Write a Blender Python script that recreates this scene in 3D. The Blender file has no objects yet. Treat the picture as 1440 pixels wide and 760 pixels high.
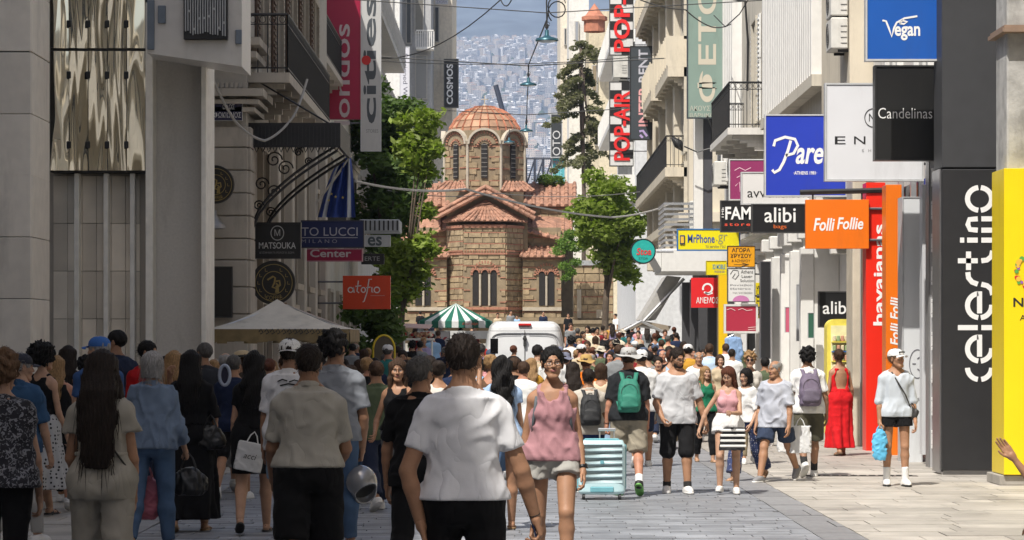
import bpy, math, random
import numpy as np
from mathutils import Vector, Matrix, Euler
R_ = math.radians
SC = bpy.context.scene
# ---------------------------------------------------------------- camera, world, sun, exposure
F_PX = 4000.0; CAM_H = 1.72; YH = 485.0
cam_d = bpy.data.cameras.new('camera'); cam = bpy.data.objects.new('camera', cam_d); SC.collection.objects.link(cam)
cam.location = (0, 0, CAM_H); cam.rotation_euler = (R_(90), 0, 0)
cam_d.sensor_width = 36; cam_d.lens = 36 * F_PX / 1440.0
cam_d.shift_y = (YH - 380.0) / 1440.0
cam_d.clip_start = 0.5; cam_d.clip_end = 60000
SC.camera = cam
W = bpy.data.worlds.new('World'); SC.world = W; W.use_nodes = True
nt = W.node_tree; bg = nt.nodes['Background']
sky = nt.nodes.new('ShaderNodeTexSky'); sky.sky_type = 'NISHITA'; sky.sun_disc = False
RAY = Vector((0.33, 0.58, -1.0)).normalized()          # the way sunlight travels: from the upper left behind the camera
SUN_EL = math.asin(-RAY.z); 
sky.sun_elevation = SUN_EL
sky.sun_rotation = math.atan2(-RAY.x, -RAY.y)
sky.altitude = 0.1; sky.air_density = 1.0; sky.dust_density = 3.5; sky.ozone_density = .6
bg.inputs[1].default_value = 0.105
nt.links.new(sky.outputs[0], bg.inputs[0])
sl = bpy.data.lights.new('sun', 'SUN'); sun = bpy.data.objects.new('sun', sl); SC.collection.objects.link(sun)
sl.energy = 5.0; sl.angle = R_(0.5); sl.color = (1.0, 0.955, 0.88)
sun.location = (-20, -20, 60)
sun.rotation_euler = RAY.to_track_quat('-Z', 'Y').to_euler()
SC.view_settings.view_transform = 'Standard'; SC.view_settings.look = 'None'
SC.view_settings.exposure = 0.2; SC.view_settings.gamma = 1.0
SC.cycles.max_bounces = 6; SC.cycles.diffuse_bounces = 3; SC.cycles.glossy_bounces = 3
SC.cycles.transmission_bounces = 4; SC.cycles.volume_bounces = 1; SC.cycles.transparent_max_bounces = 6
SC.cycles.use_denoising = True
def PX(px, py, d):
 """a point of the street that shows at photo pixel (px, py) when it stands d metres off"""
 return Vector(((px - 720.0) * d / F_PX, d, CAM_H + (YH - py) * d / F_PX))
def gz(y):
 """height of the street: level, then rising gently towards the church"""
 return max(0.0, (min(y, 126) - 50.0) * 0.0185)
# ---------------------------------------------------------------- materials
MATS = {}
def lin(c):
 if isinstance(c, str):
  c = c.lstrip('#'); c = [int(c[i:i+2], 16) / 255 for i in (0, 2, 4)]
  c = [x / 12.92 if x <= .04045 else ((x + .055) / 1.055) ** 2.4 for x in c]
 return (c[0], c[1], c[2], 1.0)
def mat(name, col=(.5, .5, .5), rough=.6, metal=0.0, var=.12, scale=6.0, bump=0.0, bscale=60.0, spec=.5,
  obj_var=0.0, emit=0.0, alpha=1.0, dirt=0.0, stretch=(1, 1, 1), trans=0.0, coat=0.0, sheen=0.0, sss=0.0, world=False, gum=0.0):
 if name in MATS: return MATS[name]
 m = bpy.data.materials.new(name); m.use_nodes = True; MATS[name] = m
 n = m.node_tree; L = n.links; b = n.nodes['Principled BSDF']
 c = lin(col)
 b.inputs['Roughness'].default_value = rough; b.inputs['Metallic'].default_value = metal
 b.inputs['Specular IOR Level'].default_value = spec
 if coat: b.inputs['Coat Weight'].default_value = coat
 if sheen: b.inputs['Sheen Weight'].default_value = sheen; b.inputs['Sheen Roughness'].default_value = .5
 if trans: b.inputs['Transmission Weight'].default_value = trans
 if sss:
  b.inputs['Subsurface Weight'].default_value = sss; b.inputs['Subsurface Scale'].default_value = .01
  b.inputs['Subsurface Radius'].default_value = (1, .35, .2)
 if alpha < 1: b.inputs['Alpha'].default_value = alpha
 if emit: b.inputs['Emission Color'].default_value = c; b.inputs['Emission Strength'].default_value = emit
 tc = n.nodes.new('ShaderNodeTexCoord'); mp = n.nodes.new('ShaderNodeMapping'); mp.inputs['Scale'].default_value = stretch
 src = tc.outputs['Object']
 if world: src = n.nodes.new('ShaderNodeNewGeometry').outputs['Position']
 L.new(src, mp.inputs[0])
 last = None
 if var > 0:
  nz = n.nodes.new('ShaderNodeTexNoise'); nz.inputs['Scale'].default_value = scale; nz.inputs['Detail'].default_value = 4
  L.new(mp.outputs[0], nz.inputs[0])
  mr = n.nodes.new('ShaderNodeMapRange'); mr.inputs[1].default_value = .25; mr.inputs[2].default_value = .75
  mr.inputs[3].default_value = 1 - var; mr.inputs[4].default_value = 1 + var
  L.new(nz.outputs[0], mr.inputs[0])
  mx = n.nodes.new('ShaderNodeVectorMath'); mx.operation = 'SCALE'; mx.inputs[0].default_value = c[:3]
  L.new(mr.outputs[0], mx.inputs['Scale']); last = mx.outputs[0]
  m['mix'] = 1
 if obj_var:
  oi = n.nodes.new('ShaderNodeObjectInfo'); mr2 = n.nodes.new('ShaderNodeMapRange')
  mr2.inputs[3].default_value = 1 - obj_var; mr2.inputs[4].default_value = 1 + obj_var
  L.new(oi.outputs['Random'], mr2.inputs[0])
  m2 = n.nodes.new('ShaderNodeVectorMath'); m2.operation = 'SCALE'
  if last: L.new(last, m2.inputs[0])
  else: m2.inputs[0].default_value = c[:3]
  L.new(mr2.outputs[0], m2.inputs['Scale']); last = m2.outputs[0]
 if dirt:
  dn = n.nodes.new('ShaderNodeTexNoise'); dn.inputs['Scale'].default_value = 1.3; dn.inputs['Detail'].default_value = 8; dn.inputs['Roughness'].default_value = .7
  dm = n.nodes.new('ShaderNodeMapping'); dm.inputs['Scale'].default_value = (1.6, 1.6, .35) if not world else (.8, .45, .8)
  L.new(src, dm.inputs[0]); L.new(dm.outputs[0], dn.inputs[0])
  dr = n.nodes.new('ShaderNodeMapRange'); dr.inputs[1].default_value = .52; dr.inputs[2].default_value = .72
  dr.inputs[3].default_value = 0; dr.inputs[4].default_value = dirt; L.new(dn.outputs[0], dr.inputs[0])
  dx = n.nodes.new('ShaderNodeMix'); dx.data_type = 'RGBA'
  if last: L.new(last, dx.inputs[6])
  else: dx.inputs[6].default_value = c
  dx.inputs[7].default_value = (.07, .06, .05, 1); L.new(dr.outputs[0], dx.inputs[0]); last = dx.outputs[2]
 if gum:
  vo = n.nodes.new('ShaderNodeTexVoronoi'); vo.inputs['Scale'].default_value = 2.2; L.new(src, vo.inputs[0])
  lt = n.nodes.new('ShaderNodeMapRange'); lt.inputs[1].default_value = .06; lt.inputs[2].default_value = .10; lt.inputs[3].default_value = gum; lt.inputs[4].default_value = 0; L.new(vo.outputs['Distance'], lt.inputs[0])
  gx = n.nodes.new('ShaderNodeMix'); gx.data_type = 'RGBA'; L.new(lt.outputs[0], gx.inputs[0]); L.new(last, gx.inputs[6]); gx.inputs[7].default_value = (.06, .055, .05, 1); last = gx.outputs[2]
 if last: L.new(last, b.inputs['Base Color'])
 else: b.inputs['Base Color'].default_value = c
 if bump:
  bn = n.nodes.new('ShaderNodeTexNoise'); bn.inputs['Scale'].default_value = bscale; bn.inputs['Detail'].default_value = 3
  L.new(mp.outputs[0], bn.inputs[0])
  bb = n.nodes.new('ShaderNodeBump'); bb.inputs['Strength'].default_value = bump; bb.inputs['Distance'].default_value = .01
  L.new(bn.outputs[0], bb.inputs['Height']); L.new(bb.outputs[0], b.inputs['Normal'])
 return m
def pattern(name, c1, c2, kind='dots', scale=60, rough=.85, th=.5):
 """printed cloth: flat print only"""
 if name in MATS: return MATS[name]
 m = mat(name, c1, rough, var=0, sheen=.1); n = m.node_tree; L = n.links; b = n.nodes['Principled BSDF']
 tc = n.nodes.new('ShaderNodeTexCoord')
 if kind == 'stripes':
  t = n.nodes.new('ShaderNodeTexWave'); t.bands_direction = 'Z'; t.inputs['Scale'].default_value = scale; L.new(tc.outputs['Object'], t.inputs[0]); o = t.outputs['Fac']
 elif kind == 'floral':
  t = n.nodes.new('ShaderNodeTexNoise'); t.inputs['Scale'].default_value = scale; t.inputs['Detail'].default_value = 2; t.inputs['Distortion'].default_value = 1.5; L.new(tc.outputs['Object'], t.inputs[0]); o = t.outputs[0]
 else:
  t = n.nodes.new('ShaderNodeTexVoronoi'); t.inputs['Scale'].default_value = scale; t.inputs['Randomness'].default_value = .35; L.new(tc.outputs['Object'], t.inputs[0]); o = t.outputs['Distance']
 g = n.nodes.new('ShaderNodeMath'); g.operation = 'GREATER_THAN'; g.inputs[1].default_value = th; L.new(o, g.inputs[0])
 x = n.nodes.new('ShaderNodeMix'); x.data_type = 'RGBA'; x.inputs[6].default_value = lin(c1); x.inputs[7].default_value = lin(c2)
 L.new(g.outputs[0], x.inputs[0]); L.new(x.outputs[2], b.inputs['Base Color'])
 return m
def cloth(col, name=None, fine=1.0, rough=.88):
 key = 'cloth_' + (name or str(col))
 if key in MATS: return MATS[key]
 m = mat(key, col, rough, var=.08, scale=9, bump=.10, bscale=260, spec=.2, sheen=.02); n = m.node_tree; L = n.links
 tc = n.nodes.new('ShaderNodeTexCoord'); mp = n.nodes.new('ShaderNodeMapping'); mp.inputs['Scale'].default_value = (1.2, 1.2, .8); mp.inputs['Rotation'].default_value = (.3, .5, 0); L.new(tc.outputs['Object'], mp.inputs[0])
 nz = n.nodes.new('ShaderNodeTexNoise'); nz.inputs['Scale'].default_value = 4.2; nz.inputs['Detail'].default_value = 2.0; nz.inputs['Distortion'].default_value = .7; L.new(mp.outputs[0], nz.inputs[0])
 s1 = n.nodes.new('ShaderNodeMath'); s1.operation = 'SUBTRACT'; s1.inputs[1].default_value = .5; L.new(nz.outputs[0], s1.inputs[0])
 s2 = n.nodes.new('ShaderNodeMath'); s2.operation = 'ABSOLUTE'; L.new(s1.outputs[0], s2.inputs[0])
 s3 = n.nodes.new('ShaderNodeMath'); s3.operation = 'POWER'; s3.inputs[1].default_value = .6; L.new(s2.outputs[0], s3.inputs[0])
 b2 = n.nodes.new('ShaderNodeBump'); b2.inputs['Strength'].default_value = .45; b2.inputs['Distance'].default_value = .035; L.new(s3.outputs[0], b2.inputs['Height'])
 old = [k for k in n.nodes if k.type == 'BUMP' and k != b2][0]; L.new(b2.outputs[0], old.inputs['Normal']); return m
def skin(tone):
 T = {'light': (.52, .32, .22), 'fair': (.45, .265, .175), 'tan': (.355, .19, .112), 'olive': (.29, .155, .092), 'red': (.44, .21, .135)}
 return mat('skin_' + tone, T[tone], .52, var=.17, scale=11, bump=.15, bscale=120, spec=.35, sss=.03)
def hairm(k):
 T = {'black': (.010, .009, .009), 'dark': (.020, .014, .011), 'brown': (.05, .028, .017), 'auburn': (.09, .032, .018), 'blond': (.28, .17, .08),
  'grey': (.28, .27, .26), 'greydark': (.08, .075, .07), 'lightbrown': (.14, .08, .045)}
 return mat('hair_' + k, T[k], .62, var=.5, scale=40, bump=.5, bscale=90, spec=.18, stretch=(3, 3, .35))
# ---------------------------------------------------------------- mesh helpers
COL = SC.collection
def new_mesh(name, V, Fq, mats=None, mi=None, smooth=False):
 """V (n,3); Fq: list of arrays (m,4)/(m,3) or python lists of faces"""
 me = bpy.data.meshes.new(name)
 V = np.asarray(V, dtype=np.float32).reshape(-1, 3)
 if isinstance(Fq, np.ndarray): Fq = [Fq]
 if len(Fq) and isinstance(Fq[0], np.ndarray):
  loops = np.concatenate([f.ravel() for f in Fq]).astype(np.int32)
  tot = np.concatenate([np.full(len(f), f.shape[1], np.int32) for f in Fq])
 else:
  loops = np.array([i for f in Fq for i in f], np.int32); tot = np.array([len(f) for f in Fq], np.int32)
 st = np.concatenate([[0], np.cumsum(tot)[:-1]]).astype(np.int32) if len(tot) else np.zeros(0, np.int32)
 me.vertices.add(len(V)); me.vertices.foreach_set('co', V.ravel())
 me.loops.add(len(loops)); me.loops.foreach_set('vertex_index', loops)
 me.polygons.add(len(tot)); me.polygons.foreach_set('loop_start', st); me.polygons.foreach_set('loop_total', tot)
 if mi is not None: me.polygons.foreach_set('material_index', np.asarray(mi, np.int32))
 me.polygons.foreach_set('use_smooth', np.full(len(tot), bool(smooth)))
 me.update(calc_edges=True)
 for m in (mats if isinstance(mats, (list, tuple)) else [mats] if mats else []): me.materials.append(m)
 return me
def add(name, me, parent=None, loc=None, rot=None, mw=None, label=None, cat=None, group=None, kind=None):
 o = bpy.data.objects.new(name, me); COL.objects.link(o)
 if parent is not None: o.parent = parent
 if mw is not None: o.matrix_basis = mw
 if loc is not None: o.location = loc
 if rot is not None: o.rotation_euler = rot
 return tag(o, label, cat, group, kind)
def tag(o, label=None, cat=None, group=None, kind=None):
 if label: o['label'] = label
 if cat: o['category'] = cat
 if group: o['group'] = group
 if kind: o['kind'] = kind
 return o
def empty(name, label, cat, loc=(0, 0, 0), rz=0, group=None):
 o = bpy.data.objects.new(name, None); COL.objects.link(o); o.location = loc; o.rotation_euler = (0, 0, rz); o.empty_display_size = .1
 return tag(o, label, cat, group)
def copy_tree(o, parent=None):
 c = o.copy(); COL.objects.link(c)
 if parent is not None: c.parent = parent
 for ch in list(o.children): copy_tree(ch, c)
 return c
class B:
 """collects boxes, tubes, lathes and prisms for ONE mesh object"""
 def __init__(s): s.v = []; s.f = []; s.m = []; s.mi = 0
 def add(s, V, Fs, M=None):
  o = len(s.v)
  for p in V:
   p = Vector(p); s.v.append(tuple(M @ p) if M is not None else tuple(p))
  for f in Fs: s.f.append(tuple(i + o for i in f)); s.m.append(s.mi)
  return s
 def box(s, x0, x1, y0, y1, z0, z1, M=None):
  V = [(x0, y0, z0), (x1, y0, z0), (x1, y1, z0), (x0, y1, z0), (x0, y0, z1), (x1, y0, z1), (x1, y1, z1), (x0, y1, z1)]
  return s.add(V, [(3, 2, 1, 0), (4, 5, 6, 7), (0, 1, 5, 4), (1, 2, 6, 5), (2, 3, 7, 6), (3, 0, 4, 7)], M)
 def cbox(s, x0, x1, y0, y1, z0, z1, c=.02, M=None):
  """box with chamfered edges"""
  X = (x0, x1); Y = (y0, y1); Z = (z0, z1); V = []; idx = {}
  for i in (0, 1):
   for j in (0, 1):
    for k in (0, 1):
     sx, sy, sz = (1, -1)[i], (1, -1)[j], (1, -1)[k]
     for a in range(3):
      p = [X[i] + sx * c, Y[j] + sy * c, Z[k] + sz * c]
      p[a] = (X[i], Y[j], Z[k])[a]; idx[i, j, k, a] = len(V); V.append(p)
  Fs = []
  for a in range(3):
   u, w = [(1, 2), (2, 0), (0, 1)][a]
   for e in (0, 1):
    q = []
    for (p, r) in ((0, 0), (1, 0), (1, 1), (0, 1)):
     t = [0, 0, 0]; t[a] = e; t[u] = p; t[w] = r; q.append(idx[t[0], t[1], t[2], a])
    Fs.append(q if e else q[::-1])
  for a in range(3):
   u, w = [(1, 2), (2, 0), (0, 1)][a]
   for p in (0, 1):
    for r in (0, 1):
     t0 = [0, 0, 0]; t0[u] = p; t0[w] = r; t1 = list(t0); t1[a] = 1
     q = [idx[(*t0, u)], idx[(*t1, u)], idx[(*t1, w)], idx[(*t0, w)]]
     Fs.append(q if (p == r) else q[::-1])
  for i in (0, 1):
   for j in (0, 1):
    for k in (0, 1):
     q = [idx[i, j, k, 0], idx[i, j, k, 1], idx[i, j, k, 2]]
     Fs.append(q if (i + j + k) % 2 else q[::-1])
  return s.add(V, Fs, M)
 def tube(s, pts, r, n=8, caps=True):
  P = [Vector(p) for p in pts]; k = len(P); rr = r if isinstance(r, (list, tuple)) else [r] * k
  V = []; prev = None
  for i in range(k):
   t = (P[min(i + 1, k - 1)] - P[max(i - 1, 0)]).normalized()
   if prev is None:
    u = t.orthogonal().normalized()
   else:
    u = (prev - t * prev.dot(t)); u = u.normalized() if u.length > 1e-6 else t.orthogonal().normalized()
   prev = u; w = t.cross(u)
   for j in range(n):
    a = 2 * math.pi * j / n; V.append(P[i] + (u * math.cos(a) + w * math.sin(a)) * rr[i])
  Fs = [(i * n + j, i * n + (j + 1) % n, (i + 1) * n + (j + 1) % n, (i + 1) * n + j) for i in range(k - 1) for j in range(n)]
  if caps: Fs.append(tuple(range(n - 1, -1, -1))); Fs.append(tuple((k - 1) * n + j for j in range(n)))
  return s.add(V, Fs)
 def lathe(s, prof, n=24, M=None, a0=0, a1=2 * math.pi, fn=None):
  """prof: (r, z) from bottom to top"""
  full = abs(a1 - a0 - 2 * math.pi) < 1e-4; m = n if full else n + 1; V = []
  for (r, z) in prof:
   for j in range(m):
    a = a0 + (a1 - a0) * j / n; p = (r * math.cos(a), r * math.sin(a), z)
    V.append(fn(a, r, z) if fn else p)
  Fs = []
  for i in range(len(prof) - 1):
   for j in range(n):
    q = (j + 1) % m; Fs.append((i * m + j, i * m + q, (i + 1) * m + q, (i + 1) * m + j))
  return s.add(V, Fs, M)
 def prism(s, poly, z0, z1, M=None):
  """poly: 2-D outline, counter-clockwise"""
  n = len(poly); V = [(x, y, z0) for x, y in poly] + [(x, y, z1) for x, y in poly]
  return s.add(V, [tuple(range(n - 1, -1, -1)), tuple(range(n, 2 * n))] + [(i, (i + 1) % n, n + (i + 1) % n, n + i) for i in range(n)], M)
 def quad(s, a, b, c, d): return s.add([a, b, c, d], [(0, 1, 2, 3)])
 def mesh(s, name, mats, smooth=False):
  return new_mesh(name, s.v if s.v else np.zeros((0, 3)), s.f, mats, s.m, smooth)
 def obj(s, name, mats, parent=None, smooth=False, **kw):
  return add(name, s.mesh(name, mats, smooth), parent, **kw)
XZ = Matrix(((1, 0, 0, 0), (0, 0, -1, 0), (0, 1, 0, 0), (0, 0, 0, 1)))    # a 2-D outline (x, z) pushed along -y
def frame(o, x, y=None, z=None):
 """matrix from origin and column axes"""
 return Matrix(((x[0], y[0], z[0], o[0]), (x[1], y[1], z[1], o[1]), (x[2], y[2], z[2], o[2]), (0, 0, 0, 1)))
# ---------------------------------------------------------------- signed distance fields -> one continuous surface
def smin(a, b, k):
 h = np.clip(.5 + .5 * (b - a) / k, 0, 1); return b + (a - b) * h - k * h * (1 - h)
class Fld:
 def __init__(s): s.p = []; s.g = []
 def _put(s, fn, lo, hi, k, mode): s.p.append((fn, np.array(lo, float), np.array(hi, float), k, mode)); return s
 def cap(s, a, b, ra, rb, k=.03, mode='u', cut=False, cut0=False):
  a = np.array(a, float); b = np.array(b, float); ab = b - a; L2 = max(float(ab @ ab), 1e-9); r = max(ra, rb)
  def fn(x, y, z):
   px, py, pz = x - a[0], y - a[1], z - a[2]
   t0 = (px * ab[0] + py * ab[1] + pz * ab[2]) / L2; t = np.clip(t0, 0, 1)
   d = np.sqrt((px - t * ab[0]) ** 2 + (py - t * ab[1]) ** 2 + (pz - t * ab[2]) ** 2) - (ra + (rb - ra) * t)
   if cut: d = np.maximum(d, (t0 - 1) * math.sqrt(L2))
   if cut0: d = np.maximum(d, -t0 * math.sqrt(L2))
   return d
  return s._put(fn, np.minimum(a, b) - r, np.maximum(a, b) + r, k, mode)
 def ell(s, c, r, k=.02, mode='u', M=None):
  c = np.array(c, float); r = np.array(r, float); m = float(r.min())
  Mi = None if M is None else np.array(M.to_3x3().transposed())
  def fn(x, y, z):
   px, py, pz = x - c[0], y - c[1], z - c[2]
   if Mi is not None:
    px, py, pz = (Mi[0, 0] * px + Mi[0, 1] * py + Mi[0, 2] * pz, Mi[1, 0] * px + Mi[1, 1] * py + Mi[1, 2] * pz, Mi[2, 0] * px + Mi[2, 1] * py + Mi[2, 2] * pz)
   return (np.sqrt((px / r[0]) ** 2 + (py / r[1]) ** 2 + (pz / r[2]) ** 2) - 1) * m
  R = float(r.max()) if M is not None else r
  return s._put(fn, c - R, c + R, k, mode)
 def loft(s, M, zs, ws, ds, ys=None, xs=None, k=.03, mode='u', n=2.2, pleat=0, pamp=0.0, seed=0):
  """ellipse sections along the local z of frame M"""
  Mi = np.array(M.inverted()); zs = np.array(zs, float); ws = np.array(ws, float); ds = np.array(ds, float)
  ys = np.zeros_like(zs) if ys is None else np.array(ys, float); xs = np.zeros_like(zs) if xs is None else np.array(xs, float)
  C = np.array([[sx * ws.max() + xs.mean(), sy * (ds.max() + abs(ys).max()), z] for sx in (-1, 1) for sy in (-1, 1) for z in (zs[0], zs[-1])])
  Mw = np.array(M); Cw = C @ Mw[:3, :3].T + Mw[:3, 3]
  def fn(x, y, z):
   px = Mi[0, 0] * x + Mi[0, 1] * y + Mi[0, 2] * z + Mi[0, 3]
   py = Mi[1, 0] * x + Mi[1, 1] * y + Mi[1, 2] * z + Mi[1, 3]
   pz = Mi[2, 0] * x + Mi[2, 1] * y + Mi[2, 2] * z + Mi[2, 3]
   w = np.interp(pz, zs, ws); d_ = np.interp(pz, zs, ds); px = px - np.interp(pz, zs, xs); py = py - np.interp(pz, zs, ys)
   q = (np.abs(px / w) ** n + np.abs(py / d_) ** n) ** (1 / n)
   if pleat:
    th = np.arctan2(py / d_, px / w); u = np.clip((zs[-1] - pz) / (zs[-1] - zs[0]), 0, 1)
    q = q + pamp * u * (np.sin(pleat * th + seed + 1.2 * np.sin(2.3 * th + 5 * pz)) + .4 * np.sin(pleat * 1.7 * th + seed * 2))
   d = (q - 1) * np.minimum(w, d_)
   return np.maximum(np.maximum(d, zs[0] - pz), pz - zs[-1])
  return s._put(fn, Cw.min(0), Cw.max(0), k, mode)
 def plane(s, p, n_):
  """keeps the side away from n_"""
  n_ = np.array(n_, float); n_ /= np.linalg.norm(n_); c = float(np.array(p, float) @ n_)
  s.g.append(lambda x, y, z: x * n_[0] + y * n_[1] + z * n_[2] - c); return s
 def mesh(s, h, wr=0.0, seed=0, off=0.0, wf=1.0, fine=None):
  U = [p for p in s.p if p[4] == 'u']; pad = .03 + 2 * h + off
  lo = np.min([p[1] for p in U], 0) - pad; hi = np.max([p[2] for p in U], 0) + pad
  n = np.ceil((hi - lo) / h).astype(int) + 1
  ax = [(lo[i] + h * np.arange(n[i])).astype(np.float32) for i in range(3)]
  D = np.full(n, .25, np.float32)
  def sl_(p):
   m = .045 + p[3] + off; a = np.clip(((p[1] - m - lo) / h).astype(int), 0, n - 1); b = np.clip(((p[2] + m - lo) / h).astype(int) + 2, 1, n)
   return tuple(slice(a[i], b[i]) for i in range(3))
  def g(sl3): return ax[0][sl3[0]][:, None, None], ax[1][sl3[1]][None, :, None], ax[2][sl3[2]][None, None, :]
  for md in ('u', 's'):
   for p in s.p:
    if p[4] != md: continue
    q = sl_(p); d = p[0](*g(q)).astype(np.float32)
    D[q] = smin(D[q], d, p[3]) if md == 'u' else -smin(-D[q], d, p[3])
  X, Y, Z = ax[0][:, None, None], ax[1][None, :, None], ax[2][None, None, :]
  if off: D -= off
  if wr:
   rs = np.random.RandomState(seed); w = 0
   for i in range(5):
    kx, ky, kz = rs.normal(0, 1, 3) * (20 * wf, 20 * wf, 13 * wf); ph, p2 = rs.uniform(0, 6.28, 2); k2 = rs.normal(0, 14, 3) * wf
    w = w + np.sin(kx * X + ky * Y + kz * Z + ph + 1.3 * np.sin(k2[0] * X + k2[1] * Y + k2[2] * Z + p2))
   w = np.clip(w / 2.0, -1.1, 1.1); D = D + wr * (np.abs(w) * 1.3 - .85)
  if fine is not None: D = D + fine(X, Y, Z)
  for f in s.g: D = np.maximum(D, f(X, Y, Z))
  return surfnet(D.astype(np.float32), lo, h)
def surfnet(v, lo, h):
 s = v < 0; c = np.zeros(tuple(np.array(v.shape) - 1), np.int8)
 for i in (0, 1):
  for j in (0, 1):
   for k in (0, 1): c += s[i:s.shape[0] - 1 + i, j:s.shape[1] - 1 + j, k:s.shape[2] - 1 + k]
 act = (c > 0) & (c < 8); I, J, K = np.nonzero(act); N = len(I)
 idx = np.full(c.shape, -1, np.int32); idx[I, J, K] = np.arange(N)
 acc = np.zeros((N, 3)); cnt = np.zeros(N)
 for a in range(3):
  u, w = [(1, 2), (0, 2), (0, 1)][a]
  for p in (0, 1):
   for q in (0, 1):
    o = [0, 0, 0]; o[u] = p; o[w] = q; e = list(o); e[a] = 1
    v0 = v[I + o[0], J + o[1], K + o[2]]; v1 = v[I + e[0], J + e[1], K + e[2]]
    m = (v0 < 0) != (v1 < 0); t = np.where(m, v0 / np.where(m, v0 - v1, 1), 0)
    pos = np.tile(np.array(o, float), (N, 1)); pos[:, a] += t
    acc += pos * m[:, None]; cnt += m
 V = (acc / cnt[:, None] + np.stack([I, J, K], 1)) * h + lo
 Q = []
 for a in range(3):
  u, w = [(1, 2), (2, 0), (0, 1)][a]
  A = [slice(None)] * 3; A[a] = slice(0, -1); Bs = [slice(None)] * 3; Bs[a] = slice(1, None)
  ch = s[tuple(A)] != s[tuple(Bs)]
  E = np.array(np.nonzero(ch)); ok = (E[u] > 0) & (E[w] > 0) & (E[u] < s.shape[u] - 1) & (E[w] < s.shape[w] - 1); E = E[:, ok]
  ins = s[tuple(E)]
  def cell(du, dw):
   T = E.copy(); T[u] += du; T[w] += dw; return idx[tuple(T)]
  q = np.stack([cell(-1, -1), cell(0, -1), cell(0, 0), cell(-1, 0)], 1)
  q[~ins] = q[~ins][:, ::-1]; Q.append(q)
 Q = np.concatenate(Q); return V.astype(np.float32), Q
def xform(V, M):
 A = np.array(M); return (V @ A[:3, :3].T + A[:3, 3]).astype(np.float32)
# ---------------------------------------------------------------- people: prototypes in their own frames
CACHE = {}
def cached(key, fn):
 if key not in CACHE: CACHE[key] = fn()
 return CACHE[key]
def head_arr(sex, h):
 f = Fld(); m = sex == 'm'
 f.ell((0, .018, .033), (.074, .094, .083), .02)
 f.ell((0, -.024, -.03), (.056 if m else .052, .062, .078 if m else .074), .03)
 f.cap((-.018 if m else -.009, -.070, -.096), (.018 if m else .009, -.070, -.096), .016, .016, .03)
 for s in (-1, 1):
  f.ell((s * .040, -.052, -.022), (.024, .026, .022), .025)
  f.cap((s * (.046 if m else .041), -.010, -.055), (s * .020, -.062, -.094), .016, .014, .025)
  f.cap((s * .010, -.084, .026), (s * .040, -.074, .024), .010 if m else .007, .007, .012)
  f.ell((s * .031, -.090, .002), (.018, .014, .013), .012, 's')
  f.ell((s * .031, -.0735, .003), (.0135, .0125, .0125), .002)
  f.ell((s * .030, -.0755, .0095), (.016, .0125, .0055), .004)
  f.ell((s * .0115, -.095, -.026), (.0085, .010, .008), .006)
  E = Euler((0.15, 0, s * .35)).to_matrix().to_4x4()
  f.ell((s * .077, .008, -.006), (.008, .020, .032), .006, 'u', E)
  f.ell((s * .086, .004, -.004), (.006, .011, .018), .004, 's', E)
 f.cap((0, -.083, .016), (0, -.103, -.018), .0075, .0095 if m else .008, .008)
 f.ell((0, -.1045, -.022), (.0115, .0115, .0095), .006)
 f.ell((0, -.074, -.050), (.030, .018, .022), .012)
 f.ell((0, -.089, -.0455), (.022, .0085, .0048), .004)
 f.ell((0, -.089, -.0555), (.019, .0085, .0055), .004)
 f.ell((0, -.100, -.0505), (.022, .006, .0016), .002, 's')
 V, Q = f.mesh(h)
 c = V[Q].mean(1); x, y, z = np.abs(c[:, 0]), c[:, 1], c[:, 2]; mi = np.zeros(len(Q), int)
 lp = ((x / .023) ** 2 + ((z + .0505) / .0095) ** 2 < 1) & (y < -.083); mi[lp] = 1
 ey = (((x - .031) / .0125) ** 2 + ((z - .002) / .0058) ** 2 < 1) & (y < -.07); mi[ey] = 2
 ir = (((x - .031) / .0052) ** 2 + ((z - .002) / .0056) ** 2 < 1) & (y < -.07); mi[ir] = 3
 br = (np.abs(z - .0285 - .004 * np.sin((x - .012) * 70)) < .0042) & (x > .012) & (x < .048) & (y < -.06); mi[br] = 3
 return V, Q, mi
def hand_arr(pose, h=.0036):
 """left hand: wrist at the origin, fingers down -z, palm towards -x, thumb towards -y"""
 f = Fld(); ys = (-.030, -.010, .010, .028); L = (.088, .094, .089, .080)
 fl = ((.042, .026, .021), (.046, .029, .022), (.043, .026, .021), (.033, .020, .018))
 curl = {'relaxed': ((.25, .55, .4), .12), 'grip': ((1.35, 1.5, .9), .0), 'open': ((.05, .15, .1), .0), 'hold': ((.75, .95, .6), .05)}[pose]
 for i in range(4):
  f.cap((0, ys[i] * .62, -.005), (0, ys[i], -L[i]), .0145, .0115, .012)
  p = np.array((0, ys[i], -L[i])); a = 0
  for j in range(3):
   a += curl[0][j] * (1 + curl[1] * i * 1.6); q = p + fl[i][j] * np.array((-math.sin(a), (ys[i]) * .12, -math.cos(a)))
   f.cap(p, q, (.0094, .0086, .0078)[j], (.0086, .0078, .0068)[j], .003); p = q
 f.ell((-.006, -.020, -.035), (.016, .016, .032), .015)
 g = pose in ('grip', 'hold')
 t0 = (-.006, -.022, -.022); t1 = (-.018, -.044, -.052); t2 = (-.034, -.040, -.076) if g else (-.020, -.056, -.084); t3 = (-.046, -.022, -.090) if g else (-.024, -.058, -.108)
 f.cap(t0, t1, .0135, .011, .008); f.cap(t1, t2, .0105, .009, .003); f.cap(t2, t3, .009, .0075, .003)
 f.cap((0, 0, .03), (0, 0, -.02), .024, .026, .012)
 return f.mesh(h)
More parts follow.
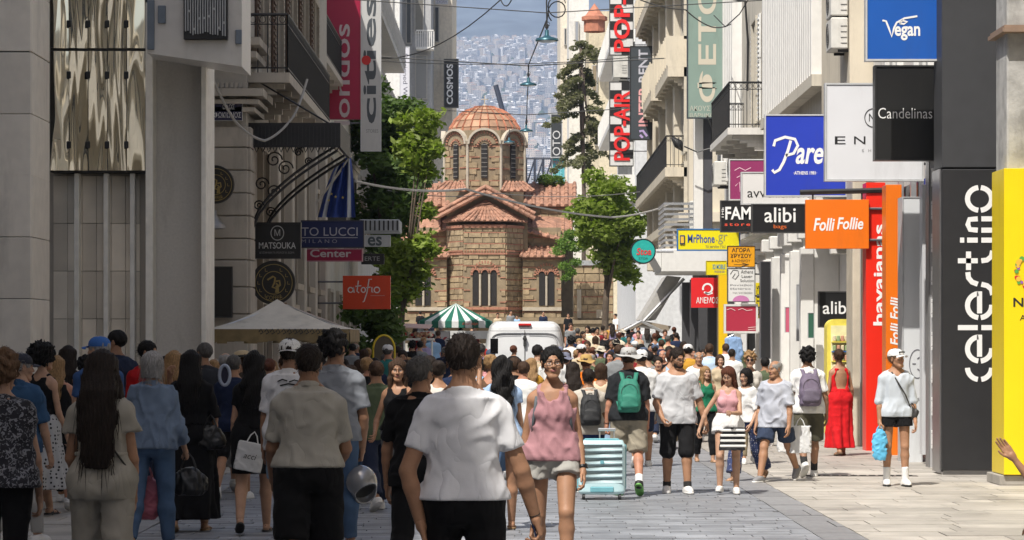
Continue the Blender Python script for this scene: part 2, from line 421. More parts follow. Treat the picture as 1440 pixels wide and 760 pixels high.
def foot_arr(h=.008):
 f = Fld(); f.cap((0, .035, -.055), (0, -.13, -.068), .030, .022, .03); f.cap((-.022, -.09, -.070), (.022, -.10, -.070), .018, .018, .02)
 f.cap((0, 0, .04), (0, 0, -.03), .036, .036, .03)
 for i in range(5): f.cap((-.034 + .017 * i, -.12 - .012 * (2 - abs(i - 1)), -.075), (-.038 + .018 * i, -.165 + .010 * abs(i - 1), -.077), .0095, .0085, .004)
 return f.mesh(h)
def shoe_me(kind, mu, ms):
 """ankle at the origin, toes to -y, ground at z = -.085"""
 def fn():
  up = Fld(); so = Fld()
  if kind == 'sandal':
   so.loft(Matrix.Translation((0, -.045, -.085)), (-.012, .014), (.048, .046), (.135, .133), n=2.4)
   up.cap((-.046, -.10, -.072), (0, -.115, -.045), .009, .009, .01); up.cap((.046, -.10, -.072), (0, -.115, -.045), .009, .009, .01)
   up.cap((-.036, -.02, -.07), (0, -.05, -.022), .009, .009, .01); up.cap((.036, -.02, -.07), (0, -.05, -.022), .009, .009, .01)
   up.cap((-.036, .0, -.07), (0, .045, -.03), .008, .008, .01); up.cap((.036, .0, -.07), (0, .045, -.03), .008, .008, .01)
  else:
   so.loft(Matrix.Translation((0, -.045, -.085)), (0, .012, .030), (.050, .052, .048), (.146, .148, .143), n=2.5)
   up.loft(Matrix.Translation((0, -.045, -.085)), (.022, .045, .07), (.047, .045, .036), (.140, .134, .10), ys=(0, .004, .03), n=2.4)
   up.cap((0, .03, -.05), (0, .012, -.012), .048, .044, .03); up.cap((0, -.03, -.03), (0, -.12, -.052), .036, .030, .03)
   up.plane((0, 0, .008), (0, .25, 1))
  V, Q = up.mesh(.0075); a = new_mesh('shoe_upper', V, Q, None, smooth=True)
  V, Q = so.mesh(.009); b = new_mesh('shoe_sole', V, Q, None, smooth=True); return a, b
 a, b = cached(('shoe', kind), fn)
 def tinted():
  x = a.copy(); x.materials.append(mu); y = b.copy(); y.materials.append(ms); return x, y
 return cached(('shoe', kind, mu.name, ms.name), tinted)
def hair_me(kind, tone, h, seed=0):
 def fn():
  f = Fld(); rs = np.random.RandomState(seed + 5)
  t = {'buzz': .005, 'short': .013, 'crop': .010, 'ring': .010, 'curly': .030, 'afro': .045}.get(kind, .013)
  f.ell((0, .018 + t * .3, .033 + t * .35), (.074 + t, .094 + t, .083 + t), .02)
  if kind in ('long', 'longwavy'):
   for s in (-1, 1):
    f.cap((s * .060, .02, .05), (s * .078, .035, -.10), .034, .034, .03); f.cap((s * .07, .055, -.08), (s * .080, .12, -.20), .034, .030, .03)
   f.loft(Matrix.Identity(4), (-.42, -.36, -.2, -.05, .08), (.060, .085, .105, .10, .085), (.020, .030, .038, .045, .05), ys=(.155, .155, .145, .10, .05))
  if kind == 'verylong':
   f.loft(Matrix.Identity(4), (-.60, -.52, -.3, -.12, .02, .10), (.075, .10, .125, .118, .100, .08), (.020, .030, .040, .050, .055, .05), ys=(.18, .18, .175, .145, .075, .04))
   for s in (-1, 1): f.cap((s * .06, .01, .04), (s * .10, .04, -.16), .035, .045, .03)
  if kind == 'front_long':
   for s in (-1, 1):
    f.cap((s * .062, .005, .05), (s * .080, .0, -.09), .028, .030, .02); f.cap((s * .080, -.01, -.09), (s * .085, -.03, -.26), .028, .016, .02)
   f.loft(Matrix.Identity(4), (-.26, -.1, .08), (.09, .105, .085), (.025, .04, .05), ys=(.095, .075, .04))
  if kind == 'bob':
   f.loft(Matrix.Identity(4), (-.11, -.05, .08), (.098, .105, .085), (.06, .08, .06), ys=(.03, .025, .03))
  if kind in ('bun', 'updo'):
   f.ell((0, .105, .075) if kind == 'updo' else (0, .118, .035), (.045, .038, .042), .015)
  if kind == 'ponytail':
   f.ell((0, .115, .045), (.03, .03, .03), .015); f.cap((0, .125, .04), (.01, .15, -.08), .03, .032, .02); f.cap((.01, .15, -.08), (.0, .135, -.22), .03, .012, .02)
  # hairline: the face and, for cropped hair, the nape and ears stay free
  ft = t * .9
  f.ell((0, -.098, -.030), (.074 - ft * .3, .075, .088), .012, 's')
  f.ell((0, -.10, .035), (.052, .045, .034), .012, 's')
  if kind in ('buzz', 'short', 'crop', 'ring', 'curly', 'bun', 'updo', 'ponytail'):
   for s in (-1, 1): f.ell((s * .088, -.004, -.012), (.026, .030, .042), .008, 's')
   f.plane((0, .09, -.062), (0, .55, -1)); f.plane((0, -.02, -.03), (0, -.55, -1))
  if kind == 'ring': f.ell((0, 0, .115), (.072, .088, .075), .01, 's')
  rough = {'curly': .012, 'afro': .014, 'short': .004, 'crop': .003, 'buzz': .001, 'longwavy': .007}.get(kind, .0025)
  a = rs.uniform(0, 6, 6)
  if kind in ('long', 'verylong', 'front_long', 'longwavy', 'bob', 'ponytail'):
   wv = .012 if kind == 'longwavy' else .004
   fine = lambda X, Y, Z: (.0020 * np.sin(250 * (X + wv * np.sin(38 * Z + a[0])) + 60 * Y + a[1]) + .0017 * np.sin(410 * (X + wv * np.sin(30 * Z + a[3])) - 90 * Y + 3 * Z + a[2]) + rough * np.sin(34 * Z + 40 * X + a[4]))
  elif kind in ('curly', 'afro'):
   fine = lambda X, Y, Z: rough * (np.sin(95 * X + a[0] + 2 * np.sin(50 * Y)) * np.sin(105 * Y + a[1]) + np.sin(90 * Z + a[2] + 2 * np.sin(60 * X)) * .8)
  else:
   fine = lambda X, Y, Z: rough * np.sin(85 * X + a[0]) * np.sin(80 * Y + 60 * Z + a[1]) + .0016 * np.sin(240 * X + 90 * Z + a[2]) + .0012 * np.sin(260 * Y - 60 * Z)
  V, Q = f.mesh(h, fine=fine)
  if h < .006:          # loose strands that break the outline
   SV, SQ = [], []; off = len(V); lng = kind in ('long', 'verylong', 'front_long', 'longwavy', 'bob', 'ponytail'); N = 420
   pick = rs.choice(len(V), N)
   for i in pick:
    P = V[i].astype(float); c = np.array((0, .018, .035)); nr_ = P - c; nr_[2] *= .3 if lng else 1; nr_ /= np.linalg.norm(nr_) + 1e-6
    L_ = rs.uniform(.05, .16) if lng else rs.uniform(.012, .028); dn = np.array((0, 0, -1.0)) if lng else np.array((0, .5, -.8)); dr = dn * (1 if lng else .75) + nr_ * (.12 if lng else .75) + rs.normal(0, .10 if lng else .3, 3)
    if P[1] < -.05 and P[2] > -.02 and not lng: continue
    a_, b_, c_ = P + nr_ * .001, P + dr * L_ * .55 + nr_ * .006, P + dr * L_; t = np.cross(dr, nr_); t = t / (np.linalg.norm(t) + 1e-6) * (.0016 if lng else .0013)
    SV += [a_ - t, a_ + t, b_ + t, b_ - t, c_ + t * .3, c_ - t * .3]; SQ += [(off, off + 1, off + 2, off + 3), (off + 3, off + 2, off + 4, off + 5)]; off += 6
   V = np.concatenate([V, np.array(SV, np.float32)]); Q = np.concatenate([Q, np.array(SQ)])
  return new_mesh('hair', V, Q, None, smooth=True)
 me = cached(('hair', kind, h, seed), fn)
 def tn(): x = me.copy(); x.materials.append(hairm(tone)); return x
 return cached(('hair', kind, h, seed, tone), tn)
def dirv(f, o, s):
 f, o = R_(f), R_(o); return np.array((s * math.sin(o), -math.sin(f) * math.cos(o), -math.cos(f) * math.cos(o)))
LOFT = {'m': ((-.09, 0, .08, .18, .30, .40, .47, .515), (.10, .163, .157, .147, .162, .168, .130, .072), (.085, .115, .105, .102, .115, .115, .092, .06)),
  'f': ((-.09, 0, .07, .18, .30, .40, .47, .51), (.10, .170, .156, .120, .132, .138, .112, .060), (.085, .118, .108, .088, .100, .098, .076, .05))}
def person(name, label, px, d=None, feet=None, top=486, H=None, yaw=180, sex='m', tone='olive', bulk=1.0, belly=0.0, lean=2, hips=0,
  L=(0, 0), Rl=(0, 0), AL=(4, 8, 10, 4), AR=(4, 8, 10, 4), head=(0, 0), hair=('short', 'dark'), top_g=None, bot_g=None, shoes=('sneaker', 'white', 'white'),
  hands=('relaxed', 'relaxed'), res=.014, gres=None, group=None, z=None, seed=None, socks=None, over=None, turn=0, loc=None, out=(4, 4), feetless=False):
 """one walker. px: photo column; d: distance; top: photo row of the crown of the head. Returns root and frames."""
 if d is None: d = F_PX * CAM_H / (feet - YH)
 X = (px - 720) * d / F_PX
 if z is None: z = gz(d)
 if H is None: H = CAM_H + (YH - top) * d / F_PX - z
 if loc is not None: X, d = loc
 seed = seed if seed is not None else int(abs(px) * 7 + d * 13) % 9973
 s = H / 1.737; fem = sex == 'f'; gres = gres or res; rs = np.random.RandomState(seed)
 root = empty(name, label, 'person', (X, d, z), R_(yaw - 0.0) , group)
 # --- joints
 ht = .935 * s; J = {}
 for side, (th, kn) in ((1, L), (-1, Rl)):
  hip = np.array((side * .088 * s, 0, 0.0)); o = out[0 if side > 0 else 1]
  kp = hip + dirv(th, o * .6, side) * .435 * s; ap = kp + dirv(th - kn, 0.5, side) * .415 * s
  J['hip', side], J['knee', side], J['ank', side] = hip, kp, ap
 low = min(J['ank', 1][2], J['ank', -1][2]); pz = .085 * s - low
 for k in J: J[k] = J[k] + np.array((0, 0, pz))
 T = Matrix.Translation((0, 0, pz)) @ Euler((R_(lean), 0, R_(turn))).to_matrix().to_4x4() @ Matrix.Scale(s, 4)
 def tp(x, y, zz): return np.array(T @ Vector((x, y, zz)))
 Tb = T @ Matrix.Diagonal((bulk, bulk, 1, 1))
 shx = (.168 if not fem else .142) * (.6 + .4 * bulk)
 for side, (uf, uo, ff, fo) in ((1, AL), (-1, AR)):
  sh = tp(side * shx, 0.005, .408); e = sh + dirv(uf, uo, side) * (.285 * s); w = e + dirv(ff, fo, side) * (.250 * s)
  J['sh', side], J['el', side], J['wr', side] = sh, e, w
 hc = tp(0, -.018, .662); HM = Matrix.Translation(Vector(hc)) @ Euler((R_(head[1]), 0, R_(head[0]))).to_matrix().to_4x4() @ Matrix.Scale(s * (1.0 if not fem else .97), 4)
 b2 = bulk ** .6; ar = (.036, .031, .021) if fem else (.047, .040, .027)
 ar = [a * b2 * s for a in ar]; lr = (.082, .056, .050, .057, .036) if fem else (.082, .058, .052, .060, .038); lr = [a * b2 * s for a in lr]
 zs, ws, ds = LOFT[sex]
 def torso(f, ease=0.0, z0=None, z1=None, fw=None, elow=None, k=.03):
  """body sections, widened by the cut of a garment"""
  zz = np.array(zs); ee = ease if elow is None else np.interp(zz, (.06, .24), (elow, ease)); w_, d_ = np.array(ws) + ee, np.array(ds) + ee
  if z0 is not None:
   g = np.unique(np.concatenate([[z0, z1], zz[(zz > z0) & (zz < z1)]])); w_ = np.interp(g, zz, w_); d_ = np.interp(g, zz, d_); zz = g
  if fw is not None:
   u = np.interp(zz, [fw[0][0], fw[1][0]], [fw[0][1], fw[1][1]]); w_ = np.maximum(w_, u); d_ = np.maximum(d_, u * .72)
  f.loft(Tb, zz, w_, d_, k=k)
  if belly: f.ell(tp(0, -.05 * bulk, .12), (.12 * bulk * s + ease, (.06 + belly) * s + ease, .12 * s + ease), .05)
  if fem:
   for sd in (-1, 1): f.ell(tp(sd * .068, -.078 * bulk, .315), ((.054 + ease * .7) * s, (.046 + ease * .7) * s, (.052 + ease * .7) * s), .025)
 def arm(f, side, r, e1=1.0, e2=1.0, k=.02):
  sh, e, w = J['sh', side], J['el', side], J['wr', side]
  f.cap(sh, e, r[0], r[1], k); m = e + (w - e) * .3
  f.cap(e, m, r[1], r[1] * 1.0, .012); f.cap(m, w, r[1] * 1.0, r[2], .012)
 def leg(f, sd, e=0.0, k=.03):
  hp, kp, ap = J['hip', sd], J['knee', sd], J['ank', sd]
  f.cap(hp + np.array((sd * .012, 0, 0)), kp, lr[0] + e, lr[1] + e, k)
  c1 = kp + (ap - kp) * .28 + np.array((0, .012 * s, 0)); f.cap(kp, c1, lr[2] + e, lr[3] + e, .015); f.cap(c1, ap, lr[3] * .96 + e, lr[4] + e, .015)
  f.ell(kp + np.array((0, -.016 * s, 0)), [.040 * s + e] * 3, .02)
  f.ell(tp(sd * .070, .060, -.02), (.082 * s * b2 + e, .068 * s * b2 + e, .085 * s + e), .04)
 # --- body
 f = Fld(); torso(f)
 for sd in (-1, 1):
  f.ell(tp(sd * (shx - .006), 0, .405), [x * s * b2 for x in ((.056, .054, .058) if not fem else (.044, .044, .048))], .04)
  f.cap(tp(sd * .03, .012, .535), tp(sd * (shx - .02), .004, .432), (.036 if not fem else .024) * s, (.034 if not fem else .026) * s, .035)
  arm(f, sd, ar)
  leg(f, sd)
 f.cap(tp(0, .008, .46), hc + np.array((0, .015 * s, -.01)), (.056 if not fem else .042) * s * b2, (.053 if not fem else .040) * s * b2, .03)
 V, Q = f.mesh(res * s); AV = [V]; AQ = [Q]; AM = [np.zeros(len(Q), int)]; n0 = len(V)
 hh = .0042 if res <= .0145 else .008 if res < .02 else .012
 HV, HQ, Hm = cached(('head', sex, hh), lambda: head_arr(sex, hh))
 AV.append(xform(HV, HM)); AQ.append(HQ + n0); AM.append(Hm); n0 += len(HV); fr = {}
 hres = .0036 if res <= .0125 else .006 if res < .02 else .010
 for sd, hp_ in ((1, hands[0]), (-1, hands[1])):
  a = (J['wr', sd] - J['el', sd]); a = a / np.linalg.norm(a); zl = Vector(-a); ref = Vector((0, 1, 0))
  if abs(zl.dot(ref)) > .8: ref = Vector((0, 0, 1)) if zl.dot(Vector((0, 1, 0))) > 0 else Vector((0, 0, 1))
  yl = (ref - zl * ref.dot(zl)).normalized(); xl = yl.cross(zl).normalized()
  hs = s * (1.0 if not fem else .90)
  M = frame(Vector(J['wr', sd]), xl * hs, yl * hs, zl * hs)
  if sd < 0: M = M @ Matrix.Diagonal((-1, 1, 1, 1))
  KV, KQ = cached(('hand', hp_, hres), lambda: hand_arr(hp_, hres)); fr['hand', sd] = M
  AV.append(xform(KV, M)); AQ.append((KQ if sd > 0 else KQ[:, ::-1]) + n0); AM.append(np.zeros(len(KQ), int)); n0 += len(KV)
 FM = {}
 for sd, (th, kn) in ((1, L), (-1, Rl)):
  ap = J['ank', sd]; dz = ap[2] - .085 * s
  pit = 0.0
  if dz > .012: pit = math.asin(min(.9, dz / (.16 * s))) if ap[1] > -.02 else -math.asin(min(.35, dz / (.2 * s)))
  FM[sd] = Matrix.Translation(Vector(ap)) @ Euler((pit, 0, R_(sd * 7))).to_matrix().to_4x4() @ Matrix.Scale(s * (.92 if fem else 1.0), 4)
  if shoes and shoes[0] in ('sandal', 'bare'):
   FV, FQ = cached(('foot', res > .02), lambda: foot_arr(.008 if res < .02 else .012)); AV.append(xform(FV, FM[sd])); AQ.append(FQ + n0); AM.append(np.zeros(len(FQ), int)); n0 += len(FV)
 sk = skin(tone)
 me = new_mesh('body', np.concatenate(AV), np.concatenate(AQ),
    [sk, mat('lips', (.36, .13, .11), .45, sss=.05), mat('eye_white', (.55, .5, .47), .2, var=0), mat('brow_dark', (.035, .022, .016), .5)], np.concatenate(AM), True)
 add('body', me, root)
 if shoes and shoes[0] != 'bare' and not feetless:
  mu = mat('shoe_' + shoes[1], {'white': (.72, .71, .69), 'black': (.02, .02, .02), 'grey': (.22, .22, .23), 'brown': (.13, .07, .04), 'tan': (.33, .2, .11), 'green': (.1, .22, .12)}[shoes[1]], .6, bump=.2)
  ms = mat('sole_' + shoes[2], {'white': (.75, .74, .72), 'black': (.02, .02, .02), 'brown': (.12, .07, .04), 'tan': (.3, .19, .1), 'green': (.15, .4, .1), 'grey': (.3, .3, .3)}[shoes[2]], .6)
  a, b_ = shoe_me(shoes[0], mu, ms)
  for sd in (1, -1):
   so = add('shoe', a, root, mw=FM[sd]); add('sole', b_, so)
  if socks:
   for sd in (1, -1):
    g = Fld(); ap = J['ank', sd]; up = J['knee', sd] - ap; up = up / np.linalg.norm(up)
    g.cap(ap + up * -.03, ap + up * socks[1] * s, lr[4] + .007, lr[4] + .010, cut=True); V, Q = g.mesh(.009)
    add('sock', new_mesh('sock', V, Q, cloth(socks[0], 'sock' + socks[2]), smooth=True), root)
 # --- clothes
 def gmesh(nm, f, m, wr, hr=None, sd=0, wf=1.0):
  V, Q = f.mesh(hr or gres * s, wr=wr, seed=seed + sd, wf=wf); return add(nm, new_mesh(nm, V, Q, m, smooth=True), root)
 g = bot_g
 if g:
  kind = g['kind']; e = g.get('ease', .012); f = Fld(); ln = g.get('len', .6)
  if kind in ('shorts', 'trousers'):
   torso(f, e, -.09, g.get('waist', .10)); wd = g.get('wide', 1.0)
   for sd in (-1, 1):
    hp, kp, ap = J['hip', sd] + np.array((sd * .012, 0, 0)), J['knee', sd], J['ank', sd]
    f.ell(tp(sd * .070, .060, -.02), (.082 * s * b2 + e, .068 * s * b2 + e, .085 * s + e), .04)
    if ln <= 1:
     en = hp + (kp - hp) * ln; r1 = lr[0] + (lr[1] - lr[0]) * ln; f.cap(hp, en, lr[0] + e, (r1 + e) * wd, .03, cut=True)
     if ln > .8: f.ell(kp + (hp - kp) * .12 + np.array((0, -.012 * s, 0)), [.052 * s + e] * 3, .02)
    else:
     en = kp + (ap - kp) * (ln - 1); f.cap(hp, kp, lr[0] + e, (lr[1] + e) * (.5 + .5 * wd), .03)
     f.ell(kp + np.array((0, -.016 * s, 0)), [.044 * s + e] * 3, .02)
     c1 = kp + (en - kp) * .30 + np.array((0, .012 * s, 0)); w1 = .5 + .5 * wd
     f.cap(kp, c1, (lr[2] + e) * w1, (lr[3] + e) * w1, .02); f.cap(c1, en, (lr[3] + e) * w1, (lr[4] + e * 1.5) * wd, .02, cut=True)
   wz = g.get('waist', .10)
   if top_g and top_g.get('hem', -.1) < wz: wz = top_g.get('hem', -.1) + .035
   q = tp(0, 0, wz); f.plane(q, tp(0, 0, wz + 1) - q)
   gmesh(g.get('name', kind), f, g['mat'], g.get('wr', .006), sd=3)
  else:
   z0 = -ln * s; Mv = Matrix.Translation((0, 0, pz)); w0 = ws[1] * bulk * s + .016; wd = g.get('wide', .20) * s; top_z = g.get('waist', .15) * s
   hipx = .5 * (J['knee', 1] + J['knee', -1]); yy = float(np.clip(hipx[1], -.1, .1))
   f.loft(Mv, (z0, z0 * .6, 0, top_z), (wd, w0 + (wd - w0) * .55, w0, ws[3] * bulk * s + .014), (wd * .85, (w0 + (wd - w0) * .5) * .8, w0 * .76, ds[3] * bulk * s + .014),
    ys=(yy * .8, yy * .4, 0, 0), pleat=g.get('pleat', 9), pamp=g.get('pamp', .09), seed=seed)
   for sd in (1, -1): leg(f, sd, .020, .06)
   f.plane((0, 0, pz + z0), (0, 0, -1)); f.plane((0, 0, pz + top_z), (0, 0, 1))
   gmesh(g.get('name', 'skirt'), f, g['mat'], g.get('wr', .004), sd=3)
 for gi, g in enumerate([q for q in (top_g, over) if q]):
  f = Fld(); e = g.get('ease', .020); hem = g.get('hem', -.10); kind = g.get('kind', 'tee')
  ztop = .488 if kind != 'tank' else .47; eb = e
  if hem < .06 and bot_g: eb = max(e, bot_g.get('ease', .012) + .012)
  fl = g.get('flare', None); torso(f, e, hem, ztop, elow=eb, fw=((hem, fl), (.40, min(fl, .165))) if fl else None)
  if hem < .06:
   for sd in (-1, 1):
    f.ell(tp(sd * .070, .060, -.02), (.082 * s * b2 + eb + .004, .068 * s * b2 + eb + .006, .085 * s + eb), .04)
    f.cap(J['hip', sd] + np.array((sd * .012, 0, 0)), J['knee', sd], lr[0] + eb + .004, lr[1] + eb + .004, .04)
   q = tp(0, 0, hem); nn = tp(0, 0, hem - 1) - q; f.plane(q, nn)
  if kind != 'tank':
   sl = g.get('sleeve', .55); se = g.get('sease', .016)
   for sd in (-1, 1):
    f.ell(tp(sd * (shx - .006), 0, .405), [x * s * b2 + e * .8 for x in ((.056, .054, .058) if not fem else (.044, .044, .048))], .04)
    f.cap(tp(sd * .03, .012, .535), tp(sd * (shx - .02), .004, .432), (.036 if not fem else .024) * s + e * .5, (.034 if not fem else .026) * s + e * .7, .035)
    sh, el, wr_ = J['sh', sd], J['el', sd], J['wr', sd]
    if sl <= 1: f.cap(sh, sh + (el - sh) * sl, ar[0] + se * .8, ar[0] + (ar[1] - ar[0]) * sl + se * g.get('sflare', 1.15), .022, cut=True)
    else:
     f.cap(sh, el, ar[0] + se * .8, ar[1] + se, .022); f.cap(el, el + (wr_ - el) * (sl - 1), ar[1] + se, ar[1] + (ar[2] - ar[1]) * (sl - 1) + se, .015, cut=True)
   nr = g.get('neck', .078)
   nk = (.056 if not fem else .043) * b2 + .011; nk = max(nk, nr - .012); f.cap(tp(0, .008, .43), tp(0, .002, .60), nk * s, nk * s, .035)
   q = tp(0, .02, .522); f.plane(q, tp(0, -.42, 1.42) - tp(0, 0, .5)); f.ell(tp(0, -.005, .585), (nk * s - .006, nk * s - .006, .075 * s), .004, 's')
   if g.get('vneck'): f.cap(tp(0, -.06, .52), tp(0, -.14, .52 - g['vneck']), .05 * s, .012 * s, .01, 's')
   if g.get('collar'):
    cb = Fld(); cb.cap(tp(0, .008, .46), tp(0, .003, .60), (nk + .009) * s, (nk + .006) * s, .01); cb.cap(tp(0, .008, .40), tp(0, .003, .66), (nk - .004) * s, (nk - .004) * s, .003, 's'); cb.ell(tp(0, -.085, .535), (.022 * s, .05 * s, .05 * s), .004, 's')
    q = tp(0, .02, .540); cb.plane(q, tp(0, -.42, 1.42) - tp(0, 0, .5)); q = tp(0, .02, .500); cb.plane(q, tp(0, 0, .5) - tp(0, -.42, 1.42))
    V, Q = cb.mesh(.008); add('collar', new_mesh('collar', V, Q, g.get('cmat', g['mat']), smooth=True), root)
  else:
   dp = g.get('depth', .10)
   for sd in (-1, 1):
    f.cap(tp(sd * .085, .02, .49), tp(sd * .085, .07, .40), g.get('strap', .022) * s, .02 * s, .02)
    f.cap(tp(sd * .085, .0, .492), tp(sd * .08, -.075, .38), g.get('strap', .022) * s, .024 * s, .02)
    f.ell(tp(sd * (shx + .012), 0, .43), (.062 * s, .12 * s, .085 * s), .01, 's')
   f.ell(tp(0, -.11, .50), (.062 * s, .09 * s, (.02 + dp) * s), .008, 's')
   f.ell(tp(0, .10, .50), (.062 * s, .08 * s, g.get('back', .07) * s), .008, 's')
   if g.get('backless'): f.ell(tp(0, .13, .30), (.13 * s, .10 * s, .20 * s), .01, 's')
   f.ell(tp(0, 0, .56), (.07 * s, .07 * s, .075 * s), .008, 's')
  gmesh(g.get('name', {'tee': 'shirt', 'tank': 'tank_top'}.get(kind, 'shirt')), f, g['mat'], g.get('wr', .007), g.get('res'), sd=7 + gi, wf=g.get('wf', 1.0))
 # --- hair
 hr = .0055 if res <= .0145 else .009 if res < .02 else .013
 if hair: add('hair', hair_me(hair[0], hair[1], hr, seed % 2), root, mw=HM)
 fr.update(root=root, H=HM, T=T, J=J, s=s, d=d, X=X, z=z, FM=FM, yaw=R_(yaw), pz=pz)
 return fr
def wp(fr, p):
 """a point of the person's own frame, in the street"""
 return Vector((fr['X'], fr['d'], fr['z'])) + Matrix.Rotation(fr['yaw'], 3, 'Z') @ Vector(p)
def wm(fr, M=Matrix.Identity(4)):
 return Matrix.Translation((fr['X'], fr['d'], fr['z'])) @ Matrix.Rotation(fr['yaw'], 4, 'Z') @ M
# --- things worn: parts of the person
def cap_on(fr, col, back=False, tilt=0, name='cap'):
 M = fr['H'] @ Matrix.Rotation(R_(180 if back else 0), 4, 'Z'); b = B()
 prof = [(.094, .038), (.094, .060), (.088, .085), (.072, .108), (.048, .124), (.02, .131), (.001, .132)]
 b.lathe(prof, 24, fn=lambda a, r, z: (r * math.cos(a), r * 1.14 * math.sin(a) + (-.018 if back else .018), z))
 o = b.obj(name, mat('cap_' + name + str(col), col, .8, bump=.2, bscale=120), fr['root'], True, mw=M)
 v = B(); n = 12
 for zt in (0, .004):
  pass
 V = []; Fs = []
 y0 = -.072
 for j in range(n + 1):
  a = math.pi * (1 + j / n); cx, sx = math.cos(a), math.sin(a)
  for k in range(4):
   r = k / 3; V.append((cx * (.080 + .002 * k), y0 + sx * (.02 + .075 * r), .045 - .012 * r - .018 * cx * cx))
 m = len(V); V += [(x, y, z - .004) for x, y, z in V]
 for j in range(n):
  for k in range(3):
   q = (j * 4 + k, j * 4 + k + 1, (j + 1) * 4 + k + 1, (j + 1) * 4 + k); Fs.append(q); Fs.append(tuple(m + i for i in q[::-1]))
 v.add(V, Fs); v.obj('visor', mat('cap_' + name + str(col), col), o, True)
 return o
def brim_hat(fr, col, brim=.075, name='sun_hat', band=None, flat=False):
 b = B(); M = fr['H']
 prof = [(.095 + brim, .030 if not flat else .045), (.095 + brim * .55, .040 if not flat else .047), (.098, .050), (.093, .085), (.080, .125), (.05, .138), (.001, .140)]
 def fn(a, r, z): 
  k = max(0, (r - .098) / max(brim, .01)); return (r * math.cos(a), r * 1.12 * math.sin(a) + .012, z + (.022 * k * math.sin(2 * a + .6) + .010 * k * math.sin(5 * a)) * (0 if flat else 1))
 b.lathe(prof, 40, fn=fn); b.lathe([(p[0] - .003, p[1] - .004) for p in prof], 40, fn=fn)
 o = b.obj(name, mat('hat_' + name + str(col), col, .85, bump=.3, bscale=90), fr['root'], True, mw=M)
 if band:
  c = B(); c.lathe([(.099, .052), (.097, .078)], 32, fn=lambda a, r, z: (r * math.cos(a) * 1.01, r * 1.14 * math.sin(a) + .012, z)); c.obj('hat_band', mat('hat_band' + str(band), band, .8), o, True)
 return o
def glasses(fr, dark=False, name='glasses', up=0.0):
 b = B(); M = fr['H'] @ Matrix.Translation((0, -.004 if not up else -.01, up))
 for s in (-1, 1):
  pts = [(s * (.032 + .023 * math.cos(a)), -.094 - .004 * math.cos(a) * -1, .002 + .017 * math.sin(a)) for a in [2 * math.pi * i / 16 for i in range(17)]]
  b.tube(pts, .0022, 5, False); b.tube([(s * .055, -.092, .006), (s * .074, -.06, .008), (s * .080, .012, .006)], .0022, 5)
 b.tube([(-.010, -.096, .004), (0, -.099, .007), (.010, -.096, .004)], .002, 5)
 o = b.obj(name, mat('glasses_frame', (.012, .012, .012), .3), fr['root'], True, mw=M)
 if dark:
  c = B()
  for s in (-1, 1):
   V = [(s * (.032 + .022 * math.cos(a)), -.095, .002 + .016 * math.sin(a)) for a in [2 * math.pi * i / 16 * s for i in range(16)]]; c.add(V, [tuple(range(15, -1, -1))])
  c.obj('lens', mat('dark_lens', (.01, .01, .012), .08), o)
 return o
def band_on(fr, side, col=(.012, .012, .014), name='wristwatch', at=.88, w=.012):
 e, r = Vector(fr['J']['el', side]), Vector(fr['J']['wr', side]); ax = (r - e).normalized(); c = e + (r - e) * at
 b = B(); b.tube([c - ax * w, c - ax * w * .5, c + ax * w * .5, c + ax * w], [.026 * fr['s'], .029 * fr['s'], .029 * fr['s'], .026 * fr['s']], 14)
 u = ax.orthogonal().normalized()
 if name == 'wristwatch':
  o_ = Vector((side, -.3, 0)); o_ = (o_ - ax * o_.dot(ax)).normalized(); q = c + o_ * .028; fm = frame(q, ax, o_.cross(ax), o_); b.cbox(-.017, .017, -.016, .016, -.003, .008, .003, fm)
 b.obj(name, mat('band' + str(col), col, .4), fr['root'], True)
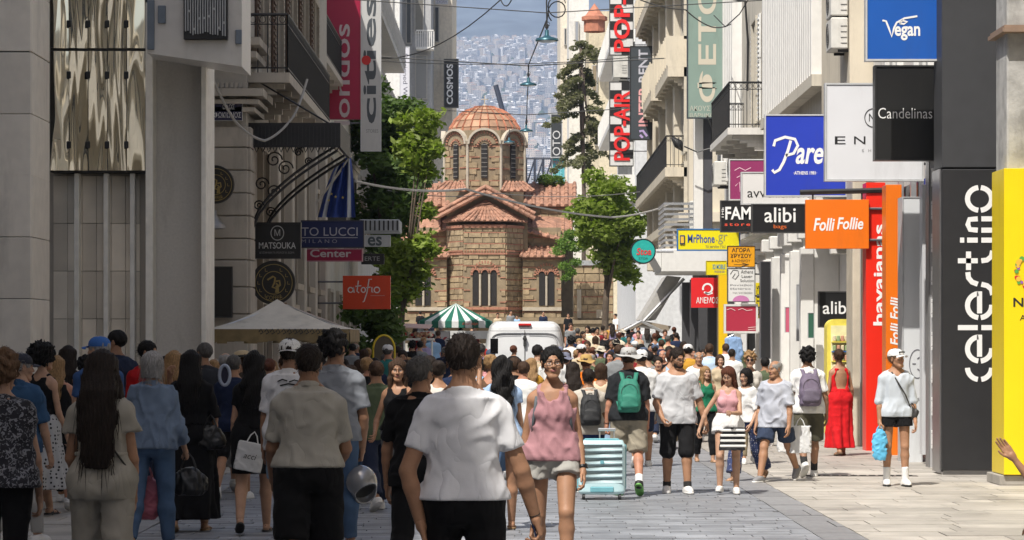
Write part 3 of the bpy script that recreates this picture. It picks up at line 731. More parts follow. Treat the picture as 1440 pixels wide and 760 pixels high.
# --- things carried: things of their own, placed in the street
def backpack(fr, label, col, col2=None, size=1.0, straps=True, round_=False):
 M = wm(fr, fr['T'] @ Matrix.Translation((0, .105, .22)) ); b2 = fr.get('bulk', 1)
 root = empty('backpack', label, 'backpack'); root.matrix_world = M; root.matrix_basis = M
 sz = size; f = Fld(); f.loft(Matrix.Identity(4), (-.20 * sz, -.17 * sz, 0, .14 * sz, .20 * sz, .225 * sz), (.115 * sz, .140 * sz, .140 * sz, .125 * sz, .10 * sz, .06 * sz), (.07, .085, .085, .075, .055, .03), ys=(.085, .09, .09, .08, .07, .06), n=3.2)
 V, Q = f.mesh(.010, wr=.006, seed=3); mc = mat('pack' + str(col), col, .7, bump=.3, bscale=130); add('main_compartment', new_mesh('main_compartment', V, Q, mc, smooth=True), root)
 g = Fld(); g.loft(Matrix.Identity(4), (-.16 * sz, -.13 * sz, 0, .03), (.09 * sz, .11 * sz, .105 * sz, .08 * sz), (.03, .04, .035, .02), ys=(.155, .16, .155, .145), n=3.0)
 V, Q = g.mesh(.009, wr=.004, seed=5); add('front_pocket', new_mesh('front_pocket', V, Q, mat('pack' + str(col2), col2, .7, bump=.3) if col2 else mc, smooth=True), root)
 z_ = B(); z_.tube([(.105 * sz * math.cos(a), .168 - .012 * math.sin(a), .03 + .12 * sz * math.sin(a)) for a in [math.pi * i / 10 for i in range(11)]], .003, 4); z_.obj('zip', mat('zip_dark', (.02, .02, .02), .5), root)
 for sd in (-1, 1):
  s_ = B(); pts = [(sd * .07, .06, .19), (sd * .085, .02, .265), (sd * .088, -.06, .285), (sd * .10, -.145, .22), (sd * .105, -.185, .10), (sd * .125, -.13, .0), (sd * .135, -.02, -.06), (sd * .12, .06, -.12)]
  P = [Vector(p) for p in pts]; V = []; Fs = []
  for i, p in enumerate(P):
   t = (P[min(i + 1, len(P) - 1)] - P[max(i - 1, 0)]).normalized(); u = Vector((1, 0, 0)); u = (u - t * u.dot(t)).normalized() * (.024 if i < 5 else .013); n_ = t.cross(u).normalized() * .005
   V += [p - u - n_, p + u - n_, p + u + n_, p - u + n_]
  for i in range(len(P) - 1):
   for j in range(4): Fs.append((i * 4 + j, i * 4 + (j + 1) % 4, i * 4 + 4 + (j + 1) % 4, i * 4 + 4 + j))
  s_.add(V, Fs); s_.obj('strap', mc, root, True)
 h_ = B(); h_.tube([(-.03, .055, .21), (-.02, .05, .235), (.02, .05, .235), (.03, .055, .21)], .006, 6); h_.obj('handle', mc, root)
 return root
# ---------------------------------------------------------------- writing
TEXTS = []
def text(root, st, px0, py0, px1, py1, d, col, bold=.0, shear=0.0, rot=0, sp=1.0, emit=0, face='front', name='lettering', y=None, keep=False):
 """print fitted to a rectangle of the sign face; world depth d"""
 TEXTS.append((root, st, px0, py0, px1, py1, d, col, bold, shear, rot, sp, name))
def flush_texts():
 made = {}
 for t in TEXTS:
  key = (t[1], t[8], t[9], t[11])
  if key in made: continue
  cu = bpy.data.curves.new('t', 'FONT'); cu.body = t[1]; cu.size = 1; cu.offset = t[8]; cu.shear = t[9]; cu.space_character = t[11]; cu.resolution_u = 3
  o = bpy.data.objects.new('t', cu); COL.objects.link(o); made[key] = o
 dg = bpy.context.evaluated_depsgraph_get(); dg.update(); arr = {}
 for k, o in made.items():
  me = bpy.data.meshes.new_from_object(o.evaluated_get(dg)); n = len(me.vertices); V = np.zeros(n * 3, np.float32); me.vertices.foreach_get('co', V)
  arr[k] = (V.reshape(-1, 3), [tuple(p.vertices) for p in me.polygons]); bpy.data.meshes.remove(me)
 for o in made.values():
  cu = o.data; bpy.data.objects.remove(o); bpy.data.curves.remove(cu)
 for (root, st, a, b, c, e, d, col, bo, shr, rot, sp, nm) in TEXTS:
  V, Fs = arr[(st, bo, shr, sp)]; x, y = V[:, 0].copy(), V[:, 1].copy()
  if rot == 90: x, y = -y, x
  if rot == -90: x, y = y, -x
  x0, x1, y0, y1 = x.min(), x.max(), y.min(), y.max()
  P0 = PX(a, e, d); P1 = PX(c, b, d); u = (x - x0) / (x1 - x0); v = (y - y0) / (y1 - y0)
  W_ = np.stack([P0.x + u * (P1.x - P0.x), np.full_like(u, d), P0.z + v * (P1.z - P0.z)], 1)
  W_ -= np.array(root.location)
  n = len(W_); W2 = np.concatenate([W_, W_ + np.array((0, .002, 0))])
  add(nm, new_mesh('lettering', W2[:n], Fs, mat('paint_' + str(col), col, .5, var=0)), root)
 TEXTS.clear()
def ribbon(root, lines, w, d, col, name='lettering', s0=(0, 0), k=1.0):
 """strokes in photo pixels, flat ribbons on the sign face"""
 b = B()
 for ln in lines:
  P = [Vector(((s0[0] + x * k - 720) * d / F_PX, CAM_H + (YH - (s0[1] + y * k)) * d / F_PX)) for x, y in ln]; V = []
  hw = w * k * d / F_PX / 2
  for i, p in enumerate(P):
   t = (P[min(i + 1, len(P) - 1)] - P[max(i - 1, 0)]).normalized(); nn = Vector((-t.y, t.x)) * hw
   V += [(p.x + nn.x - root.location.x, d - root.location.y, p.y + nn.y - root.location.z), (p.x - nn.x - root.location.x, d - root.location.y, p.y - nn.y - root.location.z)]
  b.add(V, [(2 * i, 2 * i + 1, 2 * i + 3, 2 * i + 2) for i in range(len(P) - 1)])
 return b.obj(name, mat('paint_' + str(col), col, .5, var=0), root)
def arc(cx, cy, rx, ry, a0, a1, n=14): return [(cx + rx * math.cos(R_(a0 + (a1 - a0) * i / n)), cy - ry * math.sin(R_(a0 + (a1 - a0) * i / n))) for i in range(n + 1)]
def wobj(name, b, mats, root, smooth=False, **kw):
 l = root.location; b.v = [(x - l.x, y - l.y, z - l.z) for x, y, z in b.v]; return b.obj(name, mats, root, smooth, **kw)
ALU = lambda: mat('aluminium', (.55, .56, .57), .35, metal=.7, var=.08)
IRON = lambda: mat('black_iron', (.018, .018, .019), .5, var=.2)
def sign(label, a, b, c, e, d, col, texts=(), fr=(.5, .51, .52), th=.16, wall=None, name='shop_sign', cat='sign', rough=.35, frw=.025, bracket=True, group=None, dirt=.35):
 P0 = PX(a, e, d); P1 = PX(c, b, d); root = empty(name, label, cat, ((P0.x + P1.x) / 2, d + th / 2, P0.z), 0, group)
 q = B(); q.cbox(P0.x + frw, P1.x - frw, d, d + th - .02, P0.z + frw, P1.z - frw, .004); wobj('panel', q, mat('panel_' + str(col), col, rough, var=.04, scale=2, dirt=dirt * .5), root)
 if frw:
  f = B(); y0, y1 = d - .012, d + th
  f.box(P0.x, P1.x, y0, y1, P0.z, P0.z + frw); f.box(P0.x, P1.x, y0, y1, P1.z - frw, P1.z)
  f.box(P0.x, P0.x + frw, y0, y1, P0.z + frw, P1.z - frw); f.box(P1.x - frw, P1.x, y0, y1, P0.z + frw, P1.z - frw)
  wobj('frame', f, mat('sign_frame_' + str(fr), fr, .4, var=.1), root)
 if wall is not None and bracket:
  k = B(); xe = P1.x if wall > 0 else P0.x
  for z in (P0.z + (P1.z - P0.z) * .18, P1.z - (P1.z - P0.z) * .18):
   k.tube([(xe, d + th / 2, z), (wall, d + th / 2, z)], .02, 6)
  wobj('bracket', k, mat('bracket_metal', (.12, .12, .13), .5), root)
 for t in texts: text(root, t[0], t[1], t[2], t[3], t[4], d - .004, t[5], **(t[6] if len(t) > 6 else {}))
 return root
# ---------------------------------------------------------------- sky-side: far hillside city and mountain
def hill_z(y): return float(np.interp(y, (0, 240, 1500, 4300, 7300, 8200, 10500, 12500), (-1, -1, 30, 205, 770, 900, 1390, 1500)))
def terrain():
 xs = np.linspace(-1800, 1800, 61); ys = np.concatenate([np.linspace(230, 4000, 24), np.linspace(4100, 12500, 70)]); rs = np.random.RandomState(4)
 V = []
 for y in ys:
  for x in xs:
   z = hill_z(y)
   if y > 7000: z += (y - 7000) / 5500 * (120 * math.sin(x / 420 + .6) + 60 * math.sin(x / 170 + y / 900) + 30 * math.sin(x / 70 + y / 260 + 2))
   if y > 3000: z += 8 * math.sin(x / 90 + y / 300)
   V.append((x, y, z))
 m = len(xs); Q = np.array([(j * m + i, j * m + i + 1, (j + 1) * m + i + 1, (j + 1) * m + i) for j in range(len(ys) - 1) for i in range(m - 1)])
 mt = mat('mountain_scrub', (.09, .11, .12), .95, var=.6, scale=.012, stretch=(1, .35, 1))
 add('hills', new_mesh('hills', V, Q, mt, smooth=True), kind='structure')
terrain()
def city():
 rs = np.random.RandomState(11); mw = [mat('far_wall', (.84, .82, .80), .9, var=0, obj_var=.12), mat('far_wall_cream', (.66, .57, .47), .9, var=0, obj_var=.25), mat('far_wall_grey', (.55, .52, .50), .9, var=0, obj_var=.3)]
 mwin = mat('far_window', (.10, .11, .13), .5, var=0); mroof = mat('far_roof', (.42, .25, .18), .9, var=0, obj_var=.2); protos = []
 for i in range(10):
  b = B(); w, dp, st = rs.uniform(12, 24), rs.uniform(12, 16), rs.randint(4, 7); h = st * 3.1
  b.mi = 0; b.box(-w / 2, w / 2, -dp / 2, dp / 2, -12, h)
  for k in range(st):
   z = k * 3.1 + .9
   if i % 3 == 0: b.mi = 1; b.box(-w / 2 + .8, w / 2 - .8, -dp / 2 - .04, -dp / 2, z, z + 1.7); b.mi = 0; b.box(-w / 2, w / 2, -dp / 2 - 1.2, -dp / 2 - .05, z - .9, z - .1)
   else:
    n = int(w / 3.2); b.mi = 1
    for j in range(n): x = -w / 2 + (j + .5) * w / n; b.box(x - .8, x + .8, -dp / 2 - .05, -dp / 2, z, z + 1.6)
    for j in range(3): y = -dp / 2 + (j + .5) * dp / 3; b.box(-w / 2 - .05, -w / 2, y - .7, y + .7, z, z + 1.6)
  if i % 3 == 1: b.mi = 2; b.add([(-w / 2, -dp / 2, h), (w / 2, -dp / 2, h), (w / 2, dp / 2, h), (-w / 2, dp / 2, h), (0, 0, h + 2.2)], [(0, 1, 4), (1, 2, 4), (2, 3, 4), (3, 0, 4)])
  else: b.mi = 0; b.box(-w * .2, w * .15, -dp * .2, dp * .2, h, h + 2.4)
  protos.append((b, w, [mw[i % 3], mwin, mroof]))
 spots = []; y = 4000.0
 while y < 7450:
  x = -y * .05 - 160 + rs.uniform(0, 15)
  while x < y * .075 + 160:
   if rs.rand() > .12: spots.append((x + rs.uniform(-3, 3), y + rs.uniform(-22, 22), rs.randint(10), rs.uniform(-.5, .5)))
   x += rs.uniform(19, 33)
  y += rs.uniform(46, 70)
 seen = [s_ for s_ in spots if 615 < 720 + s_[0] * F_PX / s_[1] < 850]; seen.sort(key=lambda s_: s_[1])
 single = set(seen[:300]); meshes = {}
 nb = B(); per = [B() for _ in range(1)]
 Vs, Fs, Ms = [], [], []; off = 0
 for s_ in spots:
  x, y, i, a = s_; b, w, ms = protos[i]
  if s_ in single:
   if i not in meshes: meshes[i] = b.mesh('hillside_building', ms)
   o = add('hillside_building', meshes[i], loc=(x, y, hill_z(y) + 2), rot=(0, 0, a), label='small pale apartment block on the distant hillside of the city', cat='building', group='apartment blocks on the far hillside')
  else:
   V = np.array(b.v); c, s2 = math.cos(a), math.sin(a); V = np.stack([V[:, 0] * c - V[:, 1] * s2 + x, V[:, 0] * s2 + V[:, 1] * c + y, V[:, 2] + hill_z(y) + 2], 1)
   Vs.append(V); Fs += [tuple(k + off for k in f) for f in b.f]; Ms += [({0: i % 3, 1: 3, 2: 4})[k] for k in b.m]; off += len(V)
 add('hillside_city', new_mesh('hillside_city', np.concatenate(Vs), Fs, mw + [mwin, mroof], Ms), label='pale mass of apartment blocks covering the upper hillside', cat='city', kind='stuff')
 # scattered trees between the blocks
 b = B(); 
 for k in range(420):
  y = rs.uniform(3900, 7600); x = rs.uniform(-y * .035, y * .045); r = rs.uniform(5, 11); z = hill_z(y) + 3
  M = Matrix.Translation((x, y, z)) @ Matrix.Scale(r, 4)
  b.add([(1, 0, 0), (.3, .9, .1), (-.8, .6, 0), (-.8, -.6, .1), (.3, -.9, 0), (.1, 0, 1.1), (-.5, .3, .8)], [(0, 1, 5), (1, 2, 6, 5), (2, 3, 6), (3, 4, 5, 6), (4, 0, 5)], M)
 b.obj('hillside_trees', mat('far_tree', (.05, .08, .04), .95, var=.3, scale=.1), label='dark green trees scattered between the hillside blocks', cat='trees', kind='stuff')
city()
# ---------------------------------------------------------------- ground
def ground():
 b = B(); b.quad((-900, -300, -.06), (900, -300, -.06), (900, 240, -.06), (-900, 240, -.06))
 b.obj('ground', mat('city_ground', (.22, .21, .2), .9, dirt=.3), kind='structure')
 b = B(); ys = [-70, 0, 50, 70, 90, 110, 126, 240]
 for y0, y1 in zip(ys[:-1], ys[1:]): b.quad((-14, y0, gz(y0) - .015), (14, y0, gz(y0) - .015), (14, y1, gz(y1) - .015), (-14, y1, gz(y1) - .015))
 o = b.obj('street_bed', mat('mortar_bed', (.15, .145, .14), .95, var=.2, scale=3), kind='structure')
 pm = mat('granite_paving', (.255, .265, .285), .5, var=.28, scale=2.2, bump=.3, bscale=40, obj_var=.22, dirt=.45, world=True, gum=.5)
 sm = mat('beige_paving', (.42, .39, .345), .60, var=.2, scale=1.6, bump=.25, bscale=40, obj_var=.16, dirt=.5, world=True, gum=.55)
 dk = mat('dark_paving_strip', (.235, .235, .24), .55, var=.2, scale=3, obj_var=.1, dirt=.2)
 def lay(nm, lab, x0, x1, y0, y1, lx, ly, m, single_to, seed, joint=.012, tint=None):
  rs = np.random.RandomState(seed); base = B(); mid = (y0 + 20)
  root = empty(nm, None, None, ((x0 + x1) / 2, y0, 0)); root['kind'] = 'structure'
  u = B(); u.cbox(-.5, .5, -.5, .5, -1, 0, .012); V0 = np.array(u.v); F0 = u.f; Vs = []; Fs = []; off = 0; shared = None; n_s = 0
  mu = new_mesh('paving_stone', V0, F0, m); j = 0; y = y0
  while y < y1:
   l_y = ly * (1 if y < 60 else 1.6 if y < 90 else 2.5); x = x0 - (lx * .5 if j % 2 else 0) - rs.uniform(0, .08)
   while x < x1:
    l = lx * rs.uniform(.72, 1.28) * (1 if y < 70 else 1.6); a, c = max(x, x0), min(x + l, x1)
    if c - a > .06:
     cx, cy = (a + c) / 2, y + l_y / 2; zt = gz(cy) + rs.uniform(-.003, .004)
     infr = y > 24 and abs(cx) < cy * .19 and y < single_to
     if infr and n_s < 295:
      o_ = add('paving_stone', mu, root); o_.location = (cx - root.location.x, cy - root.location.y, zt); o_.scale = (c - a - joint, l_y - joint, .05); n_s += 1
     else:
      V = V0 * np.array((c - a - joint, l_y - joint, .05)) + np.array((cx - root.location.x, cy - root.location.y, zt))
      Vs.append(V); Fs.append(np.array([list(f) for f in F0 if len(f) == 4]) + off); off += len(V)
    x += l
   y += l_y; j += 1
  if Vs: o_ = add('paving', new_mesh('paving', np.concatenate(Vs), np.concatenate(Fs), m), root, kind='stuff')
  return root
 lay('road', 'x', -3.4, 2.75, 8, 126, .46, .23, pm, 40, 1)
 lay('kerb_strip', 'x', 2.75, 3.15, 8, 126, .9, .9, dk, 60, 2)
 lay('pavement', 'x', 3.15, 9.5, 8, 126, .90, .55, sm, 39, 3)
 lay('kerb_strip', 'x', -3.8, -3.4, 8, 126, .9, .9, dk, 60, 4)
 lay('pavement', 'x', -8.5, -3.8, 8, 126, .90, .55, sm, 34, 5)
 # plaza in front of the church, drain cover
 b = B(); b.box(-12, 12, 126.2, 240, gz(126) - .4, gz(126) + .004); b.obj('church_plaza', mat('plaza_stone', (.4, .38, .34), .8, var=.15, dirt=.3), kind='structure')
 r = empty('drain_cover', 'long narrow steel drain cover set into the right pavement', 'drain cover', (4.55, 37.2, .006))
 d = B(); d.box(-.75, .75, -.09, .09, -.01, .002); d.obj('plate', mat('drain_steel', (.12, .10, .09), .5, metal=.5), r)
 s = B(); [s.box(-.72 + i * .12, -.64 + i * .12, -.055, .055, .003, .008) for i in range(12)]; s.obj('slot', mat('slot_dark', (.02, .02, .02), .8), r)
ground()
# ---------------------------------------------------------------- street fronts: walls with openings that sit in them
def window_set(parent, side, x, y, z, w, h, frame_m, glass_m, shutters=None, sill=True, depth=.10):
 """a window in a wall that runs along the street; side +1 wall on the right (faces -x), -1 on the left"""
 s = -side; l = parent.location
 def bx(b, a, c, y0, y1, z0, z1): xa, xb = x + s * a, x + s * c; b.box(min(xa, xb), max(xa, xb), y0, y1, z0, z1)
 f = B(); t = .09
 bx(f, 0, depth, y, y + t, z, z + h); bx(f, 0, depth, y + w - t, y + w, z, z + h); bx(f, 0, depth, y + t, y + w - t, z + h - t, z + h); bx(f, 0, depth * .7, y + w / 2 - .03, y + w / 2 + .03, z, z + h - t)
 fo = wobj('window', f, frame_m, parent)
 g = B(); bx(g, .004, .02, y + t, y + w - t, z, z + h - t); wobj('pane', g, glass_m, fo) if 0 else None
 g.v = [(a - l.x, b_ - l.y, c - l.z) for a, b_, c in g.v]; g.obj('pane', glass_m, fo)
 if sill: q = B(); bx(q, 0, depth + .12, y - .1, y + w + .1, z - .12, z - .005); q.v = [(a - l.x, b_ - l.y, c - l.z) for a, b_, c in q.v]; q.obj('sill', frame_m, fo)
 if shutters:
  for (ya, yb) in ((y - .48, y - .04), (y + w + .04, y + w + .48)):
   q = B(); bx(q, .012, .05, ya, yb, z, z + h); k = z + .05
   while k < z + h - .08: bx(q, .05, .075, ya + .04, yb - .04, k, k + .05); k += .11
   q.v = [(a - l.x, b_ - l.y, c - l.z) for a, b_, c in q.v]; q.obj('shutter', shutters, fo)
 return fo
def railing(b, x0, x1, y0, y1, z, h=1.0, step=.13, r=.012, scroll=True):
 """iron railing round a balcony on three sides; wall side left open. x1 is the street side"""
 def run(p, q):
  L = math.hypot(q[0] - p[0], q[1] - p[1]); n = max(2, int(L / step))
  b.tube([(p[0], p[1], z + h), (q[0], q[1], z + h)], .025, 5); b.tube([(p[0], p[1], z + .08), (q[0], q[1], z + .08)], .016, 4); b.tube([(p[0], p[1], z + h - .16), (q[0], q[1], z + h - .16)], .012, 4)
  for i in range(n + 1):
   t = i / n; x, y = p[0] + (q[0] - p[0]) * t, p[1] + (q[1] - p[1]) * t
   b.tube([(x, y, z), (x, y, z + h)], r, 4, False)
   if scroll and i < n:
    xm, ym = p[0] + (q[0] - p[0]) * (t + .5 / n), p[1] + (q[1] - p[1]) * (t + .5 / n); dx, dy = (q[0] - p[0]) / L, (q[1] - p[1]) / L
    b.tube([(xm + dx * .05 * math.cos(a), ym + dy * .05 * math.cos(a), z + h - .08 + .06 * math.sin(a)) for a in [6.283 * k / 8 for k in range(9)]], .007, 3, False)
 run((x0, y0), (x1, y0)); run((x1, y0), (x1, y1)); run((x1, y1), (x0, y1))
def balcony(parent, side, xw, y0, y1, z, proj, slab_m, kind='iron', th=.16, h=1.0, corbel=True, panel_m=None):
 l = parent.location; s = -side; xe = xw + s * proj
 b = B(); b.box(min(xw, xe), max(xw, xe), y0, y1, z - th, z); 
 if corbel:
  n = max(2, int((y1 - y0) / 1.3))
  for i in range(n):
   y = y0 + .2 + (y1 - y0 - .55) * i / max(1, n - 1)
   for k in range(4): e = xw + s * proj * (.85 - .2 * k); b.box(min(xw, e), max(xw, e), y, y + .16, z - th - .09 * (k + 1), z - th - .09 * k - .004)
 so = wobj('balcony', b, slab_m, parent)
 r = B()
 if kind == 'iron': railing(r, xw, xe - s * .04, y0 + .04, y1 - .04, z, h)
 else:
  e = xe - s * .10
  r.box(min(xe, e), max(xe, e), y0, y1, z + .003, z + h); r.box(min(xw, e), max(xw, e), y0, y0 + .1, z + .003, z + h); r.box(min(xw, e), max(xw, e), y1 - .1, y1, z + .003, z + h)
  n = max(2, int((y1 - y0) / .9))
  for i in range(n + 1): y = y0 + (y1 - y0 - .12) * i / n; r.box(min(xe, xe + s * .05), max(xe, xe + s * .05), y, y + .12, z + .05, z + h + .05)
 r.v = [(a - l.x, c - l.y, q - l.z) for a, c, q in r.v]
 r.obj('railing', IRON() if kind == 'iron' else (panel_m or slab_m), so)
 return so
def building(label, x0, x1, y0, y1, z0, z1, m, name='street_building', cat='building', cornices=(), cm=None, group=None):
 root = empty(name, label, cat, ((x0 + x1) / 2, (y0 + y1) / 2, z0), 0, group); b = B(); b.box(x0, x1, y0, y1, z0, z1); wobj('wall', b, m, root)
 for (z, pr, th) in cornices:
  c = B(); c.box(x0 - pr, x1 + pr, y0 - pr, y1 + pr, z, z + th); c.box(x0 - pr * .5, x1 + pr * .5, y0 - pr * .5, y1 + pr * .5, z - th * .7, z - .003); wobj('cornice', c, cm or m, root)
 return root
GL = lambda: mat('window_glass', (.03, .035, .04), .06, var=0, spec=.8)
def ac_unit(label, x, y, z, side=1, sc=1.0, group='air conditioning units on the fronts'):
 """a box on the wall, fan grille towards the street"""
 r = empty('air_conditioner', label, 'air conditioner', (x, y, z), 0, group); m = mat('ac_casing', (.62, .61, .57), .5, dirt=.3)
 b = B(); b.cbox(-.15 * sc, .15 * sc, -.4 * sc, .4 * sc, 0, .55 * sc, .02); b.obj('casing', m, r)
 g = B(); s = -side
 for k in range(5): 
  rr = (.04 + .042 * k) * sc; g.tube([(s * .155 * sc, .12 * sc + rr * math.cos(a), .28 * sc + rr * math.sin(a)) for a in [6.283 * i / 14 for i in range(15)]], .006, 3, False)
 for k in range(4): g.tube([(.02 * sc - .3 * 0, -.405 * sc, .1 * sc + .1 * k), (.13 * sc, -.405 * sc, .1 * sc + .1 * k)], .006, 4)
 g.obj('fan_grille', mat('grille_dark', (.08, .08, .08), .5), r)
 k = B(); k.box(-.02 if side > 0 else -.4, .4 if side > 0 else .02, -.33 * sc, -.29 * sc, -.05, -.005); k.box(-.02 if side > 0 else -.4, .4 if side > 0 else .02, .29 * sc, .33 * sc, -.05, -.005); k.obj('bracket', IRON(), r)
 return r
# ---------------------------------------------------------------- left side
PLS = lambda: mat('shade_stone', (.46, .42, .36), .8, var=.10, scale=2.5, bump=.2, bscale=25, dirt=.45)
def left_side():
 # long block beside and behind the camera that throws the left half into shade
 pan = mat('grey_cladding', (.46, .44, .41), .7, var=.06, scale=1.5, dirt=.15)
 r = building('tall grey block along the left side of the street', -20, -6.8, -75, 9, 0, 21.5, pan); 
 for k in range(9):
  for j in range(5): window_set(r, -1, -6.8, -68 + 8.5 * k, 2 + 4.6 * j, 2.6, 2.4, pan, GL(), sill=False) if False else None
 r = building('lower grey block along the left side of the street', -20, -6.8, 9.05, 34.5, 0, 18.0, pan)
 # cladding pier at the frame's left edge
 root = empty('clad_pier', 'pier of large light grey panels beside the mirrored window', 'pier', (-7.3, 36.6, 0))
 core = B(); core.box(-9, -6.12, 36.03, 37.35, 0, 9); wobj('core', core, mat('seam_dark', (.04, .04, .04), .9), root)
 z = 0.05; k = 0
 for z in [PX(0, y, 36).z for y in (682, 594, 507, 420, 333, 247, 160, 72, -15)]:
  z1 = z + .775
  b = B(); b.cbox(-8.95, -6.09, 36.0, 36.06, z, z1, .006); wobj('panel', b, mat('clad_front', (.78, .72, .63), .6, var=.07, obj_var=.07, dirt=.3), root)
  b = B(); b.cbox(-6.14, -6.08, 36.065, 37.4, z, z1, .006); wobj('panel', b, mat('clad_side', (.82, .76, .66), .6, var=.07, obj_var=.07, dirt=.3), root)  # same cladding, coloured paler to paint the brighter light on the street-facing side
 # shop front: mirrored box above, marble and fins below
 tint = mat('mirror_wavy', (.96, .90, .76), .025, metal=1.0, var=0)  # warm mirror colour paints in the cream of the reflected fronts
 n = tint.node_tree; bs = n.nodes['Principled BSDF']; tc = n.nodes.new('ShaderNodeTexCoord'); nz = n.nodes.new('ShaderNodeTexNoise'); nz.inputs['Scale'].default_value = 1.5; nz.inputs['Detail'].default_value = 1.0; nz.inputs['Distortion'].default_value = .5
 mp = n.nodes.new('ShaderNodeMapping'); mp.inputs['Scale'].default_value = (2.8, 1, .33); n.links.new(tc.outputs['Object'], mp.inputs[0]); n.links.new(mp.outputs[0], nz.inputs[0])
 bu = n.nodes.new('ShaderNodeBump'); bu.inputs['Strength'].default_value = .11; bu.inputs['Distance'].default_value = .16; n.links.new(nz.outputs[0], bu.inputs['Height']); n.links.new(bu.outputs[0], bs.inputs['Normal'])
 root = empty('recessed_storefront', 'recessed shop front with mirrored upper window and pale fins below', 'shop front', (-5.7, 39.5, 0))
 b = B(); b.box(-8.5, -5.0, 40.0, 46, 0, 14); b.box(-4.996, -4.32, 40.0, 40.6, 0, 14); wobj('wall', b, mat('marble_wall', (.50, .45, .38), .45, var=.14, scale=1.2), root)
 x0, x1 = PX(70, 0, 39).x, PX(205, 0, 39).x; zb = PX(0, 240, 39).z; zt = PX(0, 70, 39).z
 b = B(); b.box(x0, x1, 39.05, 39.95, zb - .02, 9); wobj('window_box', b, mat('box_dark', (.05, .05, .05), .6), root)
 b = B(); b.box(x0 - .4, PX(206, 0, 39).x, 39.36, 39.95, 0, zb - .023); wobj('marble_backing', b, mat('marble_wall', (.50, .45, .38)), root)
 n_ = 5
 for k in range(n_):
  xa = x0 + (x1 - x0) * k / n_; xb = x0 + (x1 - x0) * (k + 1) / n_; jit = -(.018 + .012 * ((k * 3) % 4) / 3)
  for (za, zc) in ((zb, zt - .02), (zt + .02, 8.9)):
   p = B(); p.add([(xa + .008, 39.0 + jit, za), (xb - .008, 39.0 - jit, za), (xb - .008, 39.0 - jit + .01, zc), (xa + .008, 39.0 + jit + .01, zc), (xa + .008, 39.04, za), (xb - .008, 39.04, za), (xb - .008, 39.04, zc), (xa + .008, 39.04, zc)],
    [(0, 1, 2, 3), (7, 6, 5, 4), (4, 5, 1, 0), (3, 2, 6, 7), (1, 5, 6, 2), (4, 0, 3, 7)]); wobj('mirror_pane', p, tint, root)
  if k:
   for zz in (zb + .35, zt - .35, zt + .35): c = B(); c.cbox(xa - .03, xa + .03, 38.965, 39.0 - .01, zz - .05, zz + .05, .008); wobj('clamp', c, mat('clamp_black', (.02, .02, .02), .4), root)
 # marble tiles and fins below
 rs = np.random.RandomState(3); tx = x0
 for i in range(7):
  for j in range(6):
   xa = x0 + .20 * i; za = .1 + .66 * j
   if xa + .19 < x1 + .05:
    t = B(); t.cbox(xa, xa + .195, 39.31, 39.35, za, za + .652, .003); wobj('tile', t, mat('marble_tile', (.76, .68, .56), .35, var=.15, scale=2, obj_var=.22), root)
 for px in (110, 151, 188):
  x = PX(px, 0, 39.3).x; f = B(); f.cbox(x - .03, x + .035, 39.13, 39.305, 0, zb - .03, .006); wobj('fin', f, mat('fin_cream', (.80, .77, .70), .5, dirt=.1), root)
 f = B(); f.cbox(PX(206, 0, 39).x, PX(216, 0, 39).x, 38.9, 39.99, 0, 6.4, .008); f.cbox(PX(284, 0, 39).x, PX(291, 0, 39).x, 38.9, 39.99, 0, 6.0, .008); wobj('portal_edge', f, mat('fin_cream', (.80, .77, .70)), root)
 f = B(); f.box(PX(216, 0, 39.3).x + .01, PX(284, 0, 39.3).x - .01, 39.3, 39.98, 0, 6.4); wobj('portal_panel', f, mat('portal_grey', (.58, .55, .50), .85, dirt=.3, var=.07, scale=30, bump=.3, bscale=120), root)
 # projecting box sign over the portal
 root = empty('canopy_box', 'big pale grey stone fascia box above the portal with black grille letters', 'fascia', (-4.2, 38.2, 5.7))
 m = mat('fascia_stone', (.58, .56, .53), .35, var=.06, dirt=.15); xa, xb = PX(207, 0, 38).x, PX(340, 0, 38).x
 b = B(); b.add([(xa, 38, PX(0, 75, 38).z), (xb, 38, PX(0, 94, 38).z), (xb, 39.3, PX(0, 94, 38).z), (xa, 38.85, PX(0, 75, 38).z), (xa, 38, 8.5), (xb, 38, 8.5), (xb, 39.3, 8.5), (xa, 38.85, 8.5)],
   [(3, 2, 1, 0), (4, 5, 6, 7), (0, 1, 5, 4), (1, 2, 6, 5), (2, 3, 7, 6), (3, 0, 4, 7)]); wobj('fascia', b, m, root)
 for (a, c, e, g) in ((207, 0, 217, 70), (222, 8, 233, 33), (331, 42, 340, 62)):
  p = B(); P0 = PX(a, g, 37.96); P1 = PX(c if 0 else e, c, 37.96); p.cbox(P0.x, P1.x, 37.955, 37.995, P0.z, max(P1.z, P0.z + .1), .006); wobj('metal_plate', p, mat('plate_bluegrey', (.16, .19, .23), .4, metal=.4), root)
 p = B(); P0, P1 = PX(258, 56, 37.9), PX(320, -30, 37.9); p.cbox(P0.x, P1.x, 37.9, 37.99, P0.z, P1.z, .01); wobj('sign_back', p, mat('grille_black', (.015, .015, .016), .5), root)
 rs = np.random.RandomState(8); q = B()
 for k in range(17):
  x = P0.x + .03 + (P1.x - P0.x - .06) * k / 16; q.box(x - .008, x + .008, 37.87, 37.897, P0.z + .04 + rs.uniform(0, .08), P1.z)
  if k < 16 and k % 2: z = P0.z + rs.uniform(.12, .4); q.box(x + .009, x + .026, 37.872, 37.895, z, z + .03)
 wobj('grille', q, mat('chrome_letter', (.5, .5, .5), .3, metal=.8), root)
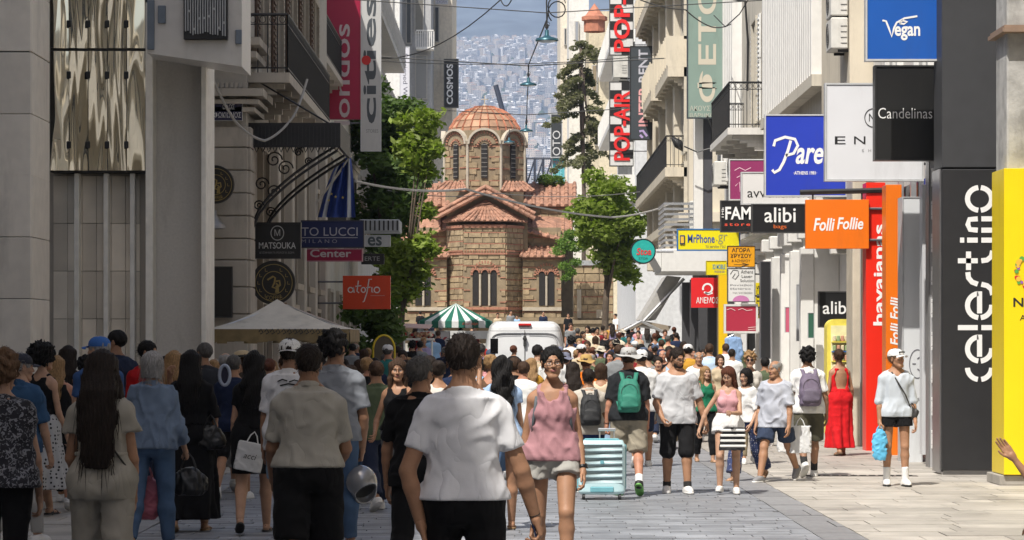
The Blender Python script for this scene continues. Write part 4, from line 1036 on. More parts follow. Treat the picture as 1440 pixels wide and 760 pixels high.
 # ---- ornate corner block
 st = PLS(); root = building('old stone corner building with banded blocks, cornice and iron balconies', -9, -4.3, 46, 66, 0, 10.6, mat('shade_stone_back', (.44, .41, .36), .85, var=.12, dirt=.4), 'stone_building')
 zc = PX(0, 150, 46).z; xl = -5.0
 rows = [PX(0, y, 46).z for y in (640, 600, 560, 520, 480, 442, 404, 366, 336, 304, 272, 240, 208, 178)]
 for za, zb2 in zip(rows[:-1], rows[1:]):
  b = B(); b.cbox(xl, -4.27, 45.92, 45.998, za + .008, zb2 - .008, .012); wobj('stone_block', b, st, root)
  b = B(); b.cbox(-4.298, -4.22, 46.002, 46.75, za + .008, zb2 - .008, .012); wobj('stone_block', b, st, root)
 c = B()
 for (zz, pr, th) in ((5.48, .05, .07), (5.60, .12, .07), (5.72, .20, .12), (6.35, .08, .10), (6.55, .14, .12)): c.box(xl - .05, -4.2 + pr, 45.9 - pr, 47.6, zz, zz + th)
 for k in range(10): c.box(xl + .02 + k * .075, xl + .06 + k * .075, 45.80, 45.9, 5.86, 5.94)
 wobj('cornice', c, st, root)
 # plaque
 s = sign('dark blue street name plaque on the stone corner', 298, 145, 341, 170, 45.85, (.02, .02, .06), [('ΟΔΟΣ', 313, 147, 330, 154, (.75, .75, .75)), ('ΦΩΚΙΩΝΟΣ', 301, 158, 339, 166, (.75, .75, .75))], frw=.006, th=.04, fr=(.5, .5, .5), name='street_plaque')
 # doors/windows of the street wall
 fm = mat('door_frame', (.38, .33, .26), .6, dirt=.3); bl = mat('shutter_blue', (.06, .16, .30), .6); br = mat('wood_brown', (.10, .06, .04), .6)
 k = 0
 for y in (48.0, 51.2, 54.4, 57.6, 60.8):
  window_set(root, -1, -4.3, y, 6.55, 1.3, 2.6, fm, GL(), shutters=br, sill=False)
  window_set(root, -1, -4.3, y, 2.9, 1.4, 2.2, fm, GL(), sill=True); window_set(root, -1, -4.3, y, .1, 1.9, 2.4, fm, GL(), sill=False)
  p = B(); p.cbox(-4.295, -4.12, y + 2.25, y + 2.75, 0, 6.2, .02); wobj('pilaster', p, st, root)
 balcony(root, -1, -4.3, 46.3, 57, 6.15, .68, st, 'iron', h=.95)
 balcony(root, -1, -4.3, 47.2, 62, 10.0, .72, st, 'iron', h=1.05)
 # wrought iron marquee
 mq = empty('iron_marquee', 'black wrought iron marquee with scrolled brackets over the pavement', 'marquee', (-3.7, 47.5, 4.9)); b = B()
 b.box(-4.38, -2.86, 46.45, 49.2, 5.26, 5.34); wobj('roof', b, IRON(), mq)
 b = B(); b.box(-4.42, -2.80, 46.40, 46.445, 4.94, 5.34); b.box(-2.85, -2.80, 46.45, 49.2, 4.94, 5.34)
 for k in range(16): x = -4.4 + k * .1; b.tube([(x, 46.42, 4.94), (x + .03, 46.42, 4.86), (x + .07, 46.42, 4.94)], .012, 4)
 for k in range(27): x = -4.4 + k * .06; b.box(x, x + .02, 46.385, 46.398, 4.98, 5.28)
 wobj('valance', b, IRON(), mq)
 for y in (46.6, 48.9):
  for kk in (0, 1):
   b = B(); b.tube([(-4.28 + 1.42 * (t / 10), y + .1 * kk, 3.55 + .1 * kk + 1.35 * (t / 10) ** .62) for t in range(11)], .024, 6)
   for (cx, cz, rr) in ((-3.9, 4.75, .14), (-4.1, 4.35, .12), (-3.5, 4.87, .07), (-4.15, 4.0, .09)):
    b.tube([(cx + rr * (1 - t / 24) * math.cos(t * .5), y, cz + rr * (1 - t / 24) * math.sin(t * .5)) for t in range(22)], .013, 5)
   wobj('bracket', b, IRON(), mq)
 t = B(); t.tube([(-3.0, 46.5, 5.34), (-4.28, 46.5, 6.1)], .016, 5); wobj('tie_rod', t, IRON(), mq)
 # shop lamp with bell shade on the stone wall
 la = empty('wall_lamp', 'bell shaped metal lamp on the banded stone corner', 'lamp', PX(300, 322, 45.6)); b = B(); b.lathe([(.20, 0), (.19, .05), (.12, .13), (.06, .22), (.05, .30), (.001, .31)], 18); b.obj('shade', mat('lamp_grey', (.28, .27, .26), .4, metal=.4), la, True)
 b = B(); b.tube([(0, 0, .3), (0, 0, .5), (-.03, .28, .55)], .018, 6); b.obj('arm', IRON(), la)
 # dark notice board
 sign('black framed menu board on the stone corner', 290, 375, 327, 447, 45.8, (.02, .02, .02), frw=.02, fr=(.05, .05, .05), th=.06, name='menu_board', cat='board')
 # next blocks down the left side
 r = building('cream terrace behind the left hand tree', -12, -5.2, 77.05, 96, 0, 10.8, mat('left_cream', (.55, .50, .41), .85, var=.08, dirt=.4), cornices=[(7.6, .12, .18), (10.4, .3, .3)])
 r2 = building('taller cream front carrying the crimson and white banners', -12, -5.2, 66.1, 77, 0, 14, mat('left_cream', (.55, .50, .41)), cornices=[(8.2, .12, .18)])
 for y in (68, 72): [window_set(r2, -1, -5.2, y, z, 1.4, 2.3, fm, GL()) for z in (1, 5, 9)]
 balcony(r2, -1, -5.2, 67, 76, 4.6, .8, st); balcony(r2, -1, -5.2, 67, 76, 8.6, .8, st)
 for y in (80, 84, 88, 92):
  for z in (1, 4.8): window_set(r, -1, -5.2, y, z, 1.4, 2.3, fm, GL())
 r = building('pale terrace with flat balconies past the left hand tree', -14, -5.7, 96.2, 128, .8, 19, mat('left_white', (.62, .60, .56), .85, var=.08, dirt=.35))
 for y in (98, 102.5, 107, 111.5, 116, 120.5):
  for z in (5, 8.2, 11.4, 14.6): window_set(r, -1, -5.7, y, z, 2.2, 2.2, fm, GL(), sill=False)
 for z in (7.6, 10.8, 14.0): balcony(r, -1, -5.7, 97, 127, z, .9, mat('slab_pale', (.6, .58, .54), .8), 'panel', corbel=False)
left_side()
# ---------------------------------------------------------------- buildings that close the street beyond the church
def far_blocks():
 fm = mat('far_frame', (.5, .48, .44), .7)
 def block(label, pa, pb, d, z1, m, wins=(), z0=1.4, dep=14):
  a, b_ = PX(pa, 0, d).x, PX(pb, 0, d).x; r = building(label, a, b_, d, d + dep, z0, z1, m)
  for (wa, wz, wb, wy, col) in wins:     # openings on the face towards the camera
   P0, P1 = PX(wa, wy, d - .01), PX(wb, wz, d - .01); q = B(); q.box(P0.x, P1.x, d - .16, d - .004, P0.z, P1.z); fr = wobj('window', q, fm, r)
   l = r.location; g = B(); g.box(P0.x + .06, P1.x - .06, d - .185, d - .162, P0.z + .06, P1.z - .06); g.v = [(x - l.x, y - l.y, z - l.z) for x, y, z in g.v]; g.obj('pane', mat('pane' + str(col), col, .15, var=0), fr)
  return r
 W0 = mat('far_cream', (.66, .60, .50), .85, dirt=.3); W1 = mat('far_white', (.70, .69, .66), .85, dirt=.25); W2 = mat('far_grey', (.42, .42, .42), .8, dirt=.2)
 dk = (.05, .055, .065)
 block('narrow white block with tall dark windows at far left of the street', 530, 562, 172, 26, W1, [(541, -10, 547, 48, dk), (549, -10, 553, 48, (.5, .5, .5))])
 r = block('grey and cream block with a balcony and air conditioner', 562, 606, 176, 27, W2, [(571, -10, 579, 62, dk), (583, -10, 596, 48, (.18, .17, .15)), (584, 78, 601, 140, (.25, .25, .25))])
 # balcony cage
 P0, P1 = PX(585, 66, 174.8), PX(610, 44, 174.8); b = B(); b.box(P0.x, P1.x, 174.8, 176, P0.z - .15, P0.z); l = r.location
 for k in range(9): x = P0.x + (P1.x - P0.x) * k / 8; b.box(x - .03, x + .03, 174.8, 174.86, P0.z, P1.z)
 b.box(P0.x, P1.x, 174.78, 174.88, P1.z, P1.z + .08); wobj('balcony', b, W1, r)
 block('tall cream block carrying the black vertical sign', 606, 636, 182, 29, W0, [(611, 10, 618, 60, dk)])
 sign('black vertical sign with white lettering on the cream block left of the dome', 624, 83, 645, 152, 180.6, (.015, .015, .018), [('COSMOS', 628, 90, 637, 147, (.8, .8, .8), dict(bold=.03, rot=90))], frw=.06, th=.3, fr=(.1, .1, .1))
 sign('white vertical sign with dark lettering high beside the left tree', 562, 66, 576, 150, 170, (.62, .62, .66), [('Designed With', 565, 76, 573, 146, (.1, .1, .14), dict(rot=-90))], frw=.04, th=.3)
 sign('small pale sign board high on the grey and cream block', 612, 0, 630, 6, 180, (.55, .55, .6), [('ΣΧΟΛΗ', 614, 1, 628, 5, (.1, .1, .2))], frw=.03, th=.2)
 # right of the church
 block('tall narrow cream block right of the hillside view', 788, 800, 205, 30, W0, [(793, 40, 797, 64, dk)])
 block('white block behind the tall pine tree', 800, 828, 198, 28, W1, [(808, 30, 814, 60, (.3, .32, .36))])
 r = block('cream block with tiled turret behind the pine tree', 828, 878, 190, 24, mat('far_yellowcream', (.66, .58, .42), .85, dirt=.3), [(832, 92, 840, 130, (.3, .24, .16)), (836, 185, 846, 205, dk)])
 P = PX(836, 24, 188); t = B(); t.lathe([(.7, -1.0), (.7, -.3), (.85, -.25), (.85, 0), (.6, .1), (.0, .9)], 10, Matrix.Translation(P)); wobj('turret', t, mat('brick_red', (.45, .18, .11), .85, var=.25, scale=3), r)
 sign('dark hanging sign with pale letters behind the pine tree', 774, 160, 791, 222, 168, (.05, .055, .06), [('OTO', 777, 184, 788, 219, (.6, .6, .6), dict(rot=90))], frw=.05, th=.3)
 sign('turquoise and white poster board under the dark hanging sign', 776, 222, 795, 258, 168.3, (.12, .45, .50), [('MALL', 778, 226, 792, 231, (.6, .12, .1)), ('SALE', 778, 238, 790, 248, (.3, .62, .66))], frw=.05, th=.3)
 c = empty('crane', 'dark crane jib leaning over the roofs left of the lamps', 'crane', PX(712, 160, 300)); b = B(); P0, P1 = PX(712, 175, 300), PX(697, 120, 300)
 b.tube([P0, P1], .28, 6); wobj('jib', b, mat('crane_dark', (.05, .06, .09), .6), c)
 b = B(); P2 = PX(712, 300, 300); b.tube([P2, P0], .34, 6); wobj('mast', b, mat('crane_dark', (.05, .06, .09), .6), c)
 b = B(); r = empty('bell_frame', 'dark steel frame tower standing behind the church roof', 'frame', PX(765, 262, 200))
 for px in (740, 752, 764, 776, 786): b.tube([PX(px, 262, 200), PX(px, 222, 200)], .09, 5)
 for a, c_ in ((740, 752), (752, 764), (764, 776)): b.tube([PX(a, 262, 200), PX(c_, 224, 200)], .06, 5)
 b.tube([PX(740, 223, 200), PX(786, 223, 200)], .08, 5); wobj('post', b, mat('crane_dark', (.05, .06, .09)), r)
 rr = building('row of low pale roofs behind the church', PX(540, 0, 235).x, PX(900, 0, 235).x, 235, 250, 0, PX(0, 262, 235).z, W1)
far_blocks()
# ---------------------------------------------------------------- the church
def church():
 D = 150.0; C = lambda px, py, dd=0.0: PX(px, py, D + dd)
 root = empty('brick_church', 'old tan stone church with a red tiled dome at the end of the street', 'church', (-1.4, 153, gz(150)))
 L0 = root.location
 def part(nm, b, m, smooth=False, **kw): return wobj(nm, b, m, root, smooth, **kw)
 base = mat('church_mortar', (.25, .195, .125), .95, var=.2, scale=2.5, bump=.3, bscale=14)
 stone = mat('church_stone', (.335, .255, .155), .9, var=.32, scale=3.2, bump=.5, bscale=14, obj_var=.17, dirt=.55, world=True)
 brick = mat('church_brick', (.36, .17, .11), .9, var=.3, scale=12)
 marb = mat('church_marble', (.44, .39, .31), .7, var=.15, scale=3, dirt=.2)
 tile = mat('roof_tile', (.335, .175, .115), .8, var=.45, scale=3.5, bump=.2, bscale=30, dirt=.55)
 tilev = mat('dome_tile', (.35, .205, .125), .8, var=.22, scale=3, obj_var=.28, dirt=.5, world=True)
 hole = mat('church_dark', (.015, .013, .012), .8, var=0)
 zb = gz(150)
 nst = [0]; rs = np.random.RandomState(21)
 u = B(); u.cbox(-.5, .5, -.5, .5, -.5, .5, .03); su = u.mesh('stone', stone); joined = B()
 def courses(o, ux, nrm, w, z0, z1, holes=(), single=True, hmin=.25, lmin=.36, lmax=.70):
  """stone courses with thin brick bands on a wall face; o: left end, ux along it, nrm outwards"""
  ux = Vector(ux).normalized(); nrm = Vector(nrm).normalized(); z = z0; bb = B(); row = 0
  while z < z1 - .1:
   h = min(rs.uniform(hmin, hmin * 1.3), z1 - z); x = 0 if row % 2 else -rs.uniform(.1, .4)
   while x < w:
    l = rs.uniform(lmin, lmax); a, c = max(x, 0), min(x + l, w)
    if c - a > .08 and not any(a < q[1] and c > q[0] and z < q[3] and z + h > q[2] for q in holes):
     cx = (a + c) / 2; P = Vector(o) + ux * cx; P.z = z + h / 2; pr = rs.uniform(.03, .07)
     M = frame(P + nrm * (pr / 2), ux * (c - a - .05), nrm * pr, Vector((0, 0, 1)) * (h - .05))
     if single and nst[0] < 290:
      s_ = add('stone', su, root); s_.matrix_basis = Matrix.Translation(-L0) @ M; nst[0] += 1
     else:
      joined.cbox(-.5, .5, -.5, .5, -.5, .5, .03, M)
    x += l
   z += h
   if row % 2 == 0:
    segs = [(0, w)]
    for q in holes:
     if z < q[3] and z + .06 > q[2]: segs = [s2 for (a, c) in segs for s2 in ((a, min(c, q[0])), (max(a, q[1]), c)) if s2[1] - s2[0] > .05]
    for (a, c) in segs:
     P = Vector(o) + ux * (a + c) / 2; P.z = z + .005; M = frame(P + nrm * .02, ux * (c - a), nrm * .05, Vector((0, 0, .05))); bb.box(-.5, .5, -.5, .5, -.5, .5, M)
    z += .03
   row += 1
  if bb.v: part('brick_course', bb, brick, kind='stuff')
 def wall(a, b_, z0, z1, th=.5):
  """core wall between two ground points (x, y)"""
  a, b_ = Vector((*a, 0)), Vector((*b_, 0)); t = (b_ - a).normalized(); n = Vector((t.y, -t.x, 0)); q = B()
  V = [a, b_, b_ - n * th, a - n * th]; q.prism([(p.x, p.y) for p in V], z0, z1); part('wall', q, base); return a, t, n, (b_ - a).length
 def arched(px0, px1, py0, py1, dd, nm='window', n=8, o=None, ux=(1, 0, 0), nrm=(0, -1, 0)):
  P0, P1 = C(px0, py1, dd), C(px1, py0, dd); w = P1.x - P0.x; r = w / 2; zc = P1.z - r
  pts = [(P0.x, P0.z), (P1.x, P0.z)] + [((P0.x + P1.x) / 2 + r * math.cos(math.pi * i / n), zc + r * math.sin(math.pi * i / n)) for i in range(n + 1)]
  q = B(); q.prism(pts, 0, .03, Matrix.Translation((0, D + dd + .03, 0)) @ XZ); wo = part(nm, q, hole); return wo, P0, P1, zc, r
 def arch_bricks(cx, zc, r, y, n=11, m=None):
  b = B()
  for i in range(n):
   a = math.pi * (i + .5) / n; M = Matrix.Translation((cx + r * math.cos(a), y, zc + r * math.sin(a))) @ Matrix.Rotation(-a + math.pi / 2, 4, 'Y'); b.cbox(-.04, .04, -.05, .0, -.07, .07, .006, M)
  part('brick_arch', b, m or brick)
 def barrel(a, b_, c, d_, nm='roof_tiles', sp=.38, rows=6, m=None, r=.085):
  """rows of half-round cover tiles between an eave a-b and a ridge d-c (a below d)"""
  a, b_, c, d_ = map(Vector, (a, b_, c, d_)); bs = B(); nn = (b_ - a).cross(d_ - a).normalized(); 
  if nn.z < 0: nn = -nn
  k = nn * .05; bs.add([a, b_, c, d_, a - k, b_ - k, c - k, d_ - k], [(0, 1, 2, 3), (7, 6, 5, 4), (4, 5, 1, 0), (5, 6, 2, 1), (6, 7, 3, 2), (7, 4, 0, 3)]); part('roof', bs, m or tile)
  n = max(2, int((b_ - a).length / sp)); t = B()
  for i in range(n + 1):
   u_ = i / n; p, q = a.lerp(b_, u_), d_.lerp(c, u_)
   if (q - p).length < .1: continue
   ax = (q - p).normalized(); ex = ax.cross(nn).normalized()
   for j in range(rows):
    p0, p1 = p.lerp(q, j / rows) - ax * .03, p.lerp(q, (j + 1) / rows) + ax * .02
    V = []
    for (P, rr) in ((p0, r * 1.12), (p1, r * .86)):
     for s2 in range(6): an = math.pi * s2 / 5; V.append(P + ex * rr * math.cos(an) + nn * (rr * math.sin(an) + .01))
    t.add(V, [(s2, s2 + 1, 7 + s2, 6 + s2) for s2 in range(5)] + [(5, 4, 3, 2, 1, 0)])
  part(nm, t, m or tile, kind='stuff')
 # --- main body behind the apse
 X = lambda px, dd=0: C(px, 0, dd).x; Z = lambda py, dd=0: C(0, py, dd).z
 z0 = zb - .3
 # apse: three sides
 A0, A1, A2, A3 = (X(629), D + 1.45), (X(652), D), (X(711), D), (X(735), D + 1.45)
 ze = Z(316)
 for (p, q, hl) in ((A1, A2, None), (A0, A1, None), (A2, A3, None)):
  a, t, n, w = wall(p, q, z0, ze)
  holes = []
  if p is A1: holes = [(X(664) - X(652) - .12, X(700) - X(652) + .12, Z(432), Z(378) + .12), ]
  courses(a, t, n, w, Z(447), ze - .02, holes)
 for px in (664.5, 677.5, 690): arched(px, px + 8.5, 380, 430, -.02)
 for px in (675.2, 688.2): c = B(); P = C(px, 430, -.08); c.tube([(P.x, P.y, P.z), (P.x, P.y, Z(386))], .055, 8); part('column', c, marb)
 arch_bricks(X(682.2), Z(388), .72, D - .03, 15); arch_bricks(X(669), Z(384), .22, D - .035, 7); arch_bricks(X(682), Z(384), .22, D - .035, 7); arch_bricks(X(694.3), Z(384), .22, D - .035, 7)
 b = B(); 
 for (p, q) in ((A0, A1), (A1, A2), (A2, A3)):
  v = Vector((q[0] - p[0], q[1] - p[1], 0)); nrm = Vector((v.y, -v.x, 0)).normalized(); P = Vector(((p[0] + q[0]) / 2, (p[1] + q[1]) / 2, Z(357)))
  L_ = v.length
  for zz, hh, pr in ((Z(357), .10, .10), (Z(434), .14, .14), (ze - .10, .14, .12)):
   P.z = zz; b.box(-.5, .5, -.5, .5, -.5, .5, frame(P + nrm * pr / 2, v.normalized() * L_, nrm * pr, Vector((0, 0, hh))))
  k = int(L_ / .14)
  for i in range(k): Pq = Vector((p[0], p[1], Z(353))) + v * ((i + .5) / k) + nrm * .07; b.box(-.5, .5, -.5, .5, -.5, .5, frame(Pq, v.normalized() * .08, nrm * .09, Vector((0, 0, .08))))
 part('string_course', b, brick, kind='stuff')
 # apse roof: three tiled slopes
 ap = C(683, 283, 1.4); ev = [(A0[0] - .25, A0[1] - .0), (A1[0] - .12, A1[1] - .3), (A2[0] + .12, A2[1] - .3), (A3[0] + .25, A3[1])]
 for i in range(3): barrel((*ev[i], Z(311)), (*ev[i + 1], Z(311)), ap, ap, sp=.30, rows=6, r=.075)
 # body walls and gable roofs
 def box(px0, px1, pt, pb, dd, dep=6, nm='wall', m=base): q = B(); q.box(X(px0, dd), X(px1, dd), D + dd, D + dd + dep, z0 if pb is None else Z(pb, dd), Z(pt, dd)); part(nm, q, m)
 box(628, 742, 300, None, 1.5, 9)
 g = B(); g.prism([(X(622, 1.5), Z(300, 1.5)), (X(748, 1.5), Z(300, 1.5)), (X(683, 1.5), Z(270, 1.5))], 0, 8, Matrix.Translation((0, D + 9.5, 0)) @ XZ); part('gable', g, base)
 rg = [C(683, 262, .9), C(683, 262, 9)]
 barrel(C(750, 300, .9), C(750, 300, 9), rg[1], rg[0], sp=.9, rows=7, r=.09); barrel(C(612, 300, 9), C(612, 300, .9), rg[0], rg[1], sp=.9, rows=7, r=.09)
 # rake tiles along the gable front
 for (pa, pb_) in ((C(612, 301, .75), C(683, 263, .75)), (C(752, 301, .75), C(683, 263, .75))):
  for dz in (0, -.26): 
   q = B(); n_ = 9
   for i in range(n_):
    p0, p1 = pa.lerp(pb_, i / n_), pa.lerp(pb_, (i + 1) / n_); q.tube([p0 + Vector((0, dz * .6, dz)), p1 + Vector((0, dz * .6, dz))], [.13, .10], 8)
   part('rake_tiles', q, tile, kind='stuff')
 # side apses
 for sgn, pxs, win in ((-1, (572, 628), (584, 607)), (1, (735, 790), (758, 779))):
  a, t, n, w = wall((X(pxs[0]), D + .9), (X(pxs[1]), D + .9), z0, Z(360))
  hx0 = X(win[0], .9) - X(pxs[0]); hx1 = X(win[1], .9) - X(pxs[0])
  courses(a, t, n, w, Z(447), Z(364), [(hx0 - .15, hx1 + .15, Z(432), Z(374))])
  for k in (0, 1): p = win[0] + k * 12.5; arched(p, p + 9, 382, 430, .86)
  c = B(); P = C((win[0] + win[1]) / 2, 430, .8); c.tube([(P.x, P.y, P.z), (P.x, P.y, Z(388))], .06, 8); part('column', c, marb)
  cx = (X(win[0], .9) + X(win[1], .9)) / 2; arch_bricks(cx, Z(388), .62, D + .87, 13); arch_bricks(cx - .25, Z(386), .24, D + .865, 7); arch_bricks(cx + .25, Z(386), .24, D + .865, 7)
  barrel((X(pxs[0]) - .1, D + .5, Z(361)), (X(pxs[1]) + .1, D + .5, Z(361)), (X(pxs[1]) - .1, D + 2.2, Z(344)), (X(pxs[0]) + .1, D + 2.2, Z(344)), sp=.34, rows=4)
  s_ = B(); s_.box(X(pxs[0]), X(pxs[1]), D + .75, D + .9, Z(437), Z(432)); part('string_course', s_, marb)
  # upper wall and lean-to roof
  q = B(); q.box(X(pxs[0]), X(pxs[1]), D + 2.1, D + 7, Z(344) - .4, Z(318)); part('wall', q, base)
  courses((X(pxs[0]), D + 2.1, 0), (1, 0, 0), (0, -1, 0), w, Z(340), Z(322), single=False)
  if sgn > 0: barrel(C(738, 325, 1.6), C(803, 342, 1.6), C(803, 300, 6), C(738, 296, 6), sp=.42, rows=6)
  else: barrel(C(565, 342, 1.6), C(630, 322, 1.6), C(630, 296, 6), C(565, 300, 6), sp=.42, rows=6)
 # right wing with square tiled roof, left wing likewise
 for (a, c_) in ((740, 806), (560, 628)):
  q = B(); q.box(X(a, 5), X(c_, 5), D + 5, D + 10, z0, Z(290, 5)); part('wall', q, base); courses((X(a, 5), D + 5, 0), (1, 0, 0), (0, -1, 0), X(c_, 5) - X(a, 5), Z(316, 5), Z(292, 5), single=False)
  barrel(C(a - 1, 290, 4.7), C(c_ + 2, 290, 4.7), C(c_ + 2, 258, 8.5), C(a - 1, 258, 8.5), sp=.43, rows=4, r=.12)
 # low rough wall to the right
 a, t, n, w = wall((X(806), D - .6), (X(862), D - .6), z0, Z(372)); courses(a, t, n, w, Z(449), Z(374), single=True, hmin=.34, lmin=.5, lmax=.95)
 q = B(); q.box(X(803), X(864), D - .75, D + .1, Z(374), Z(367)); part('coping', q, mat('lead_grey', (.35, .36, .37), .6, dirt=.3))
 q = B(); q.cbox(X(811), X(817), D - .72, D - .60, Z(448), Z(408), .01); q.cbox(X(838), X(847), D - .68, D - .60, Z(448), Z(436), .01); part('marble_post', q, marb)
 q = B(); q.box(X(560), X(812), D - 1.2, D + .4, z0, Z(447)); part('plinth', q, base); q = B(); q.box(X(805), X(885), D - 2.4, D - .8, z0, Z(452)); q.box(X(560), X(885), D - 2.5, D - .7, Z(456), Z(451)); part('bench_ledge', q, base)
 # ---- drum: octagon, one side to the camera
 cx = X(681, 4); cy = D + 6.3; ap_ = 2.13 * 1.03; sd_ = ap_ * 2 * math.tan(math.pi / 8); zt = Z(196, 4); zd0 = Z(262, 4)
 q = B(); R8 = ap_ / math.cos(math.pi / 8); q.prism([(cx + (R8 - .06) * math.cos(math.pi / 8 + k * math.pi / 4), cy + (R8 - .06) * math.sin(math.pi / 8 + k * math.pi / 4)) for k in range(8)], zd0 - 2.5, zt + .5); part('drum', q, base)
 for k in range(8):
  an = -math.pi / 2 + k * math.pi / 4; nrm = Vector((math.cos(an), math.sin(an), 0)); ux = Vector((-nrm.y, nrm.x, 0)); o = Vector((cx, cy, 0)) + nrm * (ap_ - .05); M = frame(o, ux, -nrm, Vector((0, 0, 1)))
  vis = nrm.y < .2
  if vis: courses(o - ux * sd_ / 2, ux, nrm, sd_, zd0, zt - .25, [(sd_ / 2 - .26, sd_ / 2 + .26, zd0 + .3, zt - .2)], single=False, hmin=.26, lmin=.35, lmax=.6)
  hb = zt - .25; r = sd_ / 2 - .10
  arc_ = [(r * math.cos(math.pi * i / 12), hb + r * math.sin(math.pi * i / 12) * .92) for i in range(13)]; arc2 = [(p[0] * 1.14, hb + (p[1] - hb) * 1.16) for p in arc_]
  q = B(); q.prism(arc_ + [], 0, .06, M @ XZ) ; part('lunette', q, base)
  q = B()
  for i in range(12): q.prism([arc_[i], arc2[i], arc2[i + 1], arc_[i + 1]], 0, .24, M @ XZ)
  part('arch_moulding', q, marb)
  q = B()
  for i in range(13):
   a2 = math.pi * (i + .5) / 13; q.cbox(-.035, .035, -.13, -.061, -.06, .06, .005, M @ Matrix.Translation((r * .84 * math.cos(a2), 0, hb + r * .78 * math.sin(a2))) @ Matrix.Rotation(math.pi / 2 - a2, 4, 'Y'))
  for i in range(9):
   a2 = math.pi * (i + .5) / 9; q.cbox(-.03, .03, -.13, -.061, -.06, .06, .005, M @ Matrix.Translation((.36 * math.cos(a2), 0, hb - .1 + .36 * math.sin(a2))) @ Matrix.Rotation(math.pi / 2 - a2, 4, 'Y'))
  part('brick_arch', q, brick)
  q = B(); pts = [(-.17, zd0 + .45), (.17, zd0 + .45)] + [(.17 * math.cos(math.pi * i / 8), hb - .12 + .17 * math.sin(math.pi * i / 8)) for i in range(9)]; q.prism(pts, 0, .09, M @ XZ); wo = part('window', q, hole)
  q = B()
  for i in range(9): q.box(-.16, .16, -.105, -.092, zd0 + .55 + .24 * i, zd0 + .58 + .24 * i, M)
  q.v = [(x - L0.x, y - L0.y, z - L0.z) for x, y, z in q.v]; q.obj('lattice', mat('lattice_grey', (.22, .21, .19), .8), wo)
  c = B(); a3 = an + math.pi / 8; px_, py_ = cx + R8 * math.cos(a3), cy + R8 * math.sin(a3); c.tube([(px_, py_, zd0 - .2), (px_, py_, hb + .05)], .075, 8); c.lathe([(.08, 0), (.15, .14), (.15, .2), (.001, .21)], 8, Matrix.Translation((px_, py_, hb))); part('column', c, marb)
 # dome tiles
 q = B(); dr = 2.02; dome_h = 2.05; zc = zt - .12
 prof = [(dr * math.cos(t) * .985, zc + dome_h * math.sin(t)) for t in [math.pi / 2 * i / 12 for i in range(12)]] + [(.001, zc + dome_h)]
 q.lathe(prof, 32, Matrix.Translation((cx, cy, 0))); part('dome', q, tile, True)
 rows = 7; NM = 24
 for j in range(rows):
  t0, t1 = math.pi / 2 * (j / rows) * .97, math.pi / 2 * ((j + 1) / rows) * .97
  for kind in (0, 1):
   b = B(); V = []
   w0 = math.pi / NM * (.86 if not kind else .20); sub = 4
   for (t, lift) in ((t0 - .025, .06), (t1, .02)):
    for s2 in range(sub + 1):
     a = -w0 + 2 * w0 * s2 / sub; bulge = (.015 if not kind else .10 * math.sin(math.pi * s2 / sub) * (1 if t1 < 1.3 else .6)); rr = (dr + lift + bulge)
     V.append((rr * math.cos(t) * math.cos(a), rr * math.cos(t) * math.sin(a), (dome_h + lift + bulge) * math.sin(t)))
   n5 = sub + 1; inner = [tuple(np.array(v) * .965) for v in V]; V += inner
   Fq = [(s2, s2 + 1, n5 + s2 + 1, n5 + s2) for s2 in range(sub)] + [(s2 + 2 * n5 + 1, s2 + 2 * n5, s2, s2 + 1) for s2 in range(sub)] + [(0, n5, 3 * n5, 2 * n5), (n5 - 1, 3 * n5 - 1, 4 * n5 - 1, 2 * n5 - 1)]
   me = new_mesh('tile', V, Fq, tilev if not kind else mat('dome_cover_tile', (.36, .135, .075), .8, var=.3, scale=3, obj_var=.2, dirt=.4, world=True))
   for i in range(NM):
    a = 2 * math.pi * (i + (.5 if kind else 0)) / NM
    if math.sin(a) > .35: continue
    o = add('tile', me, root); o.matrix_basis = Matrix.Translation((cx - L0.x, cy - L0.y, zc - L0.z)) @ Matrix.Rotation(a, 4, 'Z')
 b = B(); P = Vector((cx, cy, zc + dome_h)); b.lathe([(.16, 0), (.14, .10), (.05, .14), (.001, .15)], 10, Matrix.Translation(P)); b.tube([P, P + Vector((0, 0, .62))], .03, 5); b.tube([P + Vector((-.2, 0, .42)), P + Vector((.2, 0, .42))], .03, 5); part('cross', b, marb)
 part('stone_facing', joined, stone, kind='stuff') if joined.v else None
 # little skirt roofs round the foot of the drum
 for k in (6, 7, 5):
  an = k * math.pi / 4; 
 barrel((cx - 1.9 - .8, cy - 3.2, Z(270, 4)), (cx - .95, cy - 3.2, Z(270, 4)), (cx - 1.2, cy - 2.0, Z(256, 4)), (cx - 2.1, cy - 2.0, Z(256, 4)), sp=.3, rows=3, r=.08)
 barrel((cx + .95, cy - 3.2, Z(270, 4)), (cx + 2.7, cy - 3.2, Z(270, 4)), (cx + 2.1, cy - 2.0, Z(256, 4)), (cx + 1.2, cy - 2.0, Z(256, 4)), sp=.3, rows=3, r=.08)
 return root
church()
